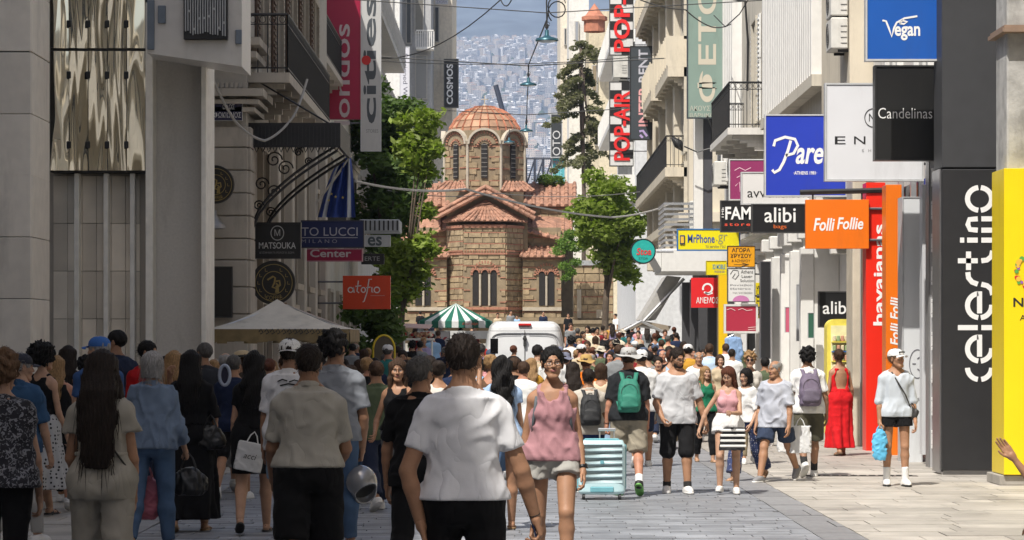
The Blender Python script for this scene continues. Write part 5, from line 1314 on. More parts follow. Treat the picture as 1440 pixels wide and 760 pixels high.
# ---------------------------------------------------------------- right side fronts
def right_side():
 cream = mat('right_cream', (.60, .54, .43), .85, var=.08, scale=1.2, dirt=.35); beige = mat('right_beige', (.55, .51, .43), .85, var=.06, dirt=.3)
 white = mat('right_white', (.70, .69, .66), .7, var=.05, dirt=.22); pale = mat('right_pale', (.66, .64, .60), .8, var=.06, dirt=.25)
 fm = mat('win_frame_r', (.50, .46, .38), .7, dirt=.2); wf = mat('win_frame_w', (.68, .68, .66), .6)
 # the street goes on behind the camera (its fronts show in the mirrored window)
 r = building('cream block with rows of tall windows beside and behind the camera', 6.9, 20, -75, 34, 0, 17, cream, cornices=[(4.6, .15, .3), (16.6, .4, .4)])
 for k in range(13):
  for z in (.3, 5.2, 9.2, 13.0): window_set(r, 1, 6.9, -70 + 8 * k, z, 2.6, 2.9, fm, GL(), sill=False)
 for z in (5.1, 9.1, 12.9): balcony(r, 1, 6.9, -72, 30, z, .9, pale, 'panel', corbel=False)
 building('pale block that closes the street far behind the camera', -14, 14, -110, -96, 0, 22, cream)
 # A: shop row behind the tall totems, near part
 r = building('pale shop row behind the tall black and orange totems', 6.3, 14, 38.6, 49.6, 0, 12, pale, cornices=[(4.9, .12, .25)])
 for k in range(3): window_set(r, 1, 6.3, 39 + 3.4 * k, 5.4, 1.6, 2.4, wf, GL())
 g = B(); g.box(6.16, 6.28, 38.8, 47.4, .3, 4.2); wobj('shop_window', g, GL(), r)
 g = B()
 for y in (38.9, 40.3, 41.6, 43.2, 44.6): g.cbox(6.06, 6.15, y, y + .12, 0, 4.3, .01)
 wobj('window_post', g, ALU(), r, kind='stuff')
 # concrete pier with weathered edge above the yellow board
 p = empty('concrete_pier', 'weathered pale concrete pier above the yellow board at the right edge', 'pier', (6.7, 35.6, 0)); b = B(); P0, P1 = PX(1416, 260, 35.4), PX(1480, -20, 35.4)
 b.cbox(P0.x, P1.x, 35.4, 36.2, 0, 7.2, .02); wobj('shaft', b, mat('pier_concrete', (.38, .375, .36), .9, var=.30, scale=5, bump=.6, bscale=18, dirt=.5), p)
 b = B(); Pz = PX(1408, 46, 35.3); b.box(Pz.x, P1.x, 35.2, 36.3, Pz.z, Pz.z + .05); b.box(Pz.x + .03, P1.x, 35.25, 36.3, Pz.z + .053, Pz.z + .09); wobj('ledge', b, mat('ledge_brown', (.25, .17, .12), .7, dirt=.3), p)
 # B: return wall with small alibi board, beige column
 c = empty('marble_column', 'tall beige marble clad column left of the red banner board', 'column', (6.15, 48.6, 0)); P0, P1 = PX(1199, 300, 48), PX(1219, 300, 48)
 b = B(); b.cbox(P0.x, P1.x, 48, 48.9, 0, 5.4, .015); wobj('shaft', b, mat('beige_marble', (.56, .50, .40), .5, var=.18, scale=2.5, dirt=.3), c)
 b = B(); b.tube([(P1.x - .05, 47.95, 0), (P1.x - .05, 47.95, 3.8)], .018, 6); b.tube([(P1.x - .11, 47.96, 0), (P1.x - .11, 47.96, 3.8)], .012, 6); wobj('cable', b, mat('cable_grey', (.3, .3, .3), .6), c)
 r = building('white side shop wall facing the camera beyond the beige column', 6.75, 12, 56, 62, 0, 5.6, white)
 b = B(); b.cbox(6.25, 6.74, 56.1, 62, 3.95, 4.45, .02); b.cbox(6.25, 7.6, 55.7, 55.99, 3.5, 3.62, .01); wobj('beam', b, pale, r)
 b = B(); P = PX(1185, 350, 55.9); b.cbox(P.x - .16, P.x + .16, 55.4, 55.7, P.z - .02, P.z + .10, .02); b.tube([(P.x, 55.5, P.z + .1), (P.x, 55.98, P.z + .3)], .02, 5); wobj('floodlight', b, IRON(), r)
 # upper fronts over the shops
 r = building('cream upper front with small windows over the sign boards', 5.9, 14, 49.7, 54.2, 5.6, 16, cream)
 window_set(r, 1, 5.9, 50.4, 8.6, 1.2, 2.2, fm, GL())
 r = building('upper front clad in tall white louvres behind the blue sign', 6.0, 14, 54.25, 65.6, 5.0, 16, beige)
 k = 0
 for i in range(26):
  y = 54.6 + .42 * i; b = B(); b.cbox(5.74, 5.99, y, y + .20, 6.9, 15.9, .012); wobj('louvre', b, white, r)
 b = B(); b.box(5.72, 5.995, 54.3, 65.5, 6.66, 6.88); wobj('beam', b, beige, r)
 r = building('plain beige front with an iron balcony between two louvred fronts', 5.85, 14, 65.65, 72.4, 5.0, 16, beige)
 window_set(r, 1, 5.85, 67.2, 7.0, 1.3, 2.5, fm, GL(), shutters=wf, sill=False); balcony(r, 1, 5.85, 65.9, 71.8, 6.75, .85, pale, 'iron', h=1.05)
 r = building('narrow white fluted front beside the green banner', 5.9, 14, 72.45, 79, 4.9, 17, white)
 for i in range(9):
  y = 72.7 + .62 * i; b = B(); b.cbox(5.62, 5.89, y, y + .26, 6.0, 16.8, .015); wobj('flute', b, white, r)
 # cables and pipes on this wall
 # C: arcade of white pilasters at street level
 r = building('white arcade front with slim pilasters and block capitals', 6.3, 12, 62.05, 79, 0, 4.85, white)
 for i in range(9):
  y = 58.6 + 2.15 * i
  xw = 6.75 if y < 62 else 6.3
  p_ = B(); p_.cbox(5.95, 6.22, y, y + .32, 0, 3.72, .012); p_.cbox(6.22, xw - .004, y + .04, y + .28, 0, 3.7, .01); wobj('pilaster', p_, white, r)
  p_ = B(); p_.cbox(5.90, 6.26, y - .05, y + .37, 3.90, 4.20, .02); p_.box(6.0, 6.2, y + .05, y + .27, 3.72, 3.9); wobj('capital', p_, white, r)
  if i % 2 == 0: p_ = B(); p_.box(xw - .05, xw - .006, y + .5, y + 2.0, .2, 3.4); wobj('shop_window', p_, GL(), r)
 b = B(); b.cbox(6.0, 6.73, 56.1, 79, 4.45, 4.8, .02); wobj('fascia', b, pale, r)
 # D: dark shop mouths, awning, phone shop front
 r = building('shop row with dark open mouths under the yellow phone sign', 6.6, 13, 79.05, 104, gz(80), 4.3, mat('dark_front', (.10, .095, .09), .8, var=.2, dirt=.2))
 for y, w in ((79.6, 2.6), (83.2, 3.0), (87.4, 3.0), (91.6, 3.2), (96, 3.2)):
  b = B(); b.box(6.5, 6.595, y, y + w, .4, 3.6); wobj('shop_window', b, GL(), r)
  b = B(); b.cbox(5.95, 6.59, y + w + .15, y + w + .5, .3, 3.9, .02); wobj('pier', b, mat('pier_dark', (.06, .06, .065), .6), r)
 # white canopy shed with slats and air conditioning above
 c = empty('shed_canopy', 'white box canopy with grey slatted screen above it over the phone shops', 'canopy', (5.5, 84, 3.4)); d = 84; b = B()
 P0, P1 = PX(930, 383, d), PX(1002, 350, d); b.cbox(P0.x, P1.x + .7, d, d + 4, P0.z, P1.z, .03); b.add([(P0.x - .32, d + .3, P1.z - .02), (P0.x, d, P0.z + .1), (P0.x, d, P1.z), (P0.x - .32, d + 4, P1.z - .02), (P0.x, d + 4, P0.z + .1), (P0.x, d + 4, P1.z)], [(0, 1, 2), (3, 5, 4), (0, 3, 4, 1), (0, 2, 5, 3)]); wobj('fascia', b, white, c)
 P0, P1 = PX(934, 348, d), PX(962, 282, d)
 for i in range(9):
  z = P0.z + (P1.z - P0.z) * i / 9 + .03; b = B(); b.box(P0.x, P1.x + .7, d + .2, d + .26, z, z + .07); b.box(P0.x, P0.x + .05, d + .27, d + 3.5, z, z + .07); wobj('slat', b, ALU(), c)
 for k, (px, py) in enumerate(((972, 330), (972, 306), (990, 330))): ac_unit(['white air conditioner standing low behind the slatted screen', 'white air conditioner stacked on top behind the slatted screen', 'white air conditioner to the right behind the slatted screen'][k], PX(px, 0, 85).x + .1, 85.4, PX(0, py, 85).z, 1, .9)
 # tilted grey awning arms
 aw = empty('folding_awning', 'tilted grey folding awning hanging out over the crowd', 'awning', (4.6, 88, 2.6)); d = 88
 b = B(); a_, b_, c_, d_ = PX(900, 450, d), PX(922, 450, d), PX(958, 390, d), PX(938, 388, d); dd = Vector((0, 3.2, 0)); b.add([a_, b_, c_, d_, a_ + dd, b_ + dd, c_ + dd, d_ + dd], [(0, 1, 2, 3), (7, 6, 5, 4), (4, 5, 1, 0), (5, 6, 2, 1), (6, 7, 3, 2), (7, 4, 0, 3)]); wobj('canvas', b, mat('awning_grey', (.40, .39, .37), .8, dirt=.2), aw)
 b = B(); b.tube([PX(868, 470, d - .1), PX(902, 452, d - .1), PX(938, 470, d - .1)], .05, 6); b.tube([PX(905, 452, d - .1), PX(962, 392, d - .1)], .05, 6); b.tube([PX(895, 458, d + 3), PX(936, 462, d + 3)], .06, 6); wobj('arm', b, ALU(), aw)
 b = B(); b.add([PX(866, 466, d), PX(902, 451, d), PX(944, 459, d), PX(940, 466, d), PX(903, 458, d), PX(868, 471, d)] + [PX(866, 466, d + 2.5), PX(902, 451, d + 2.5), PX(944, 459, d + 2.5), PX(940, 466, d + 2.5), PX(903, 458, d + 2.5), PX(868, 471, d + 2.5)], [(0, 5, 4, 1), (1, 4, 3, 2), (6, 7, 10, 11), (7, 8, 9, 10), (0, 1, 7, 6), (1, 2, 8, 7), (5, 11, 10, 4), (4, 10, 9, 3)]); wobj('folded_flap', b, mat('flap_brown', (.30, .25, .19), .8), aw)
 # E: cream building with projecting balconies
 r = building('ornate cream building with stone parapet balconies over the right side', 5.6, 14, 90, 113, 4.6, 19, cream, cornices=[(5.6, .35, .3), (16, .4, .4)])
 for i, y in enumerate((91, 95.6, 100.2, 104.8, 109)):
  for z in (4.9, 7.9, 11.5): window_set(r, 1, 5.6, y, z, 1.8, 2.7, fm, mat('pane_bluegrey', (.16, .19, .22), .15, var=0), shutters=None, sill=False)
  b = B(); b.cbox(5.3, 5.596, y + 2.2, y + 2.8, 4.6, 18.8, .03); wobj('pilaster', b, cream, r)
 for (ya, yb, z, pr) in ((91, 99, 10.6, .62), (100, 106, 10.6, .72), (107, 112.8, 10.6, .62), (91, 112.8, 7.4, .70), (91, 112.8, 14.2, .7)):
  balcony(r, 1, 5.6, ya, yb, z, pr, cream, 'panel' if z > 10 else 'iron', th=.3, h=1.0, corbel=True, panel_m=cream)
 # F: white modern block at the far right end
 r = building('grey white modern block with slanting fins at the far right end', 5.4, 14, 124.3, 146, gz(124), 21, mat('modern_white', (.66, .67, .68), .7, dirt=.15))
 for y in (125.5, 130, 134.5, 139):
  for z in (5.5, 9, 12.5, 16): window_set(r, 1, 5.4, y, z, 2.8, 2.3, wf, GL(), sill=False)
 for z in (8.2, 11.7, 15.2): balcony(r, 1, 5.4, 125, 144, z, 1.0, white, 'panel', corbel=False)
 # air conditioners
 for lab, px, py, d, sc in (('upper air conditioner in its cage left of the blue vegan sign', 1177, 26, 50.2, 1.0), ('lower air conditioner in its cage left of the blue vegan sign', 1177, 72, 50.2, 1.0), ('air conditioner on the wall right of the green banner', 1012, 262, 75.5, 1.15), ('small air conditioner under the green banner', 1032, 250, 71.0, .9), ('air conditioner between the checkered banners', 872, 112, 118, 2.0)):
  P = PX(px, py, d); ac_unit(lab, P.x, P.y, P.z, 1, sc)
 b = B(); r = empty('cable_bundle', 'bundle of drooping black cables on the louvred fronts', 'cables', (5.6, 76, 3.5))
 b.tube([PX(1000, -5, 71), PX(1048, 2, 70), PX(1052, 60, 70), PX(1051, 128, 70)], .03, 5); b.tube([PX(1052, 0, 70), PX(1040, 20, 70.5), PX(1020, 38, 71), PX(1004, 22, 72)], .014, 4)
 b.tube([PX(994, 165, 75.5), PX(1006, 190, 75.5), PX(1020, 204, 75)], .02, 5); b.tube([PX(962, 206, 76), PX(980, 214, 76), PX(1018, 204, 76)], .02, 5); wobj('cable', b, IRON(), r, kind='stuff')
 p = empty('banner_post', 'pair of tall grey posts below the green banner', 'post', PX(985, 330, 76.6)); b = B(); a, c_ = PX(976, 330, 76.6), PX(989, 165, 76.6); b.cbox(a.x, c_.x, 76.6, 76.9, a.z, c_.z, .01); wobj('post', b, white, p); b = B(); a, c_ = PX(990, 330, 76.6), PX(1002, 165, 76.6); b.cbox(a.x, c_.x, 76.6, 76.9, a.z, c_.z, .01); wobj('post', b, mat('post_dark', (.07, .07, .08), .6), p)
 p = empty('spotlight', 'black spotlight on a thin arm below the cream balcony', 'spotlight', PX(958, 207, 92)); b = B(); P0, P1 = PX(945, 193, 92), PX(962, 212, 92); b.tube([P0, P0.lerp(P1, .5), P1], [.04, .16, .06], 8); wobj('housing', b, IRON(), p, True); b = B(); b.tube([P1, PX(1000, 203, 92)], .03, 5); wobj('arm', b, white, p)
right_side()
# ---------------------------------------------------------------- signs
def signs():
 WH = (.82, .82, .81); BK = (.015, .015, .016)
 # right
 s = sign('bright yellow board with a fruit wreath emblem at the right edge', 1412, 237, 1480, 668, 34.7, (.82, .62, .005), [('Natu', 1425, 419, 1466, 432, BK, dict(bold=.02)), ('A', 1434, 443, 1443, 451, BK)], th=.9, frw=0, fr=(.8, .6, .01), name='yellow_board')
 b = B(); rs = np.random.RandomState(2)
 cols = [(.55, .02, .03), (.30, .10, .45), (.10, .35, .06), (.85, .45, .05)]
 for ci, c in enumerate(cols):
  b = B()
  for k in range(9):
   a = rs.uniform(0, 6.28); P = PX(1447 + 17 * math.cos(a) + rs.uniform(-2, 2), 382 + 21 * math.sin(a) + rs.uniform(-2, 2), 34.69); r = rs.uniform(.018, .034)
   b.add([(P.x + r * math.cos(t), 34.692 - .0006 * (k + 9 * ci) / 4, P.z + r * math.sin(t)) for t in [i * math.pi / 4 for i in range(8)]], [tuple(range(8))])
  wobj('emblem', b, mat('paint_' + str(c), c, .5, var=0), s)
 b = B(); P0, P1 = PX(1400, 684, 34.75), PX(1480, 668, 34.75); b.cbox(P0.x + .05, P1.x, 34.75, 35.7, 0, P1.z - .005, .01); wobj('plinth', b, mat('plinth_concrete', (.33, .31, .28), .9, dirt=.4), s)
 # celestino totem
 d = 37.5; c_ = empty('black_totem', 'tall black totem board with white vertical lettering', 'sign', (6.05, 37.9, 0)); P0, P1 = PX(1325, 672, d), PX(1408, -30, d); zs = PX(0, 237, d).z
 bk = mat('totem_black', (.022, .022, .024), .45, var=.1, dirt=.05); b = B(); b.cbox(P0.x, P1.x, d, d + .75, .06, zs - .01, .01); wobj('panel', b, bk, c_); b = B(); b.cbox(P0.x, P1.x + .02, d + .02, d + .75, zs + .01, P1.z, .01); wobj('panel', b, mat('totem_upper', (.045, .046, .05), .5, var=.08), c_)
 b = B(); b.box(P0.x - .02, P0.x, d + .1, d + .75, .03, zs); b.box(P0.x + .02, P1.x - .02, d + .05, d + .7, 0, .06); wobj('steel_edge', b, mat('dark_steel', (.3, .3, .31), .3, metal=.8), c_)
 # letters run upwards; drawn with strokes x 1347..1398
 L = []; W = 8.0; xL, xR, xm = 1353, 1394, 1373.5
 def half(cy, ry=20, full=True):   # o-like ring read from the side, split by a thin gap
  L.append(arc(xm, cy, 21, ry, 96, 264)); L.append(arc(xm, cy, 21, ry, 84, -84))
 xm = 1377.5; q_ = lambda *a: L.append(list(a))
 L.append(arc(xm, 280, 17, 16, 96, 264)); L.append(arc(xm, 280, 17, 16, 84, -84))
 q_((1380, 308), (1398, 308)); q_((1380, 324), (1398, 324)); q_((1375, 324), (1364, 323), (1361, 316), (1363, 309), (1375, 308))
 q_((1350, 338), (1356, 338)); q_((1360, 338), (1375, 338)); q_((1380, 338), (1398, 338))
 q_((1347, 367), (1375, 367)); q_((1362, 354), (1362, 380)); q_((1380, 367), (1388, 366), (1394, 361), (1396, 353))
 q_((1361, 383), (1362, 391), (1367, 397), (1375, 400)); q_((1380, 400), (1388, 402), (1394, 407), (1396, 415))
 for cy in (430, 491): L.append(arc(xm, cy, 17, 17, 96, 264)); L.append(arc(xm, cy, 17, 17, -84, 4)); q_((xm, cy - 20), (xm, cy + 11))
 q_((1347, 461), (1375, 461)); q_((1380, 461), (1398, 461))
 L.append(arc(xm, 517, 17, 17, 182, 262)); L.append(arc(xm, 517, 17, 17, -82, -2))
 ribbon(c_, [l for l in L if l and len(l) > 1], 7.2, d - .006, WH)
 # side lettering strip of the same shop, on its window wall
 s = sign('narrow silver strip sign with raised letters behind the black totem', 1306, 222, 1323, 660, 39.8, (.40, .40, .41), fr=(.2, .2, .2), th=.3, frw=.012)
 b = B()
 for k in range(9):
  P = PX(1314.5, 250 + 46 * k, 39.79); b.cbox(P.x - .05, P.x + .05, 39.74, 39.785, P.z - .13, P.z - .08, .006); b.cbox(P.x - .05, P.x + .05, 39.74, 39.785, P.z + .08, P.z + .13, .006); b.cbox(P.x - .05, P.x - .01, 39.745, 39.785, P.z - .075, P.z + .075, .006)
 wobj('lettering', b, mat('letter_white', WH, .4), s)
 s = sign('blue vegan sign board with leaf lettering', 1217, -6, 1330, 86, 38.0, (.015, .10, .42), [('egan', 1258, 37, 1294, 57, WH, dict(bold=.025))], wall=6.3, rough=.3)
 ribbon(s, [[(1241, 29), (1246, 30), (1250, 40), (1254, 52), (1257, 40), (1261, 32), (1272, 26), (1290, 23)], [(1265, 33), (1269, 29), (1276, 31), (1271, 34), (1265, 33)]], 2.6, 37.994, WH)
 s = sign('black square sign board with thin white serif name', 1230, 92, 1316, 226, 39.0, (.018, .018, .018), [('Candelinas', 1235, 152, 1311, 167, WH, dict(bold=-.005))], wall=6.3, th=.22, fr=(.03, .03, .03))
 s = sign('large white sign board with black EN letters and ring mark', 1160, 117, 1299, 255, 40.4, (.70, .71, .74), [('E', 1174, 192, 1189, 203, BK), ('N', 1201, 192, 1217, 203, BK), ('S', 1212, 210, 1215, 214, (.3, .3, .3)), ('H', 1221, 210, 1225, 214, (.3, .3, .3)), ('N', 1222, 160, 1230, 171, BK)], wall=6.3)
 ribbon(s, [arc(1228, 166, 12, 13, 0, 360, 24)], 1.1, 40.394, BK)
 s = sign('orange square sign board with white brush lettering', 1133, 281, 1222, 350, 46.0, (.80, .17, .008), [('Folli', 1144, 307, 1174, 325, WH, dict(bold=.022, shear=.22)), ('Follie', 1177, 306, 1214, 323, WH, dict(bold=.022, shear=.22))], wall=6.3, th=.14, frw=.0)
 b = B(); b.tube([PX(1125, 271, 46.1), PX(1240, 268, 46.1)], .045, 6); b.tube([PX(1143, 271, 46.1), PX(1143, 281, 46.1)], .015, 5); b.tube([PX(1212, 270, 46.1), PX(1212, 281, 46.1)], .015, 5); wobj('bracket', b, IRON(), s)
 s = sign('royal blue sign board with white script name and small line below', 1075, 161, 1191, 277, 49.0, (.022, .05, .45), [('are', 1119, 208, 1158, 231, WH, dict(bold=.022, shear=.25)), ('·ATHENS 1981·', 1116, 241, 1149, 246, WH, dict(bold=.02))], wall=6.0)
 ribbon(s, [[(1112, 198), (1108, 212), (1102, 228), (1096, 239), (1089, 243), (1086, 239)], [(1088, 206), (1090, 198), (1104, 193), (1118, 196), (1122, 205), (1116, 216), (1105, 219)]], 4.0, 48.994, WH)
 s = sign('white sign board half hidden behind the royal blue one', 1042, 242, 1160, 288, 57.5, (.68, .67, .66), [('avv', 1051, 269, 1077, 278, BK), ('enio', 1079, 269, 1105, 278, BK), ('nuovo', 1106, 269, 1140, 278, BK)], wall=6.0)
 s = sign('dark pink picture board behind the white sign', 1025, 224, 1076, 282, 62, (.28, .04, .13), wall=6.0, fr=(.55, .55, .55), rough=.25)
 ribbon(s, [[(1033, 240), (1040, 236), (1048, 240), (1056, 236)], [(1036, 250), (1044, 246), (1052, 250)], [(1034, 262), (1040, 256), (1041, 270)]], 1.2, 61.994, (.75, .45, .55))
 s = sign('black alibi bags sign with orange dot and word', 1057, 287, 1134, 328, 55.0, BK, [('alibi', 1075, 292, 1119, 313, WH, dict(bold=.008)), ('bags', 1088, 316, 1106, 323, (.75, .16, .03))], wall=6.0, th=.2, fr=(.05, .05, .05))
 s = sign('black and red FAM store sign', 1013, 282, 1058, 327, 66, BK, [('FAM', 1020, 291, 1056, 309, WH, dict(bold=.022)), ('THE', 1014, 292, 1018, 308, WH, dict(rot=90)), ('store', 1019, 314, 1055, 318, (.75, .08, .04), dict(bold=.02, sp=1.4))], wall=6.0, fr=(.05, .05, .05))
 b = B(); P0, P1 = PX(1014, 319, 65.99), PX(1057, 313, 65.99); 
 s = sign('orange gold buying sign with dark greek letters and arrow', 1023, 346, 1062, 376, 68, (.80, .36, .01), [('ΑΓΟΡΑ', 1029, 349, 1055, 355, BK, dict(bold=.02)), ('ΧΡΥΣΟΥ', 1027, 357, 1057, 363, BK, dict(bold=.02)), ('& ΑΣΗΜΙΟΥ', 1029, 365, 1055, 369, BK), ('→', 1032, 370, 1054, 375, BK)], wall=6.3, frw=.012, fr=(.05, .05, .05))
 s = sign('white laser clinic sign with swan mark and small print', 1023, 377, 1062, 425, 68, (.72, .72, .70), [('Athens', 1042, 380, 1059, 385, BK), ('Laser', 1043, 387, 1058, 391, BK), ('Solution', 1041, 393, 1060, 397, BK), ('Ραντεβού', 1027, 400, 1058, 403, (.1, .1, .12)), ('Εξετάσεις', 1027, 405, 1056, 408, (.1, .1, .12)), ('Τηλ: 210 3222223', 1030, 411, 1058, 414, (.1, .1, .1))], wall=6.3, frw=.015, fr=(.1, .1, .1))
 ribbon(s, [[(1027, 386), (1031, 380), (1038, 381), (1039, 387), (1034, 393), (1030, 391), (1034, 385)]], .9, 67.994, BK)
 b = B(); P = PX(1042, 424, 67.992); b.add([(P.x + .20 * math.cos(t), P.y, P.z + .14 * math.sin(t)) for t in [math.pi * i / 12 for i in range(13)]], [tuple(range(13))]); wobj('emblem', b, mat('paint_pink', (.55, .20, .42), .6, var=0), s)
 s = sign('yellow phone shop sign with blue lettering and handset mark', 952, 322, 1041, 353, 72, (.80, .70, .01), [('MrPhone', 967, 330, 1005, 342, (.03, .08, .30), dict(bold=.018)), ('.gr', 1007, 330, 1023, 344, (.30, .30, .12)), ('το service σου', 992, 345, 1020, 349, (.1, .1, .1))], wall=6.3, fr=(.03, .15, .40), frw=.03)
 b = B(); P0, P1 = PX(956, 344, 71.99), PX(963, 331, 71.99); b.cbox(P0.x, P1.x, 71.97, 71.995, P0.z, P1.z, .008); wobj('handset_mark', b, mat('paint_navy', (.03, .05, .12), .4), s)
 b = B(); Q0, Q1 = PX(957.3, 342, 71.96), PX(961.7, 333, 71.96); b.box(Q0.x, Q1.x, 71.962, 71.968, Q0.z, Q1.z); wobj('handset_screen', b, mat('paint_amber', (.8, .5, .05), .4, var=0), s)
 s = sign('small yellow 3D mobile sign below the phone shop sign', 993, 367, 1022, 387, 73, (.80, .66, .01), [('3D MOBILE', 1002, 372, 1020, 379, (.03, .25, .45), dict(bold=.018)), ('PHONE.GR', 1005, 381, 1019, 384, (.1, .1, .3))], wall=6.3, frw=.012, fr=(.6, .5, .02))
 s = sign('red sign with white ring mark and ΑΝΕΜΟΣ lettering', 972, 391, 1012, 433, 78, (.68, .02, .025), [('ΑΝΕΜΟΣ', 979, 418, 1011, 427, WH, dict(bold=.01))], wall=6.6, frw=0)
 ribbon(s, [arc(995, 406, 6.5, 6.5, 200, -120, 16), [(990, 411), (996, 414), (1002, 412)]], 2.6, 77.994, WH)
 # round stoa sign
 r = empty('round_sign', 'round turquoise stoa sign with red lettering', 'sign', PX(904, 372, 83)); P = PX(904, 354, 83); l = r.location
 b = B(); M = Matrix.Translation(P - l) @ Matrix.Rotation(R_(90), 4, 'X'); b.lathe([(.001, .0), (.33, 0), (.345, .02), (.345, .22), (.33, .24), (.001, .24)], 32, M); b.obj('disc', mat('stoa_teal', (.02, .38, .33), .4), r)
 b = B(); b.lathe([(.343, -.01), (.37, -.01), (.37, .25), (.343, .25)], 32, M); b.obj('rim', IRON(), r)
 text(r, 'Stoa', 895, 349, 916, 359, 82.75, (.62, .05, .05), bold=.022, shear=.15); text(r, 'ΣΤΟΑ', 898, 362, 911, 365, 82.75, (.02, .05, .05))
 b = B(); b.tube([P + Vector((.4, .1, 0)) - l, P + Vector((.9, .1, .0)) - l], .04, 6); b.obj('arm', ALU(), r)
 # picture poster in a white frame, dark vertical strip, yellow posts
 s = sign('deep red picture poster in a white frame above the hanging shirt', 1018, 428, 1066, 469, 67, (.40, .03, .06), th=.1, fr=(.6, .6, .58), frw=.05)
 ribbon(s, [[(1022, 436), (1028, 434), (1034, 437)], [(1038, 436), (1044, 434), (1050, 437), (1058, 436)], [(1052, 461), (1063, 460)], [(1052, 464), (1063, 463)]], .9, 66.99, (.75, .5, .5))
 sign('tall narrow black board standing in front of the white pilasters', 1069, 368, 1084, 505, 64.5, (.025, .025, .027), th=.2, frw=.02, fr=(.10, .10, .11), name='black_board', cat='board')
 sign('tall yellow post board at the corner of the phone shop', 1011, 382, 1023, 500, 74.5, (.78, .50, .01), th=.4, frw=0, name='yellow_post', cat='post')
 s = sign('yellow vertical sign strip with black letters behind the clinic sign', 1063, 398, 1069, 448, 69, (.78, .62, .01), [('OPTICS', 1064, 402, 1068, 444, BK, dict(rot=90, bold=.018))], frw=0, th=.1)
 s = sign('white board with black letter behind the hanging shirt', 1041, 468, 1050, 512, 69.5, (.7, .7, .7), frw=.01, th=.1); s = sign('black board with white letter beside the hanging shirt', 1051, 468, 1069, 512, 69.6, BK, [('d.', 1059, 487, 1068, 497, WH, dict(bold=.022))], frw=.01, th=.1, fr=(.1, .1, .1))
 s = sign('black alibi board fixed to the white side wall', 1151, 410, 1197, 461, 55.8, BK, [('alibi', 1157, 424, 1195, 442, WH, dict(bold=.008))], th=.15, fr=(.06, .06, .06))
 sign('small pink board between the white pilasters', 1104, 432, 1112, 468, 61.5, (.6, .12, .2), frw=.01, th=.08); sign('narrow grey poster on the second white pilaster', 1120, 400, 1129, 480, 59.5, (.35, .36, .38), frw=.01, th=.06); sign('dark green notice between the white pilasters', 1136, 440, 1145, 476, 58.2, (.04, .12, .08), frw=.01, th=.06)
 # vertical totems
 s = sign('tall red totem board with white vertical lettering', 1218, 257, 1245, 637, 46.1, (.78, .025, .01), [('havaianas', 1228, 316, 1243, 458, WH, dict(bold=.022, rot=90))], th=.5, frw=0, name='red_totem')
 s = sign('tall orange totem board with white brush lettering behind the red one', 1246, 260, 1268, 652, 44.2, (.78, .17, .008), [('Folli Folli', 1252, 418, 1265, 486, WH, dict(bold=.022, rot=90, shear=.2))], th=.5, frw=0, name='orange_totem')
 s = sign('tall plain white totem board with a ring mark near the foot', 1269, 277, 1297, 662, 41.6, (.64, .66, .68), [('MES', 1281, 560, 1293, 564, (.15, .15, .17))], th=.5, frw=.012, name='white_totem')
 ribbon(s, [arc(1290, 512, 11, 20, 70, 290, 20)], 1.1, 41.594, (.12, .12, .14)); ribbon(s, [[(1283, 512), (1288, 512)], [(1290, 505), (1294, 502)], [(1290, 519), (1294, 522)]], 1.5, 41.594, (.12, .12, .14))
 s = sign('narrow white totem edge with red and grey end beside the glass', 1297, 260, 1305, 640, 40.9, (.55, .56, .58), th=.3, frw=.0, name='grey_totem')
 # banners
 s = sign('tall faded green banner with cream vertical greek letters', 966, -8, 1023, 167, 76, (.22, .30, .26), [('ΦΕΤΟ', 981, -20, 1008, 144, (.55, .50, .40), dict(bold=.022, rot=90)), ('ΑΚΟΥΣΤΙΚΑ', 970, 149, 1018, 156, (.5, .5, .42)), ('ΒΑΡΗΚΟΪΑΣ', 970, 158, 1018, 165, (.5, .5, .42))], wall=6, fr=(.05, .06, .07), frw=.03, name='banner', cat='banner', dirt=.5)
 for (y0, y1, lab, st, ya, yb) in ((-6, 78, 'upper black and white checkered banner with red vertical lettering', 'POP-A', -30, 73), (115, 234, 'lower black and white checkered banner with red vertical lettering', 'POP-AIR', 128, 226)):
  s = sign(lab, 857, y0, 891, y1, 113, (.68, .68, .67), [], wall=5.6, th=.3, frw=.03, fr=(.08, .08, .08), name='banner', cat='banner')
  b = B(); n = int((y1 - y0) / 12)
  for k in range(n):
   for j in (0, 1):
    if (k + j) % 2:
     P0, P1 = PX(858 + 16 * j + (0 if j else 0), y0 + 12 * (k + 1), 112.98), PX(858 + 16 * (j + 1), y0 + 12 * k, 112.98); b.box(P0.x, P1.x, 112.984, 112.994, P0.z, P1.z)
  text(s, st, 863, ya, 886, yb, 112.96, (.72, .02, .02), bold=.022, rot=90)
  wobj('checker', b, mat('paint_black', BK, .5, var=0), s)
 s = sign('dark vertical bank banner with pale and red lettering', 886, 65, 917, 197, 108, (.06, .07, .08), [('INTER', 898, 122, 911, 178, (.70, .35, .36), dict(bold=.022, rot=90)), ('RENT', 898, 70, 911, 116, (.5, .5, .56), dict(bold=.022, rot=90))], wall=5.6, th=.3, frw=.03, fr=(.02, .02, .02), name='banner', cat='banner')
 ribbon(s, [[(899, 185), (904, 184), (910, 192)], [(900, 190), (904, 194)]], 3.2, 107.99, (.45, .35, .6))
 # left
 s = sign('tall dark red vertical banner with pale serif letters', 453, -8, 507, 168, 74, (.34, .012, .05), [('londos', 470, 34, 492, 176, (.50, .42, .42), dict(bold=.01, rot=90))], wall=-5.2, name='banner', cat='banner', fr=(.3, .02, .05))
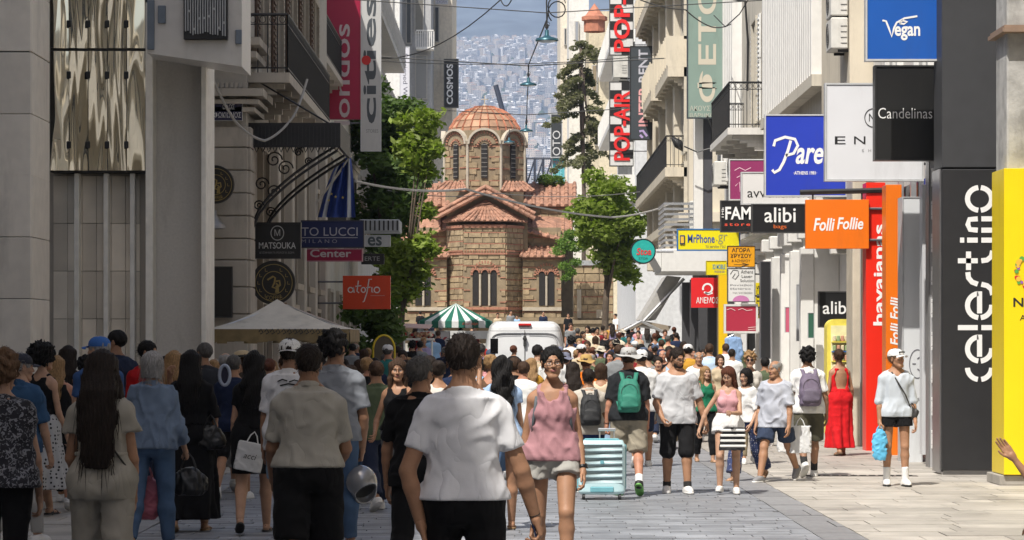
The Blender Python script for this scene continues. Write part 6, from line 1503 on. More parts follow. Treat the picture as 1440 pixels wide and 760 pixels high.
 s = sign('tall white vertical banner with dark grey letters and red dot', 507, -8, 536, 213, 78, (.50, .50, .49), [('cities', 511, -8, 529, 174, (.07, .08, .09), dict(bold=.022, rot=90)), ('STORES', 515, 182, 532, 187, (.2, .2, .2))], wall=-5.2, name='banner', cat='banner')
 b = B(); P = PX(515, 85, 77.985); b.add([(P.x + .13 * math.cos(t), P.y, P.z + .13 * math.sin(t)) for t in [i * .5236 for i in range(12)]], [tuple(range(12))]); wobj('emblem', b, mat('paint_red', (.5, .02, .02), .5, var=0), s)
 s = sign('black matsouka jewellery sign with ring monogram', 357, 313, 423, 364, 47.5, (.012, .012, .013), [('MATSOUKA', 364, 341, 416, 350, (.55, .55, .55), dict(bold=.01)), ('ΚΟΣΜΗΜΑΤΑ ΡΟΛΟΓΙΑ ΔΩΡΑ', 365, 354, 414, 357, (.25, .25, .25)), ('Μ', 386, 323, 394, 332, (.5, .5, .5))], wall=-4.3, fr=(.02, .02, .02))
 ribbon(s, [arc(390, 328, 9, 10, 0, 360, 24)], 1.1, 47.494, (.5, .5, .5))
 s = sign('navy sign with thin capital letters and milano line', 423, 310, 512, 349, 56, (.012, .02, .09), [('TO LUCCI', 424, 320, 503, 332, (.42, .42, .46)), ('MILANO', 424, 337, 474, 342, (.30, .30, .36), dict(sp=1.6))], fr=(.05, .05, .07), frw=.02)
 ribbon(s, [[(424, 334.5), (503, 334.5)]], .9, 55.994, (.42, .42, .46))
 s = sign('crimson sign with white lettering below the navy sign', 428, 350, 510, 368, 57.5, (.32, .015, .06), [('Center', 436, 351, 494, 362, (.55, .5, .5), dict(bold=.02))], fr=(.45, .2, .25), frw=.02)
 s = sign('small grey white sign with two dark letters below the canopy', 513, 331, 549, 347, 70, (.42, .43, .44), [('es', 517, 333, 537, 346, (.05, .07, .08), dict(bold=.022))], frw=.015)
 s = sign('dark sign with faint grey letters under the small white sign', 508, 357, 540, 372, 71, (.012, .012, .012), [('ERTE', 513, 361, 534, 367, (.30, .30, .30))], frw=0)
 s = sign('orange red sign with white handwritten lettering', 482, 388, 549, 435, 62, (.62, .055, .01), wall=-4.3, frw=.0, th=.2)
 ribbon(s, [arc(493, 408, 3.5, 3.5, 20, 340, 10) + [(497, 404), (498, 412)], [(504, 395), (502, 410), (505, 412)], [(500, 403), (508, 402)], arc(511, 408, 3, 3.5, 0, 360, 10), [(523, 393), (519, 393), (516, 412), (512, 424), (510, 425)], [(515, 405), (521, 404)], [(523, 404), (523, 411), (525, 411)], arc(530, 408, 4, 4, 0, 360, 10)], 1.5, 61.994, (.72, .68, .65))
 ribbon(s, [[(521, 416), (541, 416)]], .8, 61.994, (.6, .3, .25))
 # round coffee boards
 for (px, py, rr, d, lab) in ((303, 260, 27, 45.6, 'upper round black coffee board with golden pelican'), (385, 398, 31, 47.3, 'lower round black coffee board with golden pelican under the jewellery sign')):
  r = empty('round_sign', lab, 'sign', PX(px, py + rr, d)); P = PX(px, py, d) - r.location; R = rr * d / F_PX; M = Matrix.Translation(P) @ Matrix.Rotation(R_(90), 4, 'X')
  b = B(); b.lathe([(.001, 0), (R * .97, 0), (R, .015), (R, .10), (R * .97, .115), (.001, .115)], 40, M); b.obj('disc', mat('coffee_black', (.014, .013, .012), .5), r)
  gold = (.30, .22, .07); k = rr / 31.0
  ribbon(r, [arc(0, 0, 26, 26, 0, 360, 36), arc(0, 0, 16, 16, 0, 360, 30)], 1.0, d - .122, gold, 'emblem', (px, py), k)
  ribbon(r, [[(-9, -4), (-1, -9), (2, -7), (1, 0), (-2, 6), (4, 8), (9, 3), (8, -3), (3, -2)], [(3, 1), (6, 3), (3, 6)], [(4, 8), (3, 14)], [(6, 7), (6, 14)]], 2.6, d - .122, gold, 'emblem', (px, py), k)
  for i in range(12):
   if i in (3, 9): continue
   a = i * math.pi / 6; ribbon(r, [[(21 * math.cos(a) - 1.6, 21 * math.sin(a) - 2), (21 * math.cos(a) - 1.6, 21 * math.sin(a) + 2), (21 * math.cos(a) + 1.6, 21 * math.sin(a) + 2)]], .9, d - .122, gold, 'lettering', (px, py), k)
  text(r, 'COFFEE', px - 11 * k, py + 18 * k, px + 11 * k, py + 24 * k, d - .122, gold)
  b = B(); b.tube([P + Vector((-R, .05, 0)), P + Vector((-R - .12, .25, 0))], .02, 5); b.obj('bracket', IRON(), r)
signs()
# ---------------------------------------------------------------- trees
def leaf_cloud(clumps, n, size, seed, flat=.6):
 rs = np.random.RandomState(seed); V = []; C = np.array([c[0] for c in clumps]); Rr = np.array([c[1] for c in clumps]); w = (Rr.prod(1)) ** .67; w /= w.sum(); idx = rs.choice(len(clumps), n, p=w)
 u = rs.normal(0, 1, (n, 3)); u /= np.linalg.norm(u, axis=1)[:, None]; rad = rs.uniform(.45, 1.05, n) ** .6 * np.where(rs.rand(n) < .15, rs.uniform(1.1, 1.7, n), 1)
 P = C[idx] + u * Rr[idx] * rad[:, None]
 a = rs.normal(0, 1, (n, 3)); a[:, 2] *= flat; a /= np.linalg.norm(a, axis=1)[:, None]; b = np.cross(a, rs.normal(0, 1, (n, 3))); b /= np.linalg.norm(b, axis=1)[:, None]
 s = (size * rs.uniform(.6, 1.4, n))[:, None]
 V = np.stack([P - a * s, P + b * s * .45, P + a * s, P - b * s * .45], 1).reshape(-1, 3); Q = np.arange(4 * n).reshape(-1, 4); return V, Q
def leafm(name, c, var=.5):
 if name in MATS: return MATS[name]
 m = mat(name, c, .55, var=var, scale=1.4, spec=.35); n = m.node_tree; b = n.nodes['Principled BSDF']; out = n.nodes['Material Output']
 t = n.nodes.new('ShaderNodeBsdfTranslucent'); t.inputs[0].default_value = (c[0] * 1.6, c[1] * 1.9, c[2] * .8, 1); x = n.nodes.new('ShaderNodeMixShader'); x.inputs[0].default_value = .35
 n.links.new(b.outputs[0], x.inputs[1]); n.links.new(t.outputs[0], x.inputs[2]); n.links.new(x.outputs[0], out.inputs[0]); return m
def tree(label, x, y, z, trunk_h, r0, clumps, n, size, leaf, seed, bark=(.10, .075, .055), limbs=7):
 rs = np.random.RandomState(seed); root = empty('street_tree', label, 'tree', (x, y, z)); b = B(); bm = mat('bark' + str(bark), bark, .95, var=.35, scale=5, bump=.5, bscale=20)
 top = Vector((rs.uniform(-.2, .2), 0, trunk_h)); b.tube([(0, 0, -.2), (0, 0, .1), (.05, 0, trunk_h * .5), top], [r0 * 1.5, r0, r0 * .85, r0 * .7], 10); b.obj('trunk', bm, root, True)
 for i in range(min(limbs, len(clumps))):
  c = Vector(clumps[i * max(1, len(clumps) // limbs) % len(clumps)][0]); st = top * rs.uniform(.6, 1.0); m_ = st.lerp(c, .5) + Vector((0, 0, rs.uniform(-.1, .5))); q = B(); q.tube([st, m_, c], [r0 * .5, r0 * .3, r0 * .08], 6); q.obj('limb', bm, root, True)
 V, Q = leaf_cloud(clumps, n, size, seed); add('crown', new_mesh('crown', V, Q, leaf), root); return root
def rnd_clumps(cx, cy, cz, rx, ry, rz, n, r, seed):
 rs = np.random.RandomState(seed); out = []
 while len(out) < n:
  p = rs.uniform(-1, 1, 3)
  if np.linalg.norm(p) < 1: q = r * rs.uniform(.6, 1.3); out.append(((cx + p[0] * rx, cy + p[1] * ry, cz + p[2] * rz), (q, q, q * .75)))
 return out
def trees():
 lg = leafm('leaf_green', (.10, .16, .03)); dg = leafm('leaf_dark', (.075, .12, .03)); pn = leafm('pine_needle', (.17, .165, .10), .6); br = leafm('leaf_bright', (.18, .235, .04)); lime = leafm('leaf_lime', (.15, .24, .05))  # dark and bright leaf colours also paint shade and sun on the left foliage
 d = 92; P = PX(552, 0, d); z = gz(d); zt = lambda py, dd=d: PX(0, py, dd).z - gz(dd)
 cl = rnd_clumps(0, 0, zt(215), 1.15, 1.6, zt(95) - zt(225), 46, .55, 3) + rnd_clumps(.4, -.2, zt(350), .75, 1.2, 2.6, 16, .45, 9)
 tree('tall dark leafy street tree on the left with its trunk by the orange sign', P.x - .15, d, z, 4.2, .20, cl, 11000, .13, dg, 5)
 d = 84; P = PX(590, 0, d); cl = [((PX(px, 0, d).x - P.x, rs_, zt(py, d)), (r, r, r * .8)) for px, py, r, rs_ in ((600, 170, .42, 0), (592, 195, .5, .3), (606, 212, .36, -.2), (575, 208, .45, .2), (598, 240, .35, .1), (571, 168, .3, .3), (585, 225, .4, .0), (592, 345, .45, .1), (575, 358, .5, -.1), (560, 382, .5, .2), (606, 352, .26, 0), (570, 408, .42, 0), (588, 380, .36, .1), (556, 350, .4, .3), (600, 296, .28, .2), (552, 420, .3, .2))]
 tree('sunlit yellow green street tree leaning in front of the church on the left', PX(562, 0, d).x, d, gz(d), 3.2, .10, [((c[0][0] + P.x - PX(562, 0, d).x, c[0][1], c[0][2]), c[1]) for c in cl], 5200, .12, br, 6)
 d = 118; P = PX(850, 0, d); cl = rnd_clumps(.15, 0, zt(300, d), 1.7, 1.8, 1.7, 52, .42, 7) + rnd_clumps(1.0, .5, zt(330, d), .9, 1.2, 1.9, 22, .36, 19) + rnd_clumps(.2, 0, zt(360, d), .9, 1.2, .8, 14, .4, 8)
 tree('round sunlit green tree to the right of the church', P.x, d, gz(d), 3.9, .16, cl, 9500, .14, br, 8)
 # pine with drooping boughs
 d = 163; P = PX(820, 0, d); rs = np.random.RandomState(4); cl = []
 for k in range(34):
  t = k / 34; zz = zt(230, d) + (zt(66, d) - zt(230, d)) * t; L_ = (.9 + 1.5 * math.sin(math.pi * min(1, t + .12))) * rs.uniform(.4, 1.25); a = rs.uniform(0, 6.28)
  for j in range(4): u_ = (j + 1) / 4; cl.append(((L_ * u_ * math.cos(a), L_ * u_ * math.sin(a), zz - .5 * u_ + .25 * math.sin(u_ * 3)), (.27, .27, .17)))
 for j in range(7): cl.append(((-.5 + .28 * j, 0, zt(68, d) + .3 * math.sin(j)), (.26, .26, .16)))
 for j in range(6): cl.append(((-1.35 + .2 * j, 0, zt(150, d) + .18 * j), (.2, .2, .3)))
 tree('dark shaggy pine tree behind the church on the right', P.x, d, gz(d), zt(60, d), .14, cl, 17000, .10, pn, 11, (.12, .09, .07), 12)
 d = 149.0; P = PX(796, 0, d); cl = [((dx, dy, dz), (r, r, r * .7)) for dx, dy, dz, r in ((0, 0, .3, .45), (.45, 0, .1, .4), (-.35, 0, -.1, .35), (.2, -.1, .75, .35), (-.1, 0, -.9, .3), (.5, 0, -.7, .3), (.8, 0, .3, .3), (.0, 0, -1.5, .25), (.25, 0, -1.2, .3))]
 V, Q = leaf_cloud(cl, 4500, .07, 12); sh = empty('wall_shrub', 'feathery light green shrub growing from the church wall', 'shrub', PX(796, 350, 147.6)); add('foliage', new_mesh('foliage', V, Q, lime), sh); b = B(); b.tube([(0, .6, -1.8), (0, .2, -.6), (.1, 0, .3)], [.07, .05, .02], 6); b.obj('stem', mat('bark_s', (.1, .07, .05), .9), sh)
 V, Q = leaf_cloud([((0, 0, .35), (.5, .5, .3)), ((.6, .2, .3), (.4, .4, .3))], 1200, .08, 14); sh = empty('low_shrub', 'low green shrub behind the roof right of the dome', 'shrub', PX(768, 262, 158)); add('foliage', new_mesh('foliage', V, Q, lg), sh)
 # dark bush at the left trunk
 V, Q = leaf_cloud(rnd_clumps(0, 0, 1.3, .75, .6, 1.3, 16, .35, 17), 4500, .09, 16); sh = empty('potted_shrub', 'dark tall shrub in a planter below the orange sign', 'shrub', (PX(520, 0, 66).x, 66, gz(66))); add('foliage', new_mesh('foliage', V, Q, dg), sh); b = B(); b.cbox(-.5, .5, -.4, .4, 0, .6, .03); b.obj('planter', mat('planter_brown', (.15, .1, .07), .8), sh)
trees()
# ---------------------------------------------------------------- hanging lamps and cables
def cable(label, pts, r, col=(.02, .02, .02), sag=0.0):
 P = [Vector(p) for p in pts]; o = empty('cable', label, 'cable', P[0]); out = []
 for i in range(len(P) - 1):
  for k in range(9):
   t = k / 9; q = P[i].lerp(P[i + 1], t); q.z -= sag * 4 * t * (1 - t); out.append(q - P[0])
 out.append(P[-1] - P[0]); b = B(); b.tube(out, r, 5); b.obj('wire', mat('wire' + str(col), col, .6, var=0), o); return o
def street_lights():
 for k, (px, py, d, sc, lab) in enumerate(((769, 56, 66, 1.0, 'nearest and largest of the hanging saucer street lamps'), (743, 119, 92, 1.0, 'middle one of the hanging saucer street lamps'), (740, 184, 112, 1.0, 'farthest of the hanging saucer street lamps above the church roof'), (716, 200, 140, 1.1, 'small hanging lamp in front of the dome'))):
  P = PX(px, py, d); r = empty('hanging_lamp', lab, 'street lamp', P, 0, None); b = B()
  b.lathe([(.27, -.03), (.26, .02), (.12, .06), (.05, .10), (.045, .22), (.001, .23)], 24); b.obj('shade', mat('lamp_teal', (.03, .10, .13), .35, metal=.4), r, True)
  b = B(); b.lathe([(.22, -.035), (.14, -.06), (.001, -.07)], 20); b.obj('diffuser', mat('lamp_glass', (.45, .55, .6), .2, var=0), r, True)
  b = B(); b.tube([(0, 0, .2), (0, 0, .42), (.02, 0, .62)], .018, 6); b.tube([(.02 + .045 * math.cos(a), 0, .36 + .05 * math.sin(a)) for a in [i * .6 for i in range(11)]], .01, 4); b.cbox(-.04, .04, -.04, .04, .26, .36, .01); b.obj('suspension', IRON(), r)
  if k < 3:
   ph = {0: 0.62, 1: .60, 2: .62}[k]; xl = -4.3 if d < 70 else -5.2 if d < 96 else -5.7; xr = 5.9 if d < 96 else 5.3
   cable(['cable across the street carrying the nearest hanging lamp', 'cable across the street carrying the middle hanging lamp', 'cable across the street carrying the farthest hanging lamp'][k], [(xl, d, P.z + ph + .35), P + Vector((0, 0, ph)), (xr, d, P.z + ph + .3)], .012 if d < 70 else .018)
 cable('thick black feeder line running between the hanging lamps', [PX(768, -30, 66), PX(769, 28, 66), PX(743, 92, 92), PX(743, 110, 92), PX(741, 150, 112), PX(741, 176, 112)], .018)
 b = B(); r = empty('cable_coil', 'loose coil of black cable hanging above the nearest lamp', 'cable', PX(780, 8, 66)); P = PX(783, 5, 66) - r.location; b.tube([P + Vector((.2 * math.cos(t), .02 * t, .22 * math.sin(t) - .02 * t)) for t in [i * .45 for i in range(24)]], .015, 4); b.obj('coil', IRON(), r)
 cable('pale thick cable sagging from the left tree to the right balcony', [PX(500, 255, 60), PX(655, 266, 78), PX(860, 306, 90), PX(962, 280, 94)], .03, (.42, .41, .39), .12)
 cable('thin black cable from the left blocks up across the hillside view', [(-5.7, 120, PX(0, 82, 120).z), PX(704, 0, 100), PX(730, -40, 95)], .022, sag=.6)
 cable('thin wire crossing high from the left block to the right banner', [(-5.2, 95, PX(0, 84, 95).z), (5.3, 98, PX(0, 76, 98).z)], .014, sag=.25)
 cable('white looped cable hanging from the stone corner to the balcony', [PX(293, 95, 44), PX(330, 170, 45), PX(372, 198, 46), PX(412, 165, 46.5), PX(432, 112, 47)], .022, (.36, .35, .33), .06)
 cable('grey looped cable in front of the green banner', [PX(900, 0, 70), PX(964, 14, 71), PX(1000, 38, 72), PX(1028, 34, 73), PX(1052, 60, 74)], .018, (.06, .06, .06), .05)
 cable('second thin wire across the street in front of the church roof', [PX(545, 268, 90), PX(700, 272, 100), PX(900, 270, 104)], .014, (.2, .2, .2), .15)
street_lights()
# ---------------------------------------------------------------- van, umbrella, stalls, flags and small things
def street_things():
 # delivery van, back doors towards the camera
 d = 70.0; z = gz(d); r = empty('delivery_van', 'white delivery van seen from behind in the middle of the street', 'van', ((738 - 720) * d / F_PX, d, z)); Wd = 1.02; body = mat('van_white', (.66, .67, .68), .28, var=.03, coat=.3, dirt=.08)
 zt = PX(0, 452, d).z - z; f = Fld(); f.loft(Matrix.Identity(4), (.38, .6, 1.2, zt - .35, zt - .10, zt), (.96, 1.0, 1.0, .94, .87, .74), (2.4, 2.45, 2.45, 2.42, 2.38, 2.2), ys=(2.5,) * 6, n=9)
 V, Q = f.mesh(.05); add('body', new_mesh('body', V, Q, body, smooth=True), r)
 dk = mat('van_seam', (.03, .03, .03), .6); rub = mat('tyre_rubber', (.02, .02, .02), .8)
 b = B(); b.box(-.008, .008, .030, .06, .55, zt - .22); b.box(-.86, .86, .02, .06, zt - .245, zt - .235); b.tube([(-.80, .025, .62), (-.80, .03, zt - .5), (-.70, .05, zt - .33), (-.1, .05, zt - .32)], .007, 4); b.tube([(.80, .025, .62), (.80, .03, zt - .5), (.70, .05, zt - .33), (.1, .05, zt - .32)], .007, 4); b.obj('door_seam', dk, r)
 b = B(); b.cbox(-.16, .16, .05, .16, zt - .11, zt - .055, .01); b.obj('brake_light', mat('brake_red', (.5, .02, .02), .3), r)
 b = B(); b.cbox(-.035, .035, -.03, .045, zt - .62, zt - .36, .012); b.cbox(-.05, .05, -.045, .04, zt - .46, zt - .40, .008); b.obj('door_handle', dk, r)
 for s in (-1, 1): b = B(); b.cbox(s * .955 - .035, s * .955 + .035, .03, .12, .95, 1.25, .015); b.obj('tail_light', mat('tail_red', (.45, .03, .02), .25), r)
 for s in (-1, 1):
  for y in (.95, 4.2):
   b = B(); b.lathe([(.001, -.1), (.30, -.1), (.34, -.07), (.34, .07), (.30, .1), (.001, .1)], 22, Matrix.Translation((s * .88, y, .34)) @ Matrix.Rotation(R_(90), 4, 'Y')); w = b.obj('wheel', rub, r, True); c = B(); c.lathe([(.001, 0), (.19, 0), (.2, .01)], 16, Matrix.Translation((s * .985, y, .34)) @ Matrix.Rotation(R_(90 * s), 4, 'Y')); c.obj('rim', ALU(), w)
 b = B(); b.cbox(-.95, .95, -.06, .1, .36, .56, .03); b.obj('bumper', dk, r); b = B(); b.cbox(-.26, .26, -.04, .02, .66, .78, .006); b.obj('number_plate', mat('plate_w', (.6, .6, .58), .5), r)
 # beige parasol left
 d = 41.0; P = PX(390, 0, d); r = empty('market_parasol', 'wide grey beige square parasol on the left', 'parasol', (P.x, d + 1.4, 0)); za, ze = PX(0, 419, d).z, PX(0, 463, d).z; hw = 1.03
 cm = mat('parasol_canvas', (.62, .58, .50), .9, var=.08, dirt=.35); apx = Vector((-.12, 0, za)); C4 = [Vector((-hw, -1.3, ze)), Vector((hw, -1.3, ze)), Vector((hw, 1.3, ze)), Vector((-hw, 1.3, ze))]
 for i in range(4):
  p, q = C4[i], C4[(i + 1) % 4]; b = B(); n = 6; V = []
  for a in range(n + 1):
   for c in range(n + 1): e = p.lerp(q, c / n); v = apx.lerp(e, a / n); v.z -= .06 * math.sin(math.pi * a / n) + .03 * math.sin(math.pi * c / n) * a / n; V.append(v)
  V += [v - Vector((0, 0, .012)) for v in V]; m_ = (n + 1) ** 2
  Fq = [(a * (n + 1) + c, (a + 1) * (n + 1) + c, (a + 1) * (n + 1) + c + 1, a * (n + 1) + c + 1) for a in range(n) for c in range(n)]; b.add(V, Fq + [tuple(m_ + k for k in f_[::-1]) for f_ in Fq]); b.obj('canopy_panel', cm, r)
 b = B(); L_ = []
 for i in range(4):
  p, q = C4[i], C4[(i + 1) % 4]; n = 14
  for k in range(n):
   a, c = p.lerp(q, k / n), p.lerp(q, (k + 1) / n); dz = .19 + .02 * math.sin(k * 1.9); o_ = (p + q) / 2; o_.z = 0; o_ = o_.normalized() * .012
   b.add([a, c, c - Vector((0, 0, dz)), a - Vector((0, 0, dz)), a + o_, c + o_, c - Vector((0, 0, dz)) + o_, a - Vector((0, 0, dz)) + o_], [(0, 1, 2, 3), (7, 6, 5, 4), (2, 6, 7, 3)])
 vm = mat('valance_ochre', (.24, .18, .09), .9, var=.3, dirt=.5); b.obj('valance', vm, r); ribbon(r, [[(300 + 8 * k, 467), (303 + 8 * k, 463), (306 + 8 * k, 468), (302 + 8 * k, 470)] for k in range(8, 20)], 1.6, d + .075, (.03, .03, .03), 'scroll_print')
 b = B(); b.tube([(0, 0, 0), (0, 0, za - .05)], .03, 10); b.obj('pole', mat('pole_wood', (.2, .13, .08), .6), r); b = B()
 for v in C4: b.tube([(0, 0, za - .08), v - Vector((0, 0, .04))], .012, 5)
 b.obj('rib', ALU(), r); b = B(); b.cbox(-.3, .3, -.3, .3, 0, .08, .02); b.obj('base', IRON(), r)
 # green and white striped stall
 d = 88.0; P = PX(640, 0, d); z = gz(d); r = empty('striped_stall', 'market stall with green and white striped tent roof', 'market stall', (P.x, d + 1.2, z)); za, ze, zv = [PX(0, y, d).z - z for y in (426, 452, 461)]
 gm = mat('stripe_green', (.01, .12, .08), .8, var=.06); wm_ = mat('stripe_white', (.66, .68, .66), .8, var=.04); hw = 52 * d / F_PX; apx = Vector((0, 0, za)); C4 = [Vector((-hw, -1.2, ze)), Vector((hw, -1.2, ze)), Vector((hw, 1.2, ze)), Vector((-hw, 1.2, ze))]
 for i in range(4):
  p, q = C4[i], C4[(i + 1) % 4]; n = 11 if i % 2 == 0 else 11
  for k in range(n):
   a, c = p.lerp(q, k / n), p.lerp(q, (k + 1) / n); g = .10; a2, c2 = apx.lerp(a, .0), apx.lerp(c, .0); b = B(); dn = Vector((0, 0, ze - zv))
   b.add([apx, a, c, a - dn, c - dn, apx - Vector((0, 0, .02)), a - Vector((0, 0, .02)), c - Vector((0, 0, .02))], [(0, 1, 2), (1, 3, 4, 2), (7, 6, 5)]); b.obj('canopy_stripe', gm if k % 2 == 0 else wm_, r)
 b = B(); b.box(-hw - .02, hw + .02, -1.26, -1.21, zv - .35, zv - .10); b.obj('fascia', mat('stall_white', (.6, .6, .58), .7), r)
 for v in C4: b = B(); b.tube([(v.x * .97, v.y * .97, 0), (v.x * .97, v.y * .97, ze)], .04, 6); b.obj('post', ALU(), r)
 b = B(); b.cbox(-hw * .9, hw * .9, -.9, .9, .0, .9, .03); b.obj('counter', mat('stall_wood', (.25, .15, .09), .8), r)
 sign('white board with dark red letter K below the striped stall', 612, 466, 633, 512, 86, (.55, .52, .50), [('K', 617, 474, 631, 489, (.35, .04, .05), dict(bold=.02))], th=.08, frw=.02, fr=(.2, .2, .2), name='menu_board', cat='board')
 text(r, 'Κουλούρι', 650, 453.5, 672, 458, d - .07, (.6, .1, .05), bold=.018, shear=.3)
 # fruit stand
 d = 74.0; P = PX(588, 0, d); z = gz(d); r = empty('fruit_stand', 'small stand heaped with red and pale fruit left of the striped stall', 'stand', (P.x, d, z)); zt = PX(0, 476, d).z - z
 b = B(); b.cbox(-.42, .42, -.3, .3, zt - .06, zt, .01); b.obj('tray', mat('tray_white', (.6, .58, .55), .6), r); b = B(); [b.tube([(sx * .36, sy * .24, 0), (sx * .36, sy * .24, zt - .06)], .02, 5) for sx in (-1, 1) for sy in (-1, 1)]; b.obj('leg', ALU(), r)
 rs = np.random.RandomState(6)
 for nm, c in (('apple', (.5, .03, .03)), ('peach', (.6, .35, .22)), ('melon_slice', (.62, .55, .42))):
  b = B()
  for k in range(22): M = Matrix.Translation((rs.uniform(-.36, .36), rs.uniform(-.24, .24), zt + rs.uniform(.03, .16))); b.lathe([(.001, -.045), (.035, -.03), (.045, 0), (.035, .03), (.001, .04)], 7, M)
  b.obj(nm, mat('fruit_' + nm, c, .4), r, True, kind='stuff')
 b = B(); b.add([(-.62, -.4, zt + .30), (.30, -.4, zt + .26), (.36, .4, zt + .36), (-.56, .4, zt + .40), (-.62, -.4, zt + .28), (.30, -.4, zt + .24), (.36, .4, zt + .34), (-.56, .4, zt + .38)], [(0, 1, 2, 3), (7, 6, 5, 4), (0, 4, 5, 1), (1, 5, 6, 2)]); b.obj('cover', mat('cover_pink', (.6, .42, .38), .8), r)
 # yellow arch mirror
 d = 57.0; P = PX(540, 0, d); r = empty('arch_frame', 'yellow round arch frame standing among the crowd on the left', 'arch', (P.x, d, gz(d))); zc = PX(0, 492, d).z - gz(d); rr = 15 * d / F_PX
 b = B(); b.tube([(-rr, 0, 0), (-rr, 0, zc)] + [(rr * math.cos(a), 0, zc + rr * 1.35 * math.sin(a)) for a in [math.pi - math.pi * i / 14 for i in range(15)]] + [(rr, 0, 0)], .022, 7); b.obj('hoop', mat('arch_yellow', (.75, .55, .03), .4), r, True); b = B(); pts = [(-rr * .93, 0), (rr * .93, 0), (rr * .93, zc)] + [(rr * .93 * math.cos(math.pi * i / 12), zc + rr * 1.25 * math.sin(math.pi * i / 12)) for i in range(13)]; b.prism([(x, y_) for x, y_ in pts], -.01, .01, XZ); b.obj('back_panel', mat('arch_back', (.10, .08, .05), .6), r)
 # flags
 d = 60; F0 = PX(428, 310, d); r = empty('flag_pole', 'pole holding a furled blue star flag and a striped flag', 'flags', (-4.3, d, F0.z)); l = r.location; b = B(); b.tube([F0 - l, PX(497, 214, d) - l], .02, 6); b.tube([F0 - l, PX(480, 240, d) - l], .015, 6); b.obj('pole', mat('pole_pale', (.45, .42, .36), .5), r)
 def drape(px0, px1, py0, py1, dd, seed, m, nm, bands=False):
  rs = np.random.RandomState(seed); n, mm = 18, 14; V = []; mi = []
  for j in range(mm + 1):
   v = j / mm
   for i in range(n + 1):
    u_ = i / n; px = px0 + (px1 - px0) * u_; w_ = .35 + .65 * v; px = 490 + (px - 490) * (.25 + .75 * v ** .6) ; V.append(PX(px, py0 + (py1 - py0) * v + 10 * (1 - u_) * (1 - v), dd + .14 * math.sin(u_ * 19 + seed + v * 2)) - l)
  Fq = [(j * (n + 1) + i, j * (n + 1) + i + 1, (j + 1) * (n + 1) + i + 1, (j + 1) * (n + 1) + i) for j in range(mm) for i in range(n)]
  mi = [((i // 2) % 2 if bands and (i > 13 or i < 5) else 0) for j in range(mm) for i in range(n)]; add(nm, new_mesh(nm, V, Fq, m, mi, True), r)
 drape(447, 500, 217, 306, d + .1, 1, [mat('flag_blue', (.02, .05, .24), .8, var=.2), mat('flag_white', (.42, .44, .47), .8)], 'flag_cloth', True)
 b = B(); star = [(math.cos(math.pi / 2 + k * math.pi / 5) * (1 if k % 2 == 0 else .4), math.sin(math.pi / 2 + k * math.pi / 5) * (1 if k % 2 == 0 else .4)) for k in range(10)]
 for (px, py) in ((466, 273), (472, 277), (482, 278), (462, 282)): Pq = PX(px, py, d - .12) - l; b.add([(Pq.x + .035 * x, Pq.y, Pq.z + .035 * y_) for x, y_ in star], [tuple(range(10))])
 b.obj('star', mat('star_gold', (.5, .4, .1), .6, var=0), r)
 # white canopy on the left, at the shop corner
 d = 72; c = empty('shop_canopy', 'small pale glazed canopy over the left shop corner', 'canopy', PX(535, 328, d)); l = c.location; b = B(); P0, P1 = PX(505, 326, d), PX(562, 306, d); b.cbox(P0.x - l.x, P1.x - l.x, 0, 1.5, P0.z - l.z, P1.z - l.z - .05, .02); b.obj('fascia', mat('canopy_pale', (.36, .38, .40), .6), c)
 for k in range(9): x = P0.x + (P1.x - P0.x) * (k + .5) / 9; b = B(); b.box(x - .02 - l.x, x + .02 - l.x, -.03, 0, P0.z - l.z + .03, P1.z - l.z - .08); b.obj('rib', IRON(), c)
 # snack cabinet
 d = 53.0; P = PX(1184, 0, d); r = empty('snack_kiosk', 'yellow rounded snack kiosk with packets on its shelves', 'kiosk', (P.x, d, 0)); hw = 21 * d / F_PX; zt = PX(0, 449, d).z; b = B(); ym = mat('kiosk_yellow', (.78, .66, .10), .5)
 b.prism([(-hw, 0), (hw, 0), (hw, zt)] + [(-hw + .16 - .16 * math.sin(a), zt - .16 + .16 * math.cos(a)) for a in [math.pi / 2 * i / 6 for i in range(7)]], 0, .5, XZ @ Matrix.Translation((0, 0, -.5))); b.obj('cabinet', ym, r)
 b = B(); b.box(-hw + .07, hw - .01, -.012, -.002, .6, zt - .12); b.obj('front_panel', mat('kiosk_pale', (.80, .76, .42), .5), r)
 for k, zz in enumerate((1.78, 1.60, 1.42, 1.24, 1.06, .88)):
  b = B(); b.box(-hw + .08, hw - .02, -.10, -.013, zz - .02, zz); b.obj('shelf', mat('kiosk_blue', (.05, .15, .45), .5) if k == 1 else ym, r)
  for i in range(5): b = B(); x = -hw + .10 + i * .075; b.cbox(x, x + .06, -.09, -.03, zz + .003, zz + .11, .012); b.obj('packet', mat('packet%d' % ((k + i) % 3), ((.8, .65, .05), (.75, .55, .04), (.1, .25, .5))[(k + i) % 3] if k else ((.7, .6, .4), (.3, .4, .2), (.6, .3, .2))[i % 3], .4), r)
 # hanging shirt
 d = 66; P = PX(1031, 474, d); r = empty('hanging_shirt', 'light blue shirt hanging below the red poster', 'shirt', P); f = Fld(); f.loft(Matrix.Identity(4), (-.62, -.3, -.05, .0), (.19, .17, .17, .06), (.05, .06, .05, .03), n=2.2); f.cap((-.14, 0, -.06), (-.20, 0, -.42), .05, .045, .02); f.cap((.14, 0, -.06), (.20, 0, -.42), .05, .045, .02); V, Q = f.mesh(.02, wr=.01); add('cloth', new_mesh('shirt', V, Q, cloth((.22, .34, .55), 'lightblue'), smooth=True), r); b = B(); b.tube([(-.15, 0, -.02), (0, 0, .05), (.15, 0, -.02)], .008, 5); b.tube([(0, 0, .05), (0, .02, .12), (0, .3, .14)], .006, 5); b.obj('hanger', ALU(), r)
street_things()
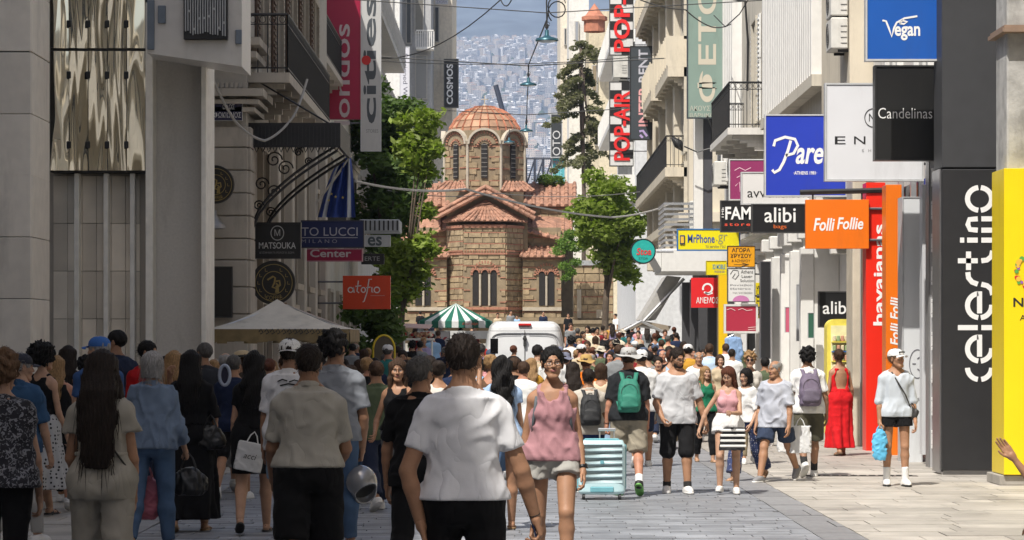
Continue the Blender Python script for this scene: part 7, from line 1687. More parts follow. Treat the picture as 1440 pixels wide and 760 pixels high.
# ---------------------------------------------------------------- the people of the street
def cl(hexa, nm=None): return cloth(hexa, nm or hexa.strip('#'))
def carried_bag(label, P, w, h, dp, col, handle=.22, name='shopping_bag', cat='bag', logo=None, rz=0.0, hcol=None, seed=1, puff=False, rough=.55):
 """P: where the hand holds the handle"""
 r = empty(name, label, cat, P, rz); f = Fld()
 if puff: f.loft(Matrix.Identity(4), (-handle - h, -handle - h * .8, -handle - h * .35, -handle - .02, -handle + .02), (w * .36, w * .5, w * .5, w * .36, w * .12), (dp * .4, dp * .55, dp * .5, dp * .35, dp * .15), n=2.4)
 else: f.loft(Matrix.Identity(4), (-handle - h, -handle), (w / 2, w / 2 * .97), (dp / 2, dp / 2 * .7), n=8)
 V, Q = f.mesh(max(.008, w / 40), wr=.008 if puff else .005, seed=seed, wf=1.6); m = mat('bag_' + str(col), col, rough, var=.06, bump=.2); add('bag_body', new_mesh('bag_body', V, Q, m, smooth=True), r)
 b = B()
 for s in (-1, 1): b.tube([(-w * .22, s * dp * .3, -handle - .005), (-w * .12, s * dp * .15, -handle * .35), (0, 0, .0), (w * .12, s * dp * .15, -handle * .35), (w * .22, s * dp * .3, -handle - .005)], .006, 5)
 b.obj('handle', mat('bag_handle' + str(hcol or col), hcol or col, .6), r)
 return r
def hand_pt(fr, side, dz=-.085): return wp(fr, fr['hand', side] @ Vector((-.02, -.0, dz)))
WALK_A = dict(L=(22, 8), Rl=(-16, 22)); WALK_B = dict(L=(-16, 24), Rl=(22, 8)); SLOW_A = dict(L=(10, 4), Rl=(-9, 14)); SLOW_B = dict(L=(-9, 14), Rl=(10, 4))
WT, BKC, NV = cl('#d9d9d8', 'white_knit'), cloth((.009, .009, .010), 'black_knit', rough=.97), cloth((.018, .025, .05), 'navy_knit')
JEAN = mat('denim', (.06, .11, .20), .9, var=.25, scale=7, bump=.15, bscale=260); LJ = mat('denim_light', (.22, .32, .44), .9, var=.25, scale=7, bump=.15, bscale=260); KH = cl('#8d8068', 'khaki'); GYC = cl('#8b8d8e', 'greycloth')
def foreground():
 P = person
 # man in white T-shirt, back to the camera
 f = P('person', 'broad man in a white T-shirt seen from behind, phone in his right hand', 652, d=13.9, top=463, yaw=182, tone='tan', bulk=1.0, res=.0115, hair=('crop', 'dark'), head=(-12, 2), lean=1,
  top_g=dict(mat=cloth((.72, .72, .74), 'white_tee'), sleeve=.62, hem=.005, flare=.160, ease=.014, wr=.007, wf=1.0, sease=.012, neck=.080, res=.0105), bot_g=dict(kind='trousers', len=1.9, mat=BKC, ease=.022), **SLOW_A,
  AL=(-8, 20, -2, -14), AR=(5, 22, 16, 16), hands=('relaxed', 'hold'), seed=11, feetless=False)
 band_on(f, -1, (.02, .015, .012), 'bracelet', .93, .004)
 M = wm(f, f['hand', -1]); q = empty('phone', 'dark smartphone in the hand of the man in white', 'phone'); q.matrix_basis = M @ Matrix.Translation((-.022, -.01, -.075)) @ Matrix.Rotation(.2, 4, 'X'); b = B(); b.cbox(-.0045, .0045, -.036, .036, -.065, .075, .003); b.obj('case', mat('phone_blue', (.015, .02, .05), .25), q); b = B(); b.box(-.0052, -.0047, -.032, .032, -.06, .07); b.obj('screen', mat('phone_glass', (.005, .005, .006), .05), q)
 # woman with glasses, pink top
 f = P('person', 'smiling woman with glasses, pink sleeveless top and pale grey shorts', 777, d=20.4, top=483, yaw=-3, sex='f', tone='tan', bulk=1.02, res=.0115, hair=('updo', 'black'), head=(8, -2),
  top_g=dict(kind='tank', mat=pattern('pink_weave', (.47, .25, .27), (.38, .19, .21), 'dots', 90, th=.22), hem=-.03, flare=.168, depth=.085, ease=.018, wr=.010, strap=.024, res=.0105), bot_g=dict(kind='shorts', len=.36, mat=cloth((.40, .39, .36), 'linen_grey'), ease=.026, wide=1.10, wr=.008),
  L=(24, 22), Rl=(-4, 6), AL=(-2, 9, 22, 8), AR=(-4, 10, 8, 4), seed=5)
 glasses(f); band_on(f, 1)
 b = B()
 for s in (-1, 1): b.tube([(s * .11, .06, f['pz'] + .40), (s * .108, -.02, f['pz'] + .465), (s * .115, -.10, f['pz'] + .38), (s * .135, -.10, f['pz'] + .24), (s * .145, -.02, f['pz'] + .12)], [.012, .014, .014, .012, .008], 6)
 b.obj('bag_strap', mat('strap_grey', (.10, .115, .13), .8), f['root'], True)
 # man in black T-shirt behind the white one
 f = P('person', 'person in black T-shirt with greying hair, half hidden by the man in white', 590, d=19.0, top=497, yaw=172, tone='tan', res=.0125, hair=('short', 'greydark'), head=(-22, 0), top_g=dict(mat=BKC, sleeve=.75, hem=-.12, flare=.19, wr=.010), bot_g=dict(kind='trousers', len=1.9, mat=BKC, wide=1.2), **SLOW_B, AL=(6, 14, 14, 2), AR=(4, 8, 30, 2), seed=23)
 # man in beige polo
 f = P('person', 'man in a beige polo shirt and black shorts seen from behind', 434, d=17.8, top=479, yaw=183, tone='olive', bulk=1.02, res=.012, hair=('crop', 'dark'), lean=1, top_g=dict(mat=cloth((.35, .33, .285), 'beige_polo'), sleeve=.80, hem=.02, flare=.165, ease=.016, wr=.007, wf=.9, sease=.014, collar=1, neck=.07), bot_g=dict(kind='shorts', len=1.0, mat=BKC, ease=.034, wide=1.22), **SLOW_B, AL=(14, 12, 40, 0), AR=(12, 12, 60, -12), seed=31, shoes=('sneaker', 'white', 'white'))
 # tall man in grey T-shirt with helmet
 f = P('person', 'tall man in a grey T-shirt and jeans carrying a motorbike helmet', 470, d=23.5, top=462, yaw=178, tone='olive', res=.0125, hair=('curly', 'black'), head=(-25, 0), top_g=dict(mat=cloth((.20, .215, .24), 'slate_tee'), sleeve=.72, hem=-.05, flare=.19, wr=.010, sease=.026), bot_g=dict(kind='trousers', len=1.93, mat=JEAN), L=(-18, 30), Rl=(14, 4), AL=(2, 6, 8, 0), AR=(0, 12, 14, -4), hands=('relaxed', 'grip'), seed=37)
 P0 = hand_pt(f, -1, -.08); h = empty('helmet', 'silver grey motorbike helmet hanging from the hand of the man in grey', 'helmet', P0 + Vector((.02, -.03, -.20)), R_(150)); h.rotation_euler = (R_(35), R_(20), R_(200)); g = Fld(); g.ell((0, .01, 0), (.130, .150, .140), .02); g.ell((0, -.07, -.08), (.10, .10, .07), .03); g.ell((0, 0, -.12), (.095, .11, .12), .01, 's'); g.ell((0, -.16, -.01), (.105, .08, .058), .01, 's'); V, Q = g.mesh(.009); add('shell', new_mesh('shell', V, Q, mat('helmet_silver', (.30, .30, .31), .25, metal=.5, coat=.5), smooth=True), h)
 g = Fld(); g.ell((0, .01, .0), (.122, .140, .130), .01); g.ell((0, 0, -.14), (.09, .10, .10), .01, 's'); V, Q = g.mesh(.012); add('lining', new_mesh('lining', V, Q, mat('helmet_lining', (.02, .02, .02), .9), smooth=True), h)
 g = Fld(); g.ell((0, .008, .012), (.134, .156, .142), .01); g.ell((0, .008, .012), (.128, .150, .136), .005, 's'); g.plane((0, -.04, 0), (0, 1, .1)); g.plane((0, 0, .075), (0, .0, 1)); g.plane((0, 0, -.025), (0, 0, -1)); V, Q = g.mesh(.006); add('visor', new_mesh('visor', V, Q, mat('visor_dark', (.02, .02, .025), .08), smooth=True), h)
 # white cap, graphic tee
 f = P('person', 'man with a backwards white cap and printed white T-shirt', 407, d=25.0, top=467, yaw=176, tone='olive', res=.0125, hair=('short', 'dark'), top_g=dict(mat=cloth((.62, .62, .63), 'tee_white2'), sleeve=.8, hem=-.14, flare=.20, wr=.010), bot_g=dict(kind='shorts', len=.9, mat=LJ, ease=.03, wide=1.2), **WALK_A, seed=41, shoes=('sneaker', 'white', 'white'))
 cap_on(f, (.66, .66, .64), back=True)
 b = B(); T = f['T']
 for k, (x, z, w) in enumerate(((-.06, .43, .09), (.04, .435, .08), (-.01, .40, .14))): b.tube([(T @ Vector((x - w / 2, .135, z))), (T @ Vector((x, .142, z + .012))), (T @ Vector((x + w / 2, .135, z - .004)))], .008, 4)
 b.obj('shirt_print', mat('print_black', (.02, .02, .02), .8), f['root'])
 # long haired woman in beige set
 f = P('person', 'woman with very long dark hair in a belted beige linen top and trousers', 143, d=16.8, top=486, yaw=176, sex='f', tone='tan', bulk=1.02, res=.0115, hair=('verylong', 'dark'), lean=1, top_g=dict(mat=cloth((.33, .305, .255), 'beige_linen'), sleeve=.42, hem=-.11, ease=.022, wr=.010, wf=.9, sease=.024, sflare=1.9), bot_g=dict(kind='trousers', len=1.95, mat=cloth((.31, .285, .24), 'beige_linen2'), wide=1.6, ease=.014, wr=.008), **SLOW_A, AL=(10, 12, 40, -10), AR=(4, 9, 22, -4), seed=43, shoes=('sandal', 'brown', 'brown'))
 g = Fld(); g.loft(f['T'], (.150, .176), (.163, .161), (.134, .132)); V, Q = g.mesh(.009); add('belt', new_mesh('belt', V, Q, MATS['cloth_beige_linen'], smooth=True), f['root'])
 b = B(); b.tube([f['T'] @ Vector(p) for p in ((.11, .06, .50), (.03, .132, .36), (-.08, .135, .22), (-.17, .07, .08))], .006, 5); b.obj('bag_strap', mat('strap_dark', (.02, .018, .015), .6), f['root'])
 # grey haired woman in light blue shirt
 f = P('person', 'older grey haired woman in a light blue shirt and jeans', 213, d=23.5, top=490, yaw=168, sex='f', tone='fair', bulk=1.15, res=.013, hair=('bob', 'grey'), head=(-20, 4), lean=4, top_g=dict(mat=cloth((.15, .20, .28), 'paleblue'), sleeve=1.6, hem=-.05, flare=.20, wr=.014, sease=.03), bot_g=dict(kind='trousers', len=1.95, mat=JEAN), **SLOW_B, AL=(10, 8, 30, 4), AR=(8, 14, 38, 2), hands=('grip', 'grip'), seed=47, shoes=('sneaker', 'grey', 'white'))
 carried_bag('black leather handbag on the arm of the grey haired woman', hand_pt(f, -1) + Vector((.03, -.02, .04)), .30, .21, .13, (.012, .012, .012), .14, 'handbag', 'handbag', puff=True, rough=.35, seed=3)
 carried_bag('pink translucent plastic bag hanging below the beige linen top', hand_pt(f, 1) + Vector((.08, -.12, -.02)), .22, .34, .14, (.45, .12, .16), .12, 'plastic_bag', 'bag', puff=True, seed=9)
 # curly haired woman at far left
 f = P('person', 'woman with curly fair hair and a dark floral sleeveless top at the left edge', 2, d=17.0, top=490, yaw=172, sex='f', tone='fair', bulk=1.15, res=.013, hair=('curly', 'lightbrown'), top_g=dict(mat=pattern('floral_dark', (.018, .018, .024), (.22, .22, .24), 'floral', 38, th=.56), sleeve=.16, hem=-.04, flare=.21, wr=.010), bot_g=dict(kind='trousers', len=1.9, mat=BKC), **SLOW_A, AL=(4, 8, 18, 2), AR=(4, 12, 22, -2), seed=53)
 # blue polo man
 f = P('person', 'older man in a dark cap, blue polo shirt and pale trousers', 28, d=24.5, top=494, yaw=158, tone='fair', res=.013, hair=('short', 'grey'), head=(-42, 4), top_g=dict(mat=cloth((.035, .085, .17), 'blue_polo'), sleeve=.85, hem=-.10, flare=.19, wr=.010, sease=.025, collar=1), bot_g=dict(kind='trousers', len=1.95, mat=cloth((.36, .35, .33), 'palepants')), **SLOW_B, AL=(4, 6, 10, 2), AR=(8, 10, 20, 2), seed=59, shoes=('sneaker', 'white', 'white')); cap_on(f, (.02, .022, .035))
 f = P('person', 'woman with curly black hair, black top and black and white flowered skirt', 58, d=28.5, top=478, yaw=150, sex='f', tone='fair', res=.014, hair=('afro', 'black'), head=(-20, 0), top_g=dict(kind='tank', mat=BKC, hem=.10), bot_g=dict(kind='skirt', len=.62, wide=.30, mat=pattern('flower_bw', (.015, .015, .018), (.42, .42, .42), 'dots', 26, th=.30)), **WALK_A, AL=(5, 10, 30, 0), AR=(5, 10, 30, 0), seed=61, shoes=('sandal', 'black', 'black')); band_on(f, -1, (.35, .33, .3), 'bracelet')
 P('person', 'woman with long dark hair and a bare back in front of the pale fins', 95, d=31, top=483, yaw=170, sex='f', tone='olive', res=.015, hair=('long', 'dark'), top_g=dict(kind='tank', mat=cl('#3a3330', 'brown_top'), hem=-.05, backless=1), bot_g=dict(kind='trousers', len=1.9, mat=BKC), **SLOW_A, AL=(20, 8, 95, -10), seed=67)
 f = P('person', 'man in a bright blue cap half hidden by the long haired woman', 139, d=27, top=470, yaw=200, tone='fair', res=.015, hair=('short', 'grey'), head=(40, 0), top_g=dict(mat=cl('#35507c', 'bluetee'), sleeve=.6), bot_g=dict(kind='trousers', len=1.9, mat=NV), **SLOW_B, seed=71); cap_on(f, (.03, .12, .38))
 P('person', 'tall man with short black hair looking right in front of the pale fins', 164, d=31.5, top=461, yaw=205, tone='olive', res=.015, hair=('crop', 'black'), head=(50, 0), top_g=dict(mat=NV, sleeve=.6), bot_g=dict(kind='trousers', len=1.9, mat=NV), **SLOW_A, seed=73)
 P('person', 'man in a red shirt with one hand raised to his mouth', 207, d=31, top=477, yaw=30, tone='olive', res=.014, hair=('short', 'black'), head=(40, 5), top_g=dict(mat=cl('#9c1418', 'red_tee'), sleeve=.8), bot_g=dict(kind='trousers', len=1.9, mat=NV), **SLOW_A, AL=(45, 5, 150, -18), hands=('hold', 'relaxed'), seed=79)
 P('person', 'woman with loose fair hair behind the woman in the long black dress', 244, d=31, top=490, yaw=160, sex='f', tone='fair', res=.015, hair=('long', 'blond'), top_g=dict(mat=cl('#6a655d', 'taupe'), sleeve=.5), bot_g=dict(kind='trousers', len=1.9, mat=NV), **SLOW_B, seed=83)
 f = P('person', 'woman in a long black dress with a black shoulder bag and sandals', 268, d=26.2, top=488, yaw=178, sex='f', tone='fair', bulk=1.15, res=.013, hair=('long', 'black'), top_g=dict(mat=BKC, sleeve=.95, hem=.08, wr=.010, sease=.026), bot_g=dict(kind='skirt', name='dress_skirt', len=.80, wide=.27, mat=BKC, pleat=7, pamp=.12), L=(-12, 16), Rl=(12, 4), AL=(6, 14, 16, 2), AR=(10, 14, 30, -6), seed=89, shoes=('sandal', 'tan', 'tan'))
 carried_bag('black shoulder bag at the side of the woman in the long dress', wp(f, (-.20, .10, 1.08)), .26, .20, .10, (.014, .014, .014), .12, 'handbag', 'handbag', puff=True, rough=.4, seed=13)
 P('person', 'man with short dark hair in a charcoal shirt beside the grey haired man', 287, d=32, top=479, yaw=190, tone='olive', res=.015, hair=('crop', 'greydark'), head=(30, 0), top_g=dict(mat=cl('#2c2e33', 'charcoal'), sleeve=.6), bot_g=dict(kind='trousers', len=1.9, mat=NV), **SLOW_A, seed=91)
 P('person', 'grey haired man facing away behind the pair in black', 317, d=33.5, top=489, yaw=185, tone='fair', res=.016, hair=('ring', 'grey'), top_g=dict(mat=cl('#54504c', 'warmgrey'), sleeve=.6), bot_g=dict(kind='skirt', name='apron', len=.6, mat=cloth((.33, .32, .30), 'pale_print')), **WALK_A, seed=93)
 f = P('person', 'person wearing a straw hat with a black band in the shaded crowd', 341, d=33, top=488, yaw=200, tone='tan', res=.016, hair=('short', 'brown'), head=(20, 8), top_g=dict(mat=cl('#40372f', 'umber'), sleeve=.6), bot_g=dict(kind='skirt', len=.55, mat=cloth((.36, .35, .33), 'pale_print2')), **WALK_B, seed=97, shoes=('sandal', 'tan', 'tan')); brim_hat(f, (.42, .33, .20), .055, 'straw_hat', (.02, .02, .02), True)
 r = empty('hand_mirror', 'oval pale blue ring held up in the shaded crowd', 'ring', PX(316, 528, 30)); b = B(); b.tube([(.055 * math.cos(a), 0, .105 * math.sin(a)) for a in [i * 6.283 / 20 for i in range(21)]], .018, 6, False); b.obj('rim', mat('ring_pale', (.30, .34, .42), .4), r, True); b = B(); b.add([(.048 * math.cos(a), .0, .098 * math.sin(a)) for a in [i * 6.283 / 20 for i in range(20)]] + [(.048 * math.cos(a), .01, .098 * math.sin(a)) for a in [i * 6.283 / 20 for i in range(20)]], [tuple(range(20)), tuple(range(39, 19, -1))]); b.obj('face', mat('ring_dark', (.02, .02, .04), .2), r)
 # woman in short black dress with white bag
 f = P('person', 'woman with wavy black hair in a short black dress carrying a white paper bag', 357, d=26.0, top=489, yaw=182, sex='f', tone='fair', bulk=1.08, res=.013, hair=('longwavy', 'black'), top_g=dict(mat=BKC, sleeve=.45, hem=.06, wr=.010), bot_g=dict(kind='skirt', name='dress_skirt', len=.36, wide=.20, mat=BKC, pamp=.05), L=(-14, 20), Rl=(12, 3), AL=(8, 8, 20, 2), AR=(4, 10, 10, 4), hands=('relaxed', 'grip'), seed=101, shoes=('sandal', 'black', 'black'))
 bg_ = carried_bag('white paper bag with black print carried by the woman in the short black dress', wp(f, (-.02, .22, .93)), .24, .26, .10, (.55, .55, .54), .10, logo=1, seed=15); bg_.rotation_euler = (0, .2, .1)
 l = bg_.location; text(bg_, 'acci', 343, 634, 362, 645, l.y - .062, (.03, .03, .03)) 
 TEXTS[-1] = (bg_, 'acci', *(lambda a, b_: (a, b_))(720 + (l.x - .055) * F_PX / (l.y - .062), YH - (l.z - .20 - CAM_H) * F_PX / (l.y - .062)), 720 + (l.x + .06) * F_PX / (l.y - .062), YH - (l.z - .25 - CAM_H) * F_PX / (l.y - .062), l.y - .062, (.03, .03, .03), 0, .2, 0, 1.0, 'lettering')
 f = P('person', 'woman with a shiny hair clip and grey blouse behind the helmet', 492, d=30.5, top=506, yaw=165, sex='f', tone='fair', res=.015, hair=('updo', 'brown'), top_g=dict(mat=cl('#4a4244', 'mauvegrey'), sleeve=1.3, wr=.01), bot_g=dict(kind='trousers', len=1.9, mat=JEAN), **WALK_B, AR=(20, 8, 70, -8), seed=103); b = B(); b.tube([(-.035, .135, .02), (0, .15, .035), (.035, .135, .015)], .012, 5); b.obj('hair_clip', mat('clip', (.6, .6, .6), .2, metal=.8), f['root'], mw=f['H'])
 # sunlit woman
 f = P('person', 'sunlit woman with long brown hair, black strap top and loose grey trousers', 561, d=28.0, top=496, yaw=-14, sex='f', tone='tan', res=.0115, hair=('front_long', 'brown'), head=(14, 6), top_g=dict(kind='tank', mat=BKC, depth=.07, hem=.04, strap=.016), bot_g=dict(kind='trousers', len=1.85, mat=cloth((.20, .20, .20), 'greypants'), wide=1.6), **WALK_A, AL=(4, 8, 14, 2), AR=(12, 16, 60, -10), seed=107, shoes=('sandal', 'brown', 'brown'))
 # far side of the man in white
 f = P('person', 'woman with pinned hair just left of the head of the man in white', 617, d=29.5, top=504, yaw=188, sex='f', tone='tan', res=.015, hair=('updo', 'dark'), top_g=dict(kind='tank', mat=cl('#cfcac2', 'offwhite'), back=.03), bot_g=dict(kind='skirt', len=.5, mat=WT), **SLOW_A, seed=109)
 f = P('person', 'woman with long wavy black hair and bare legs holding up a phone', 706, d=26.4, top=496, yaw=186, sex='f', tone='tan', res=.0125, hair=('longwavy', 'black'), top_g=dict(mat=cl('#9fb8d8', 'skyblue'), sleeve=.3, hem=-.05), bot_g=dict(kind='shorts', len=.3, mat=WT), L=(-12, 14), Rl=(12, 3), AL=(95, 12, 158, -4), hands=('grip', 'relaxed'), seed=113, shoes=('sandal', 'tan', 'tan'))
 q = empty('phone', 'black phone held up in front of the van by the long haired woman', 'phone', PX(695, 487, 26.1)); b = B(); b.cbox(-.036, .036, -.004, .004, -.07, .07, .003); b.obj('case', IRON(), q); b = B(); b.box(-.033, .033, -.0052, -.0045, -.065, .065); b.obj('screen', mat('phone_glass', (.005, .005, .006)), q)
 # boy with black backpack
 f = P('person', 'boy with a black backpack, pale T-shirt and navy shorts', 828, feet=694, top=513, yaw=186, tone='tan', res=.0125, hair=('short', 'dark'), top_g=dict(mat=cloth((.48, .44, .38), 'boytee'), sleeve=.7, wr=.009), bot_g=dict(kind='shorts', len=.8, mat=cloth((.02, .035, .11), 'royal_navy'), ease=.03), **WALK_A, AR=(20, 10, 75, -18), seed=121, shoes=('sneaker', 'black', 'white')); backpack(f, 'black backpack with a white mark on the back of the boy', (.022, .023, .025), size=.98)
 f = P('person', 'man with a mustard bucket hat and orange T-shirt behind the boy', 824, d=40, top=494, yaw=172, tone='tan', res=.016, hair=('short', 'brown'), top_g=dict(mat=cl('#e0751c', 'orange_tee'), sleeve=.6), bot_g=dict(kind='shorts', len=.9, mat=KH), **WALK_B, seed=127); brim_hat(f, (.42, .27, .09), .05, 'bucket_hat')
 P('person', 'woman with bare sunlit arms walking behind the boy', 845, d=37, top=505, yaw=178, sex='f', tone='tan', res=.016, hair=('bob', 'brown'), top_g=dict(kind='tank', mat=cl('#c9b8a0', 'sand')), bot_g=dict(kind='skirt', len=.6, mat=LJ), **WALK_A, seed=131)
 # suitcase man
 f = P('person', 'man in a wide grey sun hat and black T-shirt pulling a suitcase', 884, feet=697, top=500, yaw=180, tone='red', res=.0125, H=1.70, hair=('short', 'brown'), top_g=dict(mat=cl('#26282b', 'blacktee'), sleeve=.8, hem=-.06, flare=.19, wr=.010, sease=.025), bot_g=dict(kind='shorts', len=.97, mat=cloth((.30, .265, .205), 'khakishort'), ease=.032, wide=1.2, wr=.010), L=(6, 2), Rl=(-10, 26), AL=(0, 12, 8, 6), AR=(2, 8, 8, 2), hands=('grip', 'relaxed'), seed=137, shoes=('sneaker', 'black', 'green'), socks=((.7, .7, .7), .10, 'white')); brim_hat(f, (.42, .42, .41), .085, 'sun_hat', (.28, .28, .28)); band_on(f, 1)
 backpack(f, 'small teal green drawstring backpack on the man in the sun hat', (.025, .20, .14), size=.92)
 hp = hand_pt(f, 1); sx, sy = PX(846, 0, 31.6).x, 31.6
 s = empty('suitcase', 'pale turquoise hard shell suitcase on wheels in the sunlit street', 'suitcase', (sx, sy, 0)); sm_ = mat('case_turquoise', (.50, .70, .74), .35, var=.04, coat=.2); fs = Fld(); fs.loft(Matrix.Identity(4), (.06, .09, .60, .66), (.235, .262, .262, .235), (.12, .145, .145, .12), n=6); V, Q = fs.mesh(.011); add('shell', new_mesh('shell', V, Q, sm_, smooth=True), s)
 for k in range(6): b = B(); z = .19 + .072 * k; b.cbox(-.228, .228, -.1470, -.140, z, z + .068, .002); b.obj('ridge', mat('case_pale', (.58, .75, .79), .35), s, True)
 b = B(); b.cbox(-.13, .13, -.158, -.14, .085, .15, .01); b.obj('name_panel', mat('case_deep', (.16, .40, .46), .4), s); b = B(); b.cbox(-.02, .02, -.163, -.157, .40, .44, .004); b.obj('badge', mat('case_deep', (.16, .40, .46)), s)
 b = B(); b.tube([(-.262, -.0, .12), (-.266, 0, .60), (-.18, 0, .668), (.18, 0, .668), (.266, 0, .60), (.262, 0, .12)], .012, 6); b.obj('zip', mat('case_deep', (.16, .40, .46)), s)
 for x in (-.2, .2):
  for y in (-.1, .1): b = B(); b.lathe([(.001, -.014), (.032, -.014), (.032, .014), (.001, .014)], 14, Matrix.Translation((x, y, .034)) @ Matrix.Rotation(R_(90), 4, 'Y')); b.box(x - .012, x + .012, y - .018, y + .018, .05, .085); b.obj('wheel', IRON(), s)
 b = B(); hx = hp.x - sx; hz_ = max(.78, hp.z); b.tube([(-.02, .04, .66), (-.02, .04, hz_ - .02)], .008, 6); b.tube([(.14, .04, .66), (.14, .04, hz_ - .02)], .008, 6); b.cbox(-.04, .16, .02, .06, hz_ - .02, hz_ + .012, .008); b.obj('pull_handle', ALU(), s)
 f = P('person', 'man in white with pale cap ahead of the sun hat man', 902, d=40, top=486, yaw=180, tone='tan', bulk=1.15, res=.016, hair=('short', 'dark'), top_g=dict(mat=WT, sleeve=.7, flare=.21), bot_g=dict(kind='shorts', len=.9, mat=NV), **WALK_B, seed=139); cap_on(f, (.7, .7, .7), back=True)
 # couple holding hands
 f = P('person', 'bearded man in a pale grey T-shirt and black shorts looking down', 952, feet=694, top=487, yaw=4, tone='tan', bulk=1.08, res=.012, hair=('crop', 'dark'), head=(22, 16), top_g=dict(mat=cloth((.50, .51, .53), 'ltgreytee'), sleeve=.80, hem=-.10, flare=.20, wr=.008, wf=1.0, sease=.020, res=.0105), bot_g=dict(kind='shorts', len=1.02, mat=cl('#1c1c1e', 'bshorts'), ease=.028), L=(10, 4), Rl=(-2, 8), AL=(-2, 20, 8, 16), AR=(4, 16, 42, -14), hands=('hold', 'hold'), seed=149, shoes=('sneaker', 'white', 'white'), socks=((.03, .03, .03), .06, 'black')); glasses(f); band_on(f, 1)
 g = Fld(); T = f['H']; g.ell((0, -.045, -.062), (.060, .058, .055), .01); g.ell((0, -.08, -.03), (.05, .05, .045), .01, 's'); g.plane((0, 0, -.035), (0, 0, 1)); V, Q = g.mesh(.006); add('beard', new_mesh('beard', V, Q, hairm('dark'), smooth=True), f['root'], mw=T)
 g = P('person', 'young woman in pink crop top and white shorts looking down', 1024, feet=695, top=514, yaw=-6, sex='f', tone='fair', res=.0115, hair=('front_long', 'auburn'), head=(-14, 24), top_g=dict(kind='tank', mat=cloth((.62, .33, .36), 'rosetop'), hem=.17, depth=.08, strap=.014), bot_g=dict(kind='shorts', len=.26, mat=cloth((.70, .70, .70), 'whitedenim'), ease=.026, waist=.16, wide=1.15), L=(4, 8), Rl=(18, 24), AL=(30, 4, 92, -30), AR=(0, 34, 8, 20), hands=('hold', 'hold'), seed=151, shoes=('sneaker', 'white', 'white'))
 q = empty('striped_pouch', 'black and white striped pouch held by the young woman in pink', 'pouch', wp(g, (.06, -.24, .93 * g['s']))); fs = Fld(); fs.loft(Matrix.Identity(4), (-.28, -.02), (.145, .12), (.035, .02), n=5); V, Q = fs.mesh(.009, wr=.005); add('bag_body', new_mesh('bag_body', V, Q, mat('pouch_black', (.018, .018, .02), .7), smooth=True), q)
 for k in range(4): b = B(); z = -.245 + .06 * k; b.cbox(-.15 + .004 * k, .15 - .004 * k, -.044, .044, z, z + .028, .006); b.obj('stripe', mat('pouch_white', (.7, .7, .68), .7), q)
 P('person', 'woman in a green sleeveless top and black trousers behind the couple', 992, feet=650, top=513, yaw=8, sex='f', tone='fair', res=.014, hair=('front_long', 'blond'), head=(15, 0), top_g=dict(kind='tank', mat=cl('#1f6e50', 'greentop'), hem=-.02, strap=.03, depth=.06), bot_g=dict(kind='trousers', len=1.9, mat=BKC), **SLOW_A, seed=157, shoes=('sandal', 'tan', 'tan'))
 P('person', 'man in a light blue shirt seen from behind near the red greek sign', 998, d=54, top=479, yaw=184, tone='tan', res=.018, hair=('crop', 'brown'), top_g=dict(mat=cl('#b4cbe2', 'ltblue'), sleeve=1.3), bot_g=dict(kind='trousers', len=1.9, mat=NV), **WALK_A, seed=163)
 f = P('person', 'woman with tousled fair hair and sunglasses behind the pink top', 1054, d=41, top=493, yaw=5, sex='f', tone='fair', res=.015, hair=('curly', 'blond'), head=(-10, 0), top_g=dict(mat=cl('#c2bdb4', 'paleblouse'), sleeve=.6), bot_g=dict(kind='trousers', len=1.9, mat=KH), **SLOW_B, seed=167); glasses(f, True)
 P('person', 'dark haired woman in a white blouse and blue trousers with white dots', 1050, feet=676, top=513, yaw=-30, sex='f', tone='fair', res=.0125, hair=('bob', 'black'), head=(-10, 10), top_g=dict(mat=WT, sleeve=.9, hem=-.02, flare=.17, wr=.012), bot_g=dict(kind='trousers', len=1.9, mat=pattern('bluedots', (.03, .045, .13), (.5, .5, .55), 'dots', 30, th=.28) if 0 else pattern('bluedots', (.45, .45, .52), (.025, .04, .12), 'dots', 34, th=.22), wide=1.9, wr=.01), L=(-22, 14), Rl=(20, 6), AR=(40, 4, 110, -20), AL=(10, 10, 40, -5), seed=173, shoes=('sandal', 'tan', 'tan'))
 f = P('person', 'grey haired man in a pale checked shirt and navy shorts walking left', 1091, feet=678, top=500, yaw=-28, tone='tan', bulk=1.05, belly=.02, res=.012, hair=('ring', 'grey'), head=(-20, 4), top_g=dict(mat=pattern('smallcheck', (.46, .48, .53), (.40, .42, .48), 'dots', 70, th=.25), sleeve=.85, hem=-.13, flare=.20, wr=.012, sease=.03, collar=1), bot_g=dict(kind='shorts', len=.78, mat=cloth((.035, .05, .09), 'navyshort'), ease=.032, wide=1.2), L=(-26, 16), Rl=(22, 4), AL=(6, 10, 16, 4), AR=(-6, 14, 22, 4), seed=179, shoes=('sneaker', 'grey', 'white'))
 f2 = P('person', 'young man in a white T-shirt with a purple backpack seen from behind', 1136, feet=671, top=487, yaw=184, tone='olive', res=.0125, hair=('curly', 'black'), top_g=dict(mat=WT, sleeve=.7, hem=-.08, flare=.20, wr=.010, sease=.020), bot_g=dict(kind='shorts', len=1.0, mat=cl('#4c4a3e', 'oliveshort'), ease=.035, wide=1.25), L=(-14, 26), Rl=(12, 4), AL=(2, 10, 16, 2), AR=(0, 14, 18, 6), hands=('grip', 'relaxed'), seed=181, shoes=('sneaker', 'white', 'white'), socks=((.03, .03, .03), .14, 'black')); backpack(f2, 'dusty purple backpack on the young man in white', (.15, .12, .18), (.12, .10, .145), size=1.02)
 carried_bag('large white shopping bag carried beside the grey haired man', wp(f2, (.20, -.16, .86)), .34, .42, .12, (.70, .70, .70), .12, seed=21)
 carried_bag('smaller white shopping bag behind the grey haired man', wp(f, (.24, .22, .80)), .26, .34, .10, (.60, .61, .62), .10, seed=25)
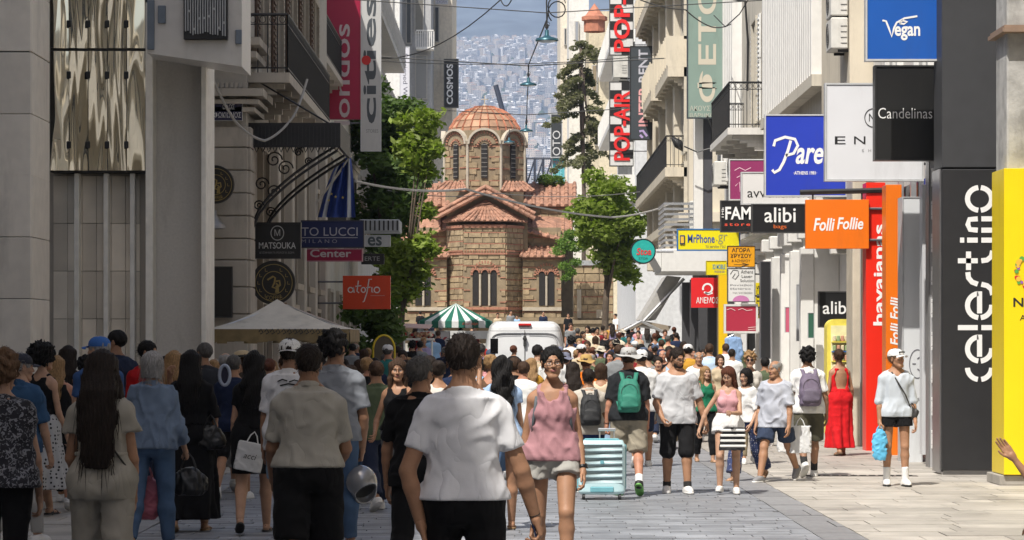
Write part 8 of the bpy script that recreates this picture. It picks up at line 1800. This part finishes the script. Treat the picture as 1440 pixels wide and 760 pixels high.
 # red dress
 P('person', 'woman in a long red halter dress with a bare back', 1181, feet=641, top=489, yaw=196, sex='f', tone='tan', res=.0125, hair=('bun', 'brown'), head=(-14, 0), top_g=dict(kind='tank', mat=cl('#c41a20', 'reddress'), backless=1, hem=.10, strap=.012), bot_g=dict(kind='skirt', name='dress_skirt', len=.80, wide=.23, mat=cl('#c41a20', 'reddress'), pleat=11, pamp=.11), **SLOW_B, AL=(0, 10, 6, 4), AR=(0, 14, 20, 8), seed=191, shoes=('sandal', 'brown', 'brown'))
 # walker in white cap
 f = P('person', 'slim walker in a white cap, pale striped shirt and black shorts', 1260, feet=684, top=489, yaw=2, tone='tan', bulk=.90, res=.0115, hair=('short', 'lightbrown'), head=(38, -4), top_g=dict(mat=pattern('finestripe', (.50, .55, .60), (.46, .51, .57), 'stripes', 60, th=.5), sleeve=1.05, hem=-.06, flare=.185, wr=.008, sease=.018, collar=1, vneck=.08), bot_g=dict(kind='shorts', len=.42, mat=BKC, ease=.028, wide=1.15), L=(4, 2), Rl=(-1, 4), AL=(-2, 10, 18, 4), AR=(2, 10, 12, 2), hands=('relaxed', 'grip'), seed=193, shoes=('sneaker', 'white', 'black'), socks=((.72, .72, .72), .16, 'white')); cap_on(f, (.74, .74, .73))
 b = B(); b.tube([(-.047, -.075, .074), (-.01, -.115, .074), (.047, -.085, .074)], .010, 5); b.obj('sunglasses', mat('glasses_frame', (.012, .012, .012)), f['root'], mw=f['H'] @ Matrix.Translation((0, -.01, .004)))
 b = B(); T = f['T']; b.tube([T @ Vector(p) for p in ((-.06, .06, .505), (-.065, -.06, .495), (.0, -.145, .37), (.09, -.16, .22), (.165, -.09, .06))], .009, 6); b.obj('bag_strap', mat('strap_dark', (.02, .018, .015)), f['root'])
 carried_bag('small black crossbody bag on the hip of the walker in the white cap', wp(f, T @ Vector((.19, -.05, .11))), .15, .15, .06, (.018, .017, .016), .05, 'handbag', 'handbag', puff=True, seed=27)
 carried_bag('bright blue plastic bag held by the walker in the white cap', hand_pt(f, -1) + Vector((-.02, -.02, .03)), .17, .36, .07, (.10, .42, .66), .06, 'plastic_bag', 'bag', puff=True, seed=29)
 # arm at the right edge
 P('person', 'person in black at the right edge raising an open hand', 1474, d=16.5, H=1.47, yaw=-90, sex='f', tone='tan', res=.0115, hair=('bob', 'dark'), top_g=dict(mat=BKC, sleeve=.45, hem=-.05), bot_g=dict(kind='trousers', len=1.9, mat=BKC), **SLOW_A, AR=(4, 8, 10, 4), AL=(22, 2, 142, 2), hands=('open', 'relaxed'), seed=199)
foreground()
def crowd():
 rs = np.random.RandomState(77)
 tops = [('white', '#dcdcda'), ('black', '#161618'), ('navy', '#1d2740'), ('olive green', '#4f5a44'), ('grey', '#7f8284'), ('sky blue', '#8fb2d4'), ('beige', '#b5a68c'), ('dark red', '#7c2226'), ('mustard', '#b98b34'), ('pink', '#c98f93'), ('teal', '#2a6a68'), ('brown', '#5f4836'), ('lilac', '#8f86a8'), ('cream', '#d8cdb4')]
 bots = [('black', BKC), ('denim', JEAN), ('khaki', KH), ('pale', cl('#b9b2a4', 'palebot')), ('navy', NV)]
 hairs = {'m': [('crop', 'dark'), ('short', 'black'), ('ring', 'grey'), ('short', 'brown'), ('curly', 'black'), ('short', 'greydark')], 'f': [('long', 'dark'), ('bob', 'brown'), ('updo', 'blond'), ('ponytail', 'dark'), ('long', 'blond'), ('bun', 'auburn')]}
 hd = {'crop': 'cropped', 'short': 'short', 'ring': 'balding', 'curly': 'curly', 'long': 'long', 'bob': 'bobbed', 'updo': 'pinned up', 'ponytail': 'ponytailed', 'bun': 'knotted'}
 hc = {'dark': 'dark', 'black': 'black', 'grey': 'grey', 'brown': 'brown', 'greydark': 'greying', 'blond': 'fair', 'auburn': 'auburn'}
 # (px, top, distance, sex, top colour index, towards camera, hat)
 L = [(505, 508, 42, 'f', 1, 0, 0), (527, 512, 46, 'm', 2, 0, 0), (541, 506, 52, 'm', 1, 0, 0), (518, 498, 58, 'f', 11, 0, 0), (560, 503, 60, 'm', 4, 0, 0), (575, 500, 48, 'f', 7, 0, 0), (500, 492, 64, 'm', 2, 0, 0), (534, 489, 70, 'f', 1, 1, 0), (552, 490, 76, 'm', 3, 0, 0), (580, 488, 66, 'm', 1, 0, 0), (596, 492, 72, 'f', 12, 1, 0), (609, 487, 78, 'm', 5, 0, 0), (625, 490, 60, 'm', 2, 0, 0), (570, 512, 40, 'm', 1, 0, 0), (483, 503, 44, 'f', 11, 1, 0), (449, 497, 38, 'm', 1, 0, 0), (380, 500, 40, 'f', 2, 0, 0), (425, 495, 42, 'f', 1, 1, 0), (300, 497, 40, 'm', 2, 0, 0), (260, 499, 38, 'f', 11, 1, 0), (228, 500, 37, 'm', 1, 0, 0), (182, 499, 38, 'f', 4, 1, 0), (120, 497, 36, 'm', 2, 0, 0), (10, 496, 33, 'm', 1, 0, 0), (398, 502, 48, 'm', 3, 0, 0),
  (672, 500, 38, 'm', 5, 0, 0), (688, 503, 44, 'f', 9, 0, 0), (735, 505, 36, 'm', 0, 0, 0), (748, 498, 42, 'f', 8, 0, 0), (794, 492, 45, 'm', 0, 0, 2), (806, 505, 36, 'f', 0, 0, 0), (786, 484, 50, 'm', 2, 0, 2),
  (803, 470, 66, 'm', 0, 0, 0), (815, 474, 70, 'f', 11, 1, 0), (826, 476, 62, 'm', 1, 1, 0), (838, 478, 74, 'f', 6, 0, 0), (812, 487, 55, 'f', 8, 0, 0), (832, 492, 50, 'm', 3, 0, 0), (845, 484, 58, 'm', 3, 0, 2), (857, 490, 52, 'f', 9, 1, 0), (866, 478, 68, 'm', 2, 0, 2), (874, 482, 60, 'm', 0, 0, 0), (884, 474, 76, 'f', 9, 1, 0), (893, 480, 66, 'm', 3, 0, 1), (905, 485, 57, 'm', 3, 0, 1), (912, 490, 50, 'm', 4, 0, 0), (921, 486, 62, 'f', 1, 0, 1), (932, 489, 56, 'm', 1, 1, 0), (941, 492, 60, 'f', 0, 0, 0), (925, 497, 47, 'm', 1, 1, 0), (962, 488, 66, 'f', 8, 1, 0), (972, 486, 58, 'm', 2, 1, 0), (982, 490, 50, 'm', 0, 1, 0), (1012, 497, 52, 'f', 6, 1, 0), (1030, 500, 57, 'm', 0, 0, 0), (939, 480, 74, 'm', 6, 0, 0), (951, 483, 80, 'm', 2, 0, 0), (898, 468, 84, 'f', 6, 1, 0), (876, 470, 86, 'm', 10, 0, 2), (852, 473, 84, 'f', 1, 1, 0), (840, 466, 92, 'm', 7, 1, 0), (826, 468, 96, 'f', 13, 1, 0), (812, 466, 90, 'm', 1, 0, 0), (889, 462, 98, 'm', 1, 0, 0), (910, 466, 94, 'f', 4, 0, 0), (925, 470, 90, 'm', 11, 1, 0), (862, 465, 102, 'f', 12, 0, 0), (802, 461, 104, 'm', 4, 1, 0), (1076, 500, 48, 'm', 3, 0, 0), (668, 478, 96, 'f', 7, 1, 0), (648, 482, 90, 'm', 4, 1, 0), (620, 480, 96, 'm', 1, 0, 0), (600, 478, 92, 'f', 5, 1, 0)]
 L += [(px, 480 + (i * 7) % 14, 44 + (i * 5) % 26, 'mf'[i % 2], (i * 3) % 14, (i % 4) == 1, (i % 5 == 2) * 1) for i, px in enumerate((778, 796, 818, 834, 849, 861, 870, 890, 902, 916, 930, 944, 968, 990, 1020, 1040, 756, 690, 676, 722, 590, 566, 546, 512, 495, 460, 440, 334, 276, 236, 190, 150))]
 L += [(px, 472 + (i * 5) % 9, 76 + (i * 7) % 30, 'mf'[i % 2], (i * 5 + 2) % 14, (i % 3) == 1, 0) for i, px in enumerate((806, 820, 834, 847, 859, 871, 883, 897, 909, 921, 935, 948, 664, 640, 616, 584, 560, 540))]
 L += [(px, 492 + (i * 5) % 12, 29.5 + (i * 4) % 9, 'fm'[i % 2], (1, 2, 11, 1, 3)[i % 5], 0, 0) for i, px in enumerate((80, 120, 182, 232, 300, 328, 378, 446, 516, 530, 604, 640, 690, 724, 18, 255))]
 used = set()
 def zone(px, d): return 'by the left shops' if px < 480 else 'below the orange sign' if px < 560 else 'near the fruit stand' if px < 610 else 'near the striped stall' if px < 665 else 'left of the van' if px < 700 else 'before the van' if px < 795 else 'right of the van' if px < 830 else 'below the round tree' if px < 880 else 'by the awning' if px < 935 else 'by the dark shops' if px < 1000 else 'near the white pilasters'
 for i, (px, tp_, d, sx, ti, fc, hat) in enumerate(L):
  z = gz(d); H = CAM_H + (YH - tp_) * d / F_PX - z
  H = float(np.clip(H, 1.56, 1.90)); hr = hairs[sx][(i * 5 + ti) % 6]; bt = bots[(i * 3 + ti) % 5]; hatw = ['', 'capped ', 'sun-hatted '][hat]
  for k in range(40):
   lb = '%s%s with %s %s hair in a %s top, %s' % (hatw, 'man' if sx == 'm' else 'woman', hd[hr[0]], hc[hr[1]], tops[ti][0], zone(px, d))
   if lb not in used: break
   if k < 14: ti = (ti + 1) % 14
   else: hr = hairs[sx][(k + i) % 6]
  used.add(lb); res = .018 if d < 45 else .024 if d < 62 else .03
  yaw = (180 if not fc else 0) + rs.uniform(-18, 18); kind = 'tank' if sx == 'f' and i % 3 == 0 else 'tee'
  f = person('person', lb, px, d=d, H=H, yaw=yaw, sex=sx, tone=['tan', 'fair', 'olive', 'red'][i % 4], bulk=rs.uniform(.95, 1.15), res=res, hair=hr, head=(rs.uniform(-30, 30), rs.uniform(-4, 10)),
    top_g=dict(kind=kind, mat=cl(tops[ti][1], 'crowd_' + tops[ti][0].replace(' ', '_')), sleeve=.65, flare=.19 if sx == 'm' else None), bot_g=dict(kind='shorts' if i % 3 else 'trousers', len=.85 if i % 3 else 1.9, mat=bt[1], ease=.025) if not (sx == 'f' and i % 2) else dict(kind='skirt', len=.6, mat=bt[1]),
    seed=300 + i, group='people in the crowd', shoes=('sneaker', 'white', 'white'), **(WALK_A if i % 2 else WALK_B))
  if hat == 1: cap_on(f, (.6, .6, .6) if i % 2 else (.05, .07, .12))
  if hat == 2: brim_hat(f, (.16, .17, .24) if i % 2 else (.5, .45, .36), .05, 'bucket_hat')
  if i in (36, 37, 43, 44): backpack(f, ['clear white backpack on a green shirted man in the crowd', 'dark rucksack on a person %s' % zone(px, d), 'grey rucksack on a walker %s' % zone(px, d), 'pale rucksack on a walker %s' % zone(px, d)][(36, 37, 43, 44).index(i)], (.45, .5, .52) if i % 2 else (.06, .06, .07))
 # people on the terrace in front of the church
 zt = gz(126)
 for i, (px, tp_, ti, lb) in enumerate(((700, 440, 6, 'person in beige leaning at the church ledge left of the van roof'), (718, 436, 4, 'person with a pale hat at the church ledge above the van'), (727, 443, 5, 'child in light clothes at the church ledge above the van'), (764, 437, 2, 'man in a navy jacket standing before the right church window'), (799, 440, 1, 'man in a black T-shirt with white print by the church corner'), (866, 441, 0, 'man in a white T-shirt standing at the rough church wall'), (591, 437, 1, 'dark figure at the church wall left of the striped stall'), (606, 440, 2, 'figure in navy at the church wall behind the striped stall'))):
  d = 143.0; H = 1.62 if i != 2 else 1.25; z = CAM_H + (YH - tp_) * d / F_PX - H
  f = person('person', lb, px, d=d, H=H, z=z, yaw=[0, 20, -10, 5, 0, -60, 180, 150][i], sex='m', tone='tan', res=.035, hair=('short', 'dark'), top_g=dict(mat=cl(tops[ti][1], 'crowd_' + tops[ti][0].replace(' ', '_')), sleeve=.8), bot_g=dict(kind='trousers', len=1.9, mat=NV), seed=500 + i)
 b = B(); b.box(-9, 7.5, 141.9, 147.6, zt - .2, PX(0, 438, 143).z - 1.62); b.obj('church_terrace', mat('plaza_stone', (.4, .38, .34)), kind='structure')
crowd()
flush_texts()
# ---------------------------------------------------------------- the air between here and the hill
b = B(); b.box(-1950, 1950, -130, 12700, -4, 1900)
hz = b.obj('haze', None, label='pale summer haze over the city', cat='haze', kind='stuff')
hm = bpy.data.materials.new('haze_air'); hm.use_nodes = True; n = hm.node_tree; n.nodes.remove(n.nodes['Principled BSDF'])
v = n.nodes.new('ShaderNodeVolumePrincipled'); v.inputs['Density'].default_value = 1.0e-4; v.inputs['Color'].default_value = (.60, .74, 1, 1); v.inputs['Anisotropy'].default_value = 0.2
n.links.new(v.outputs[0], n.nodes['Material Output'].inputs['Volume']); hz.data.materials.append(hm)
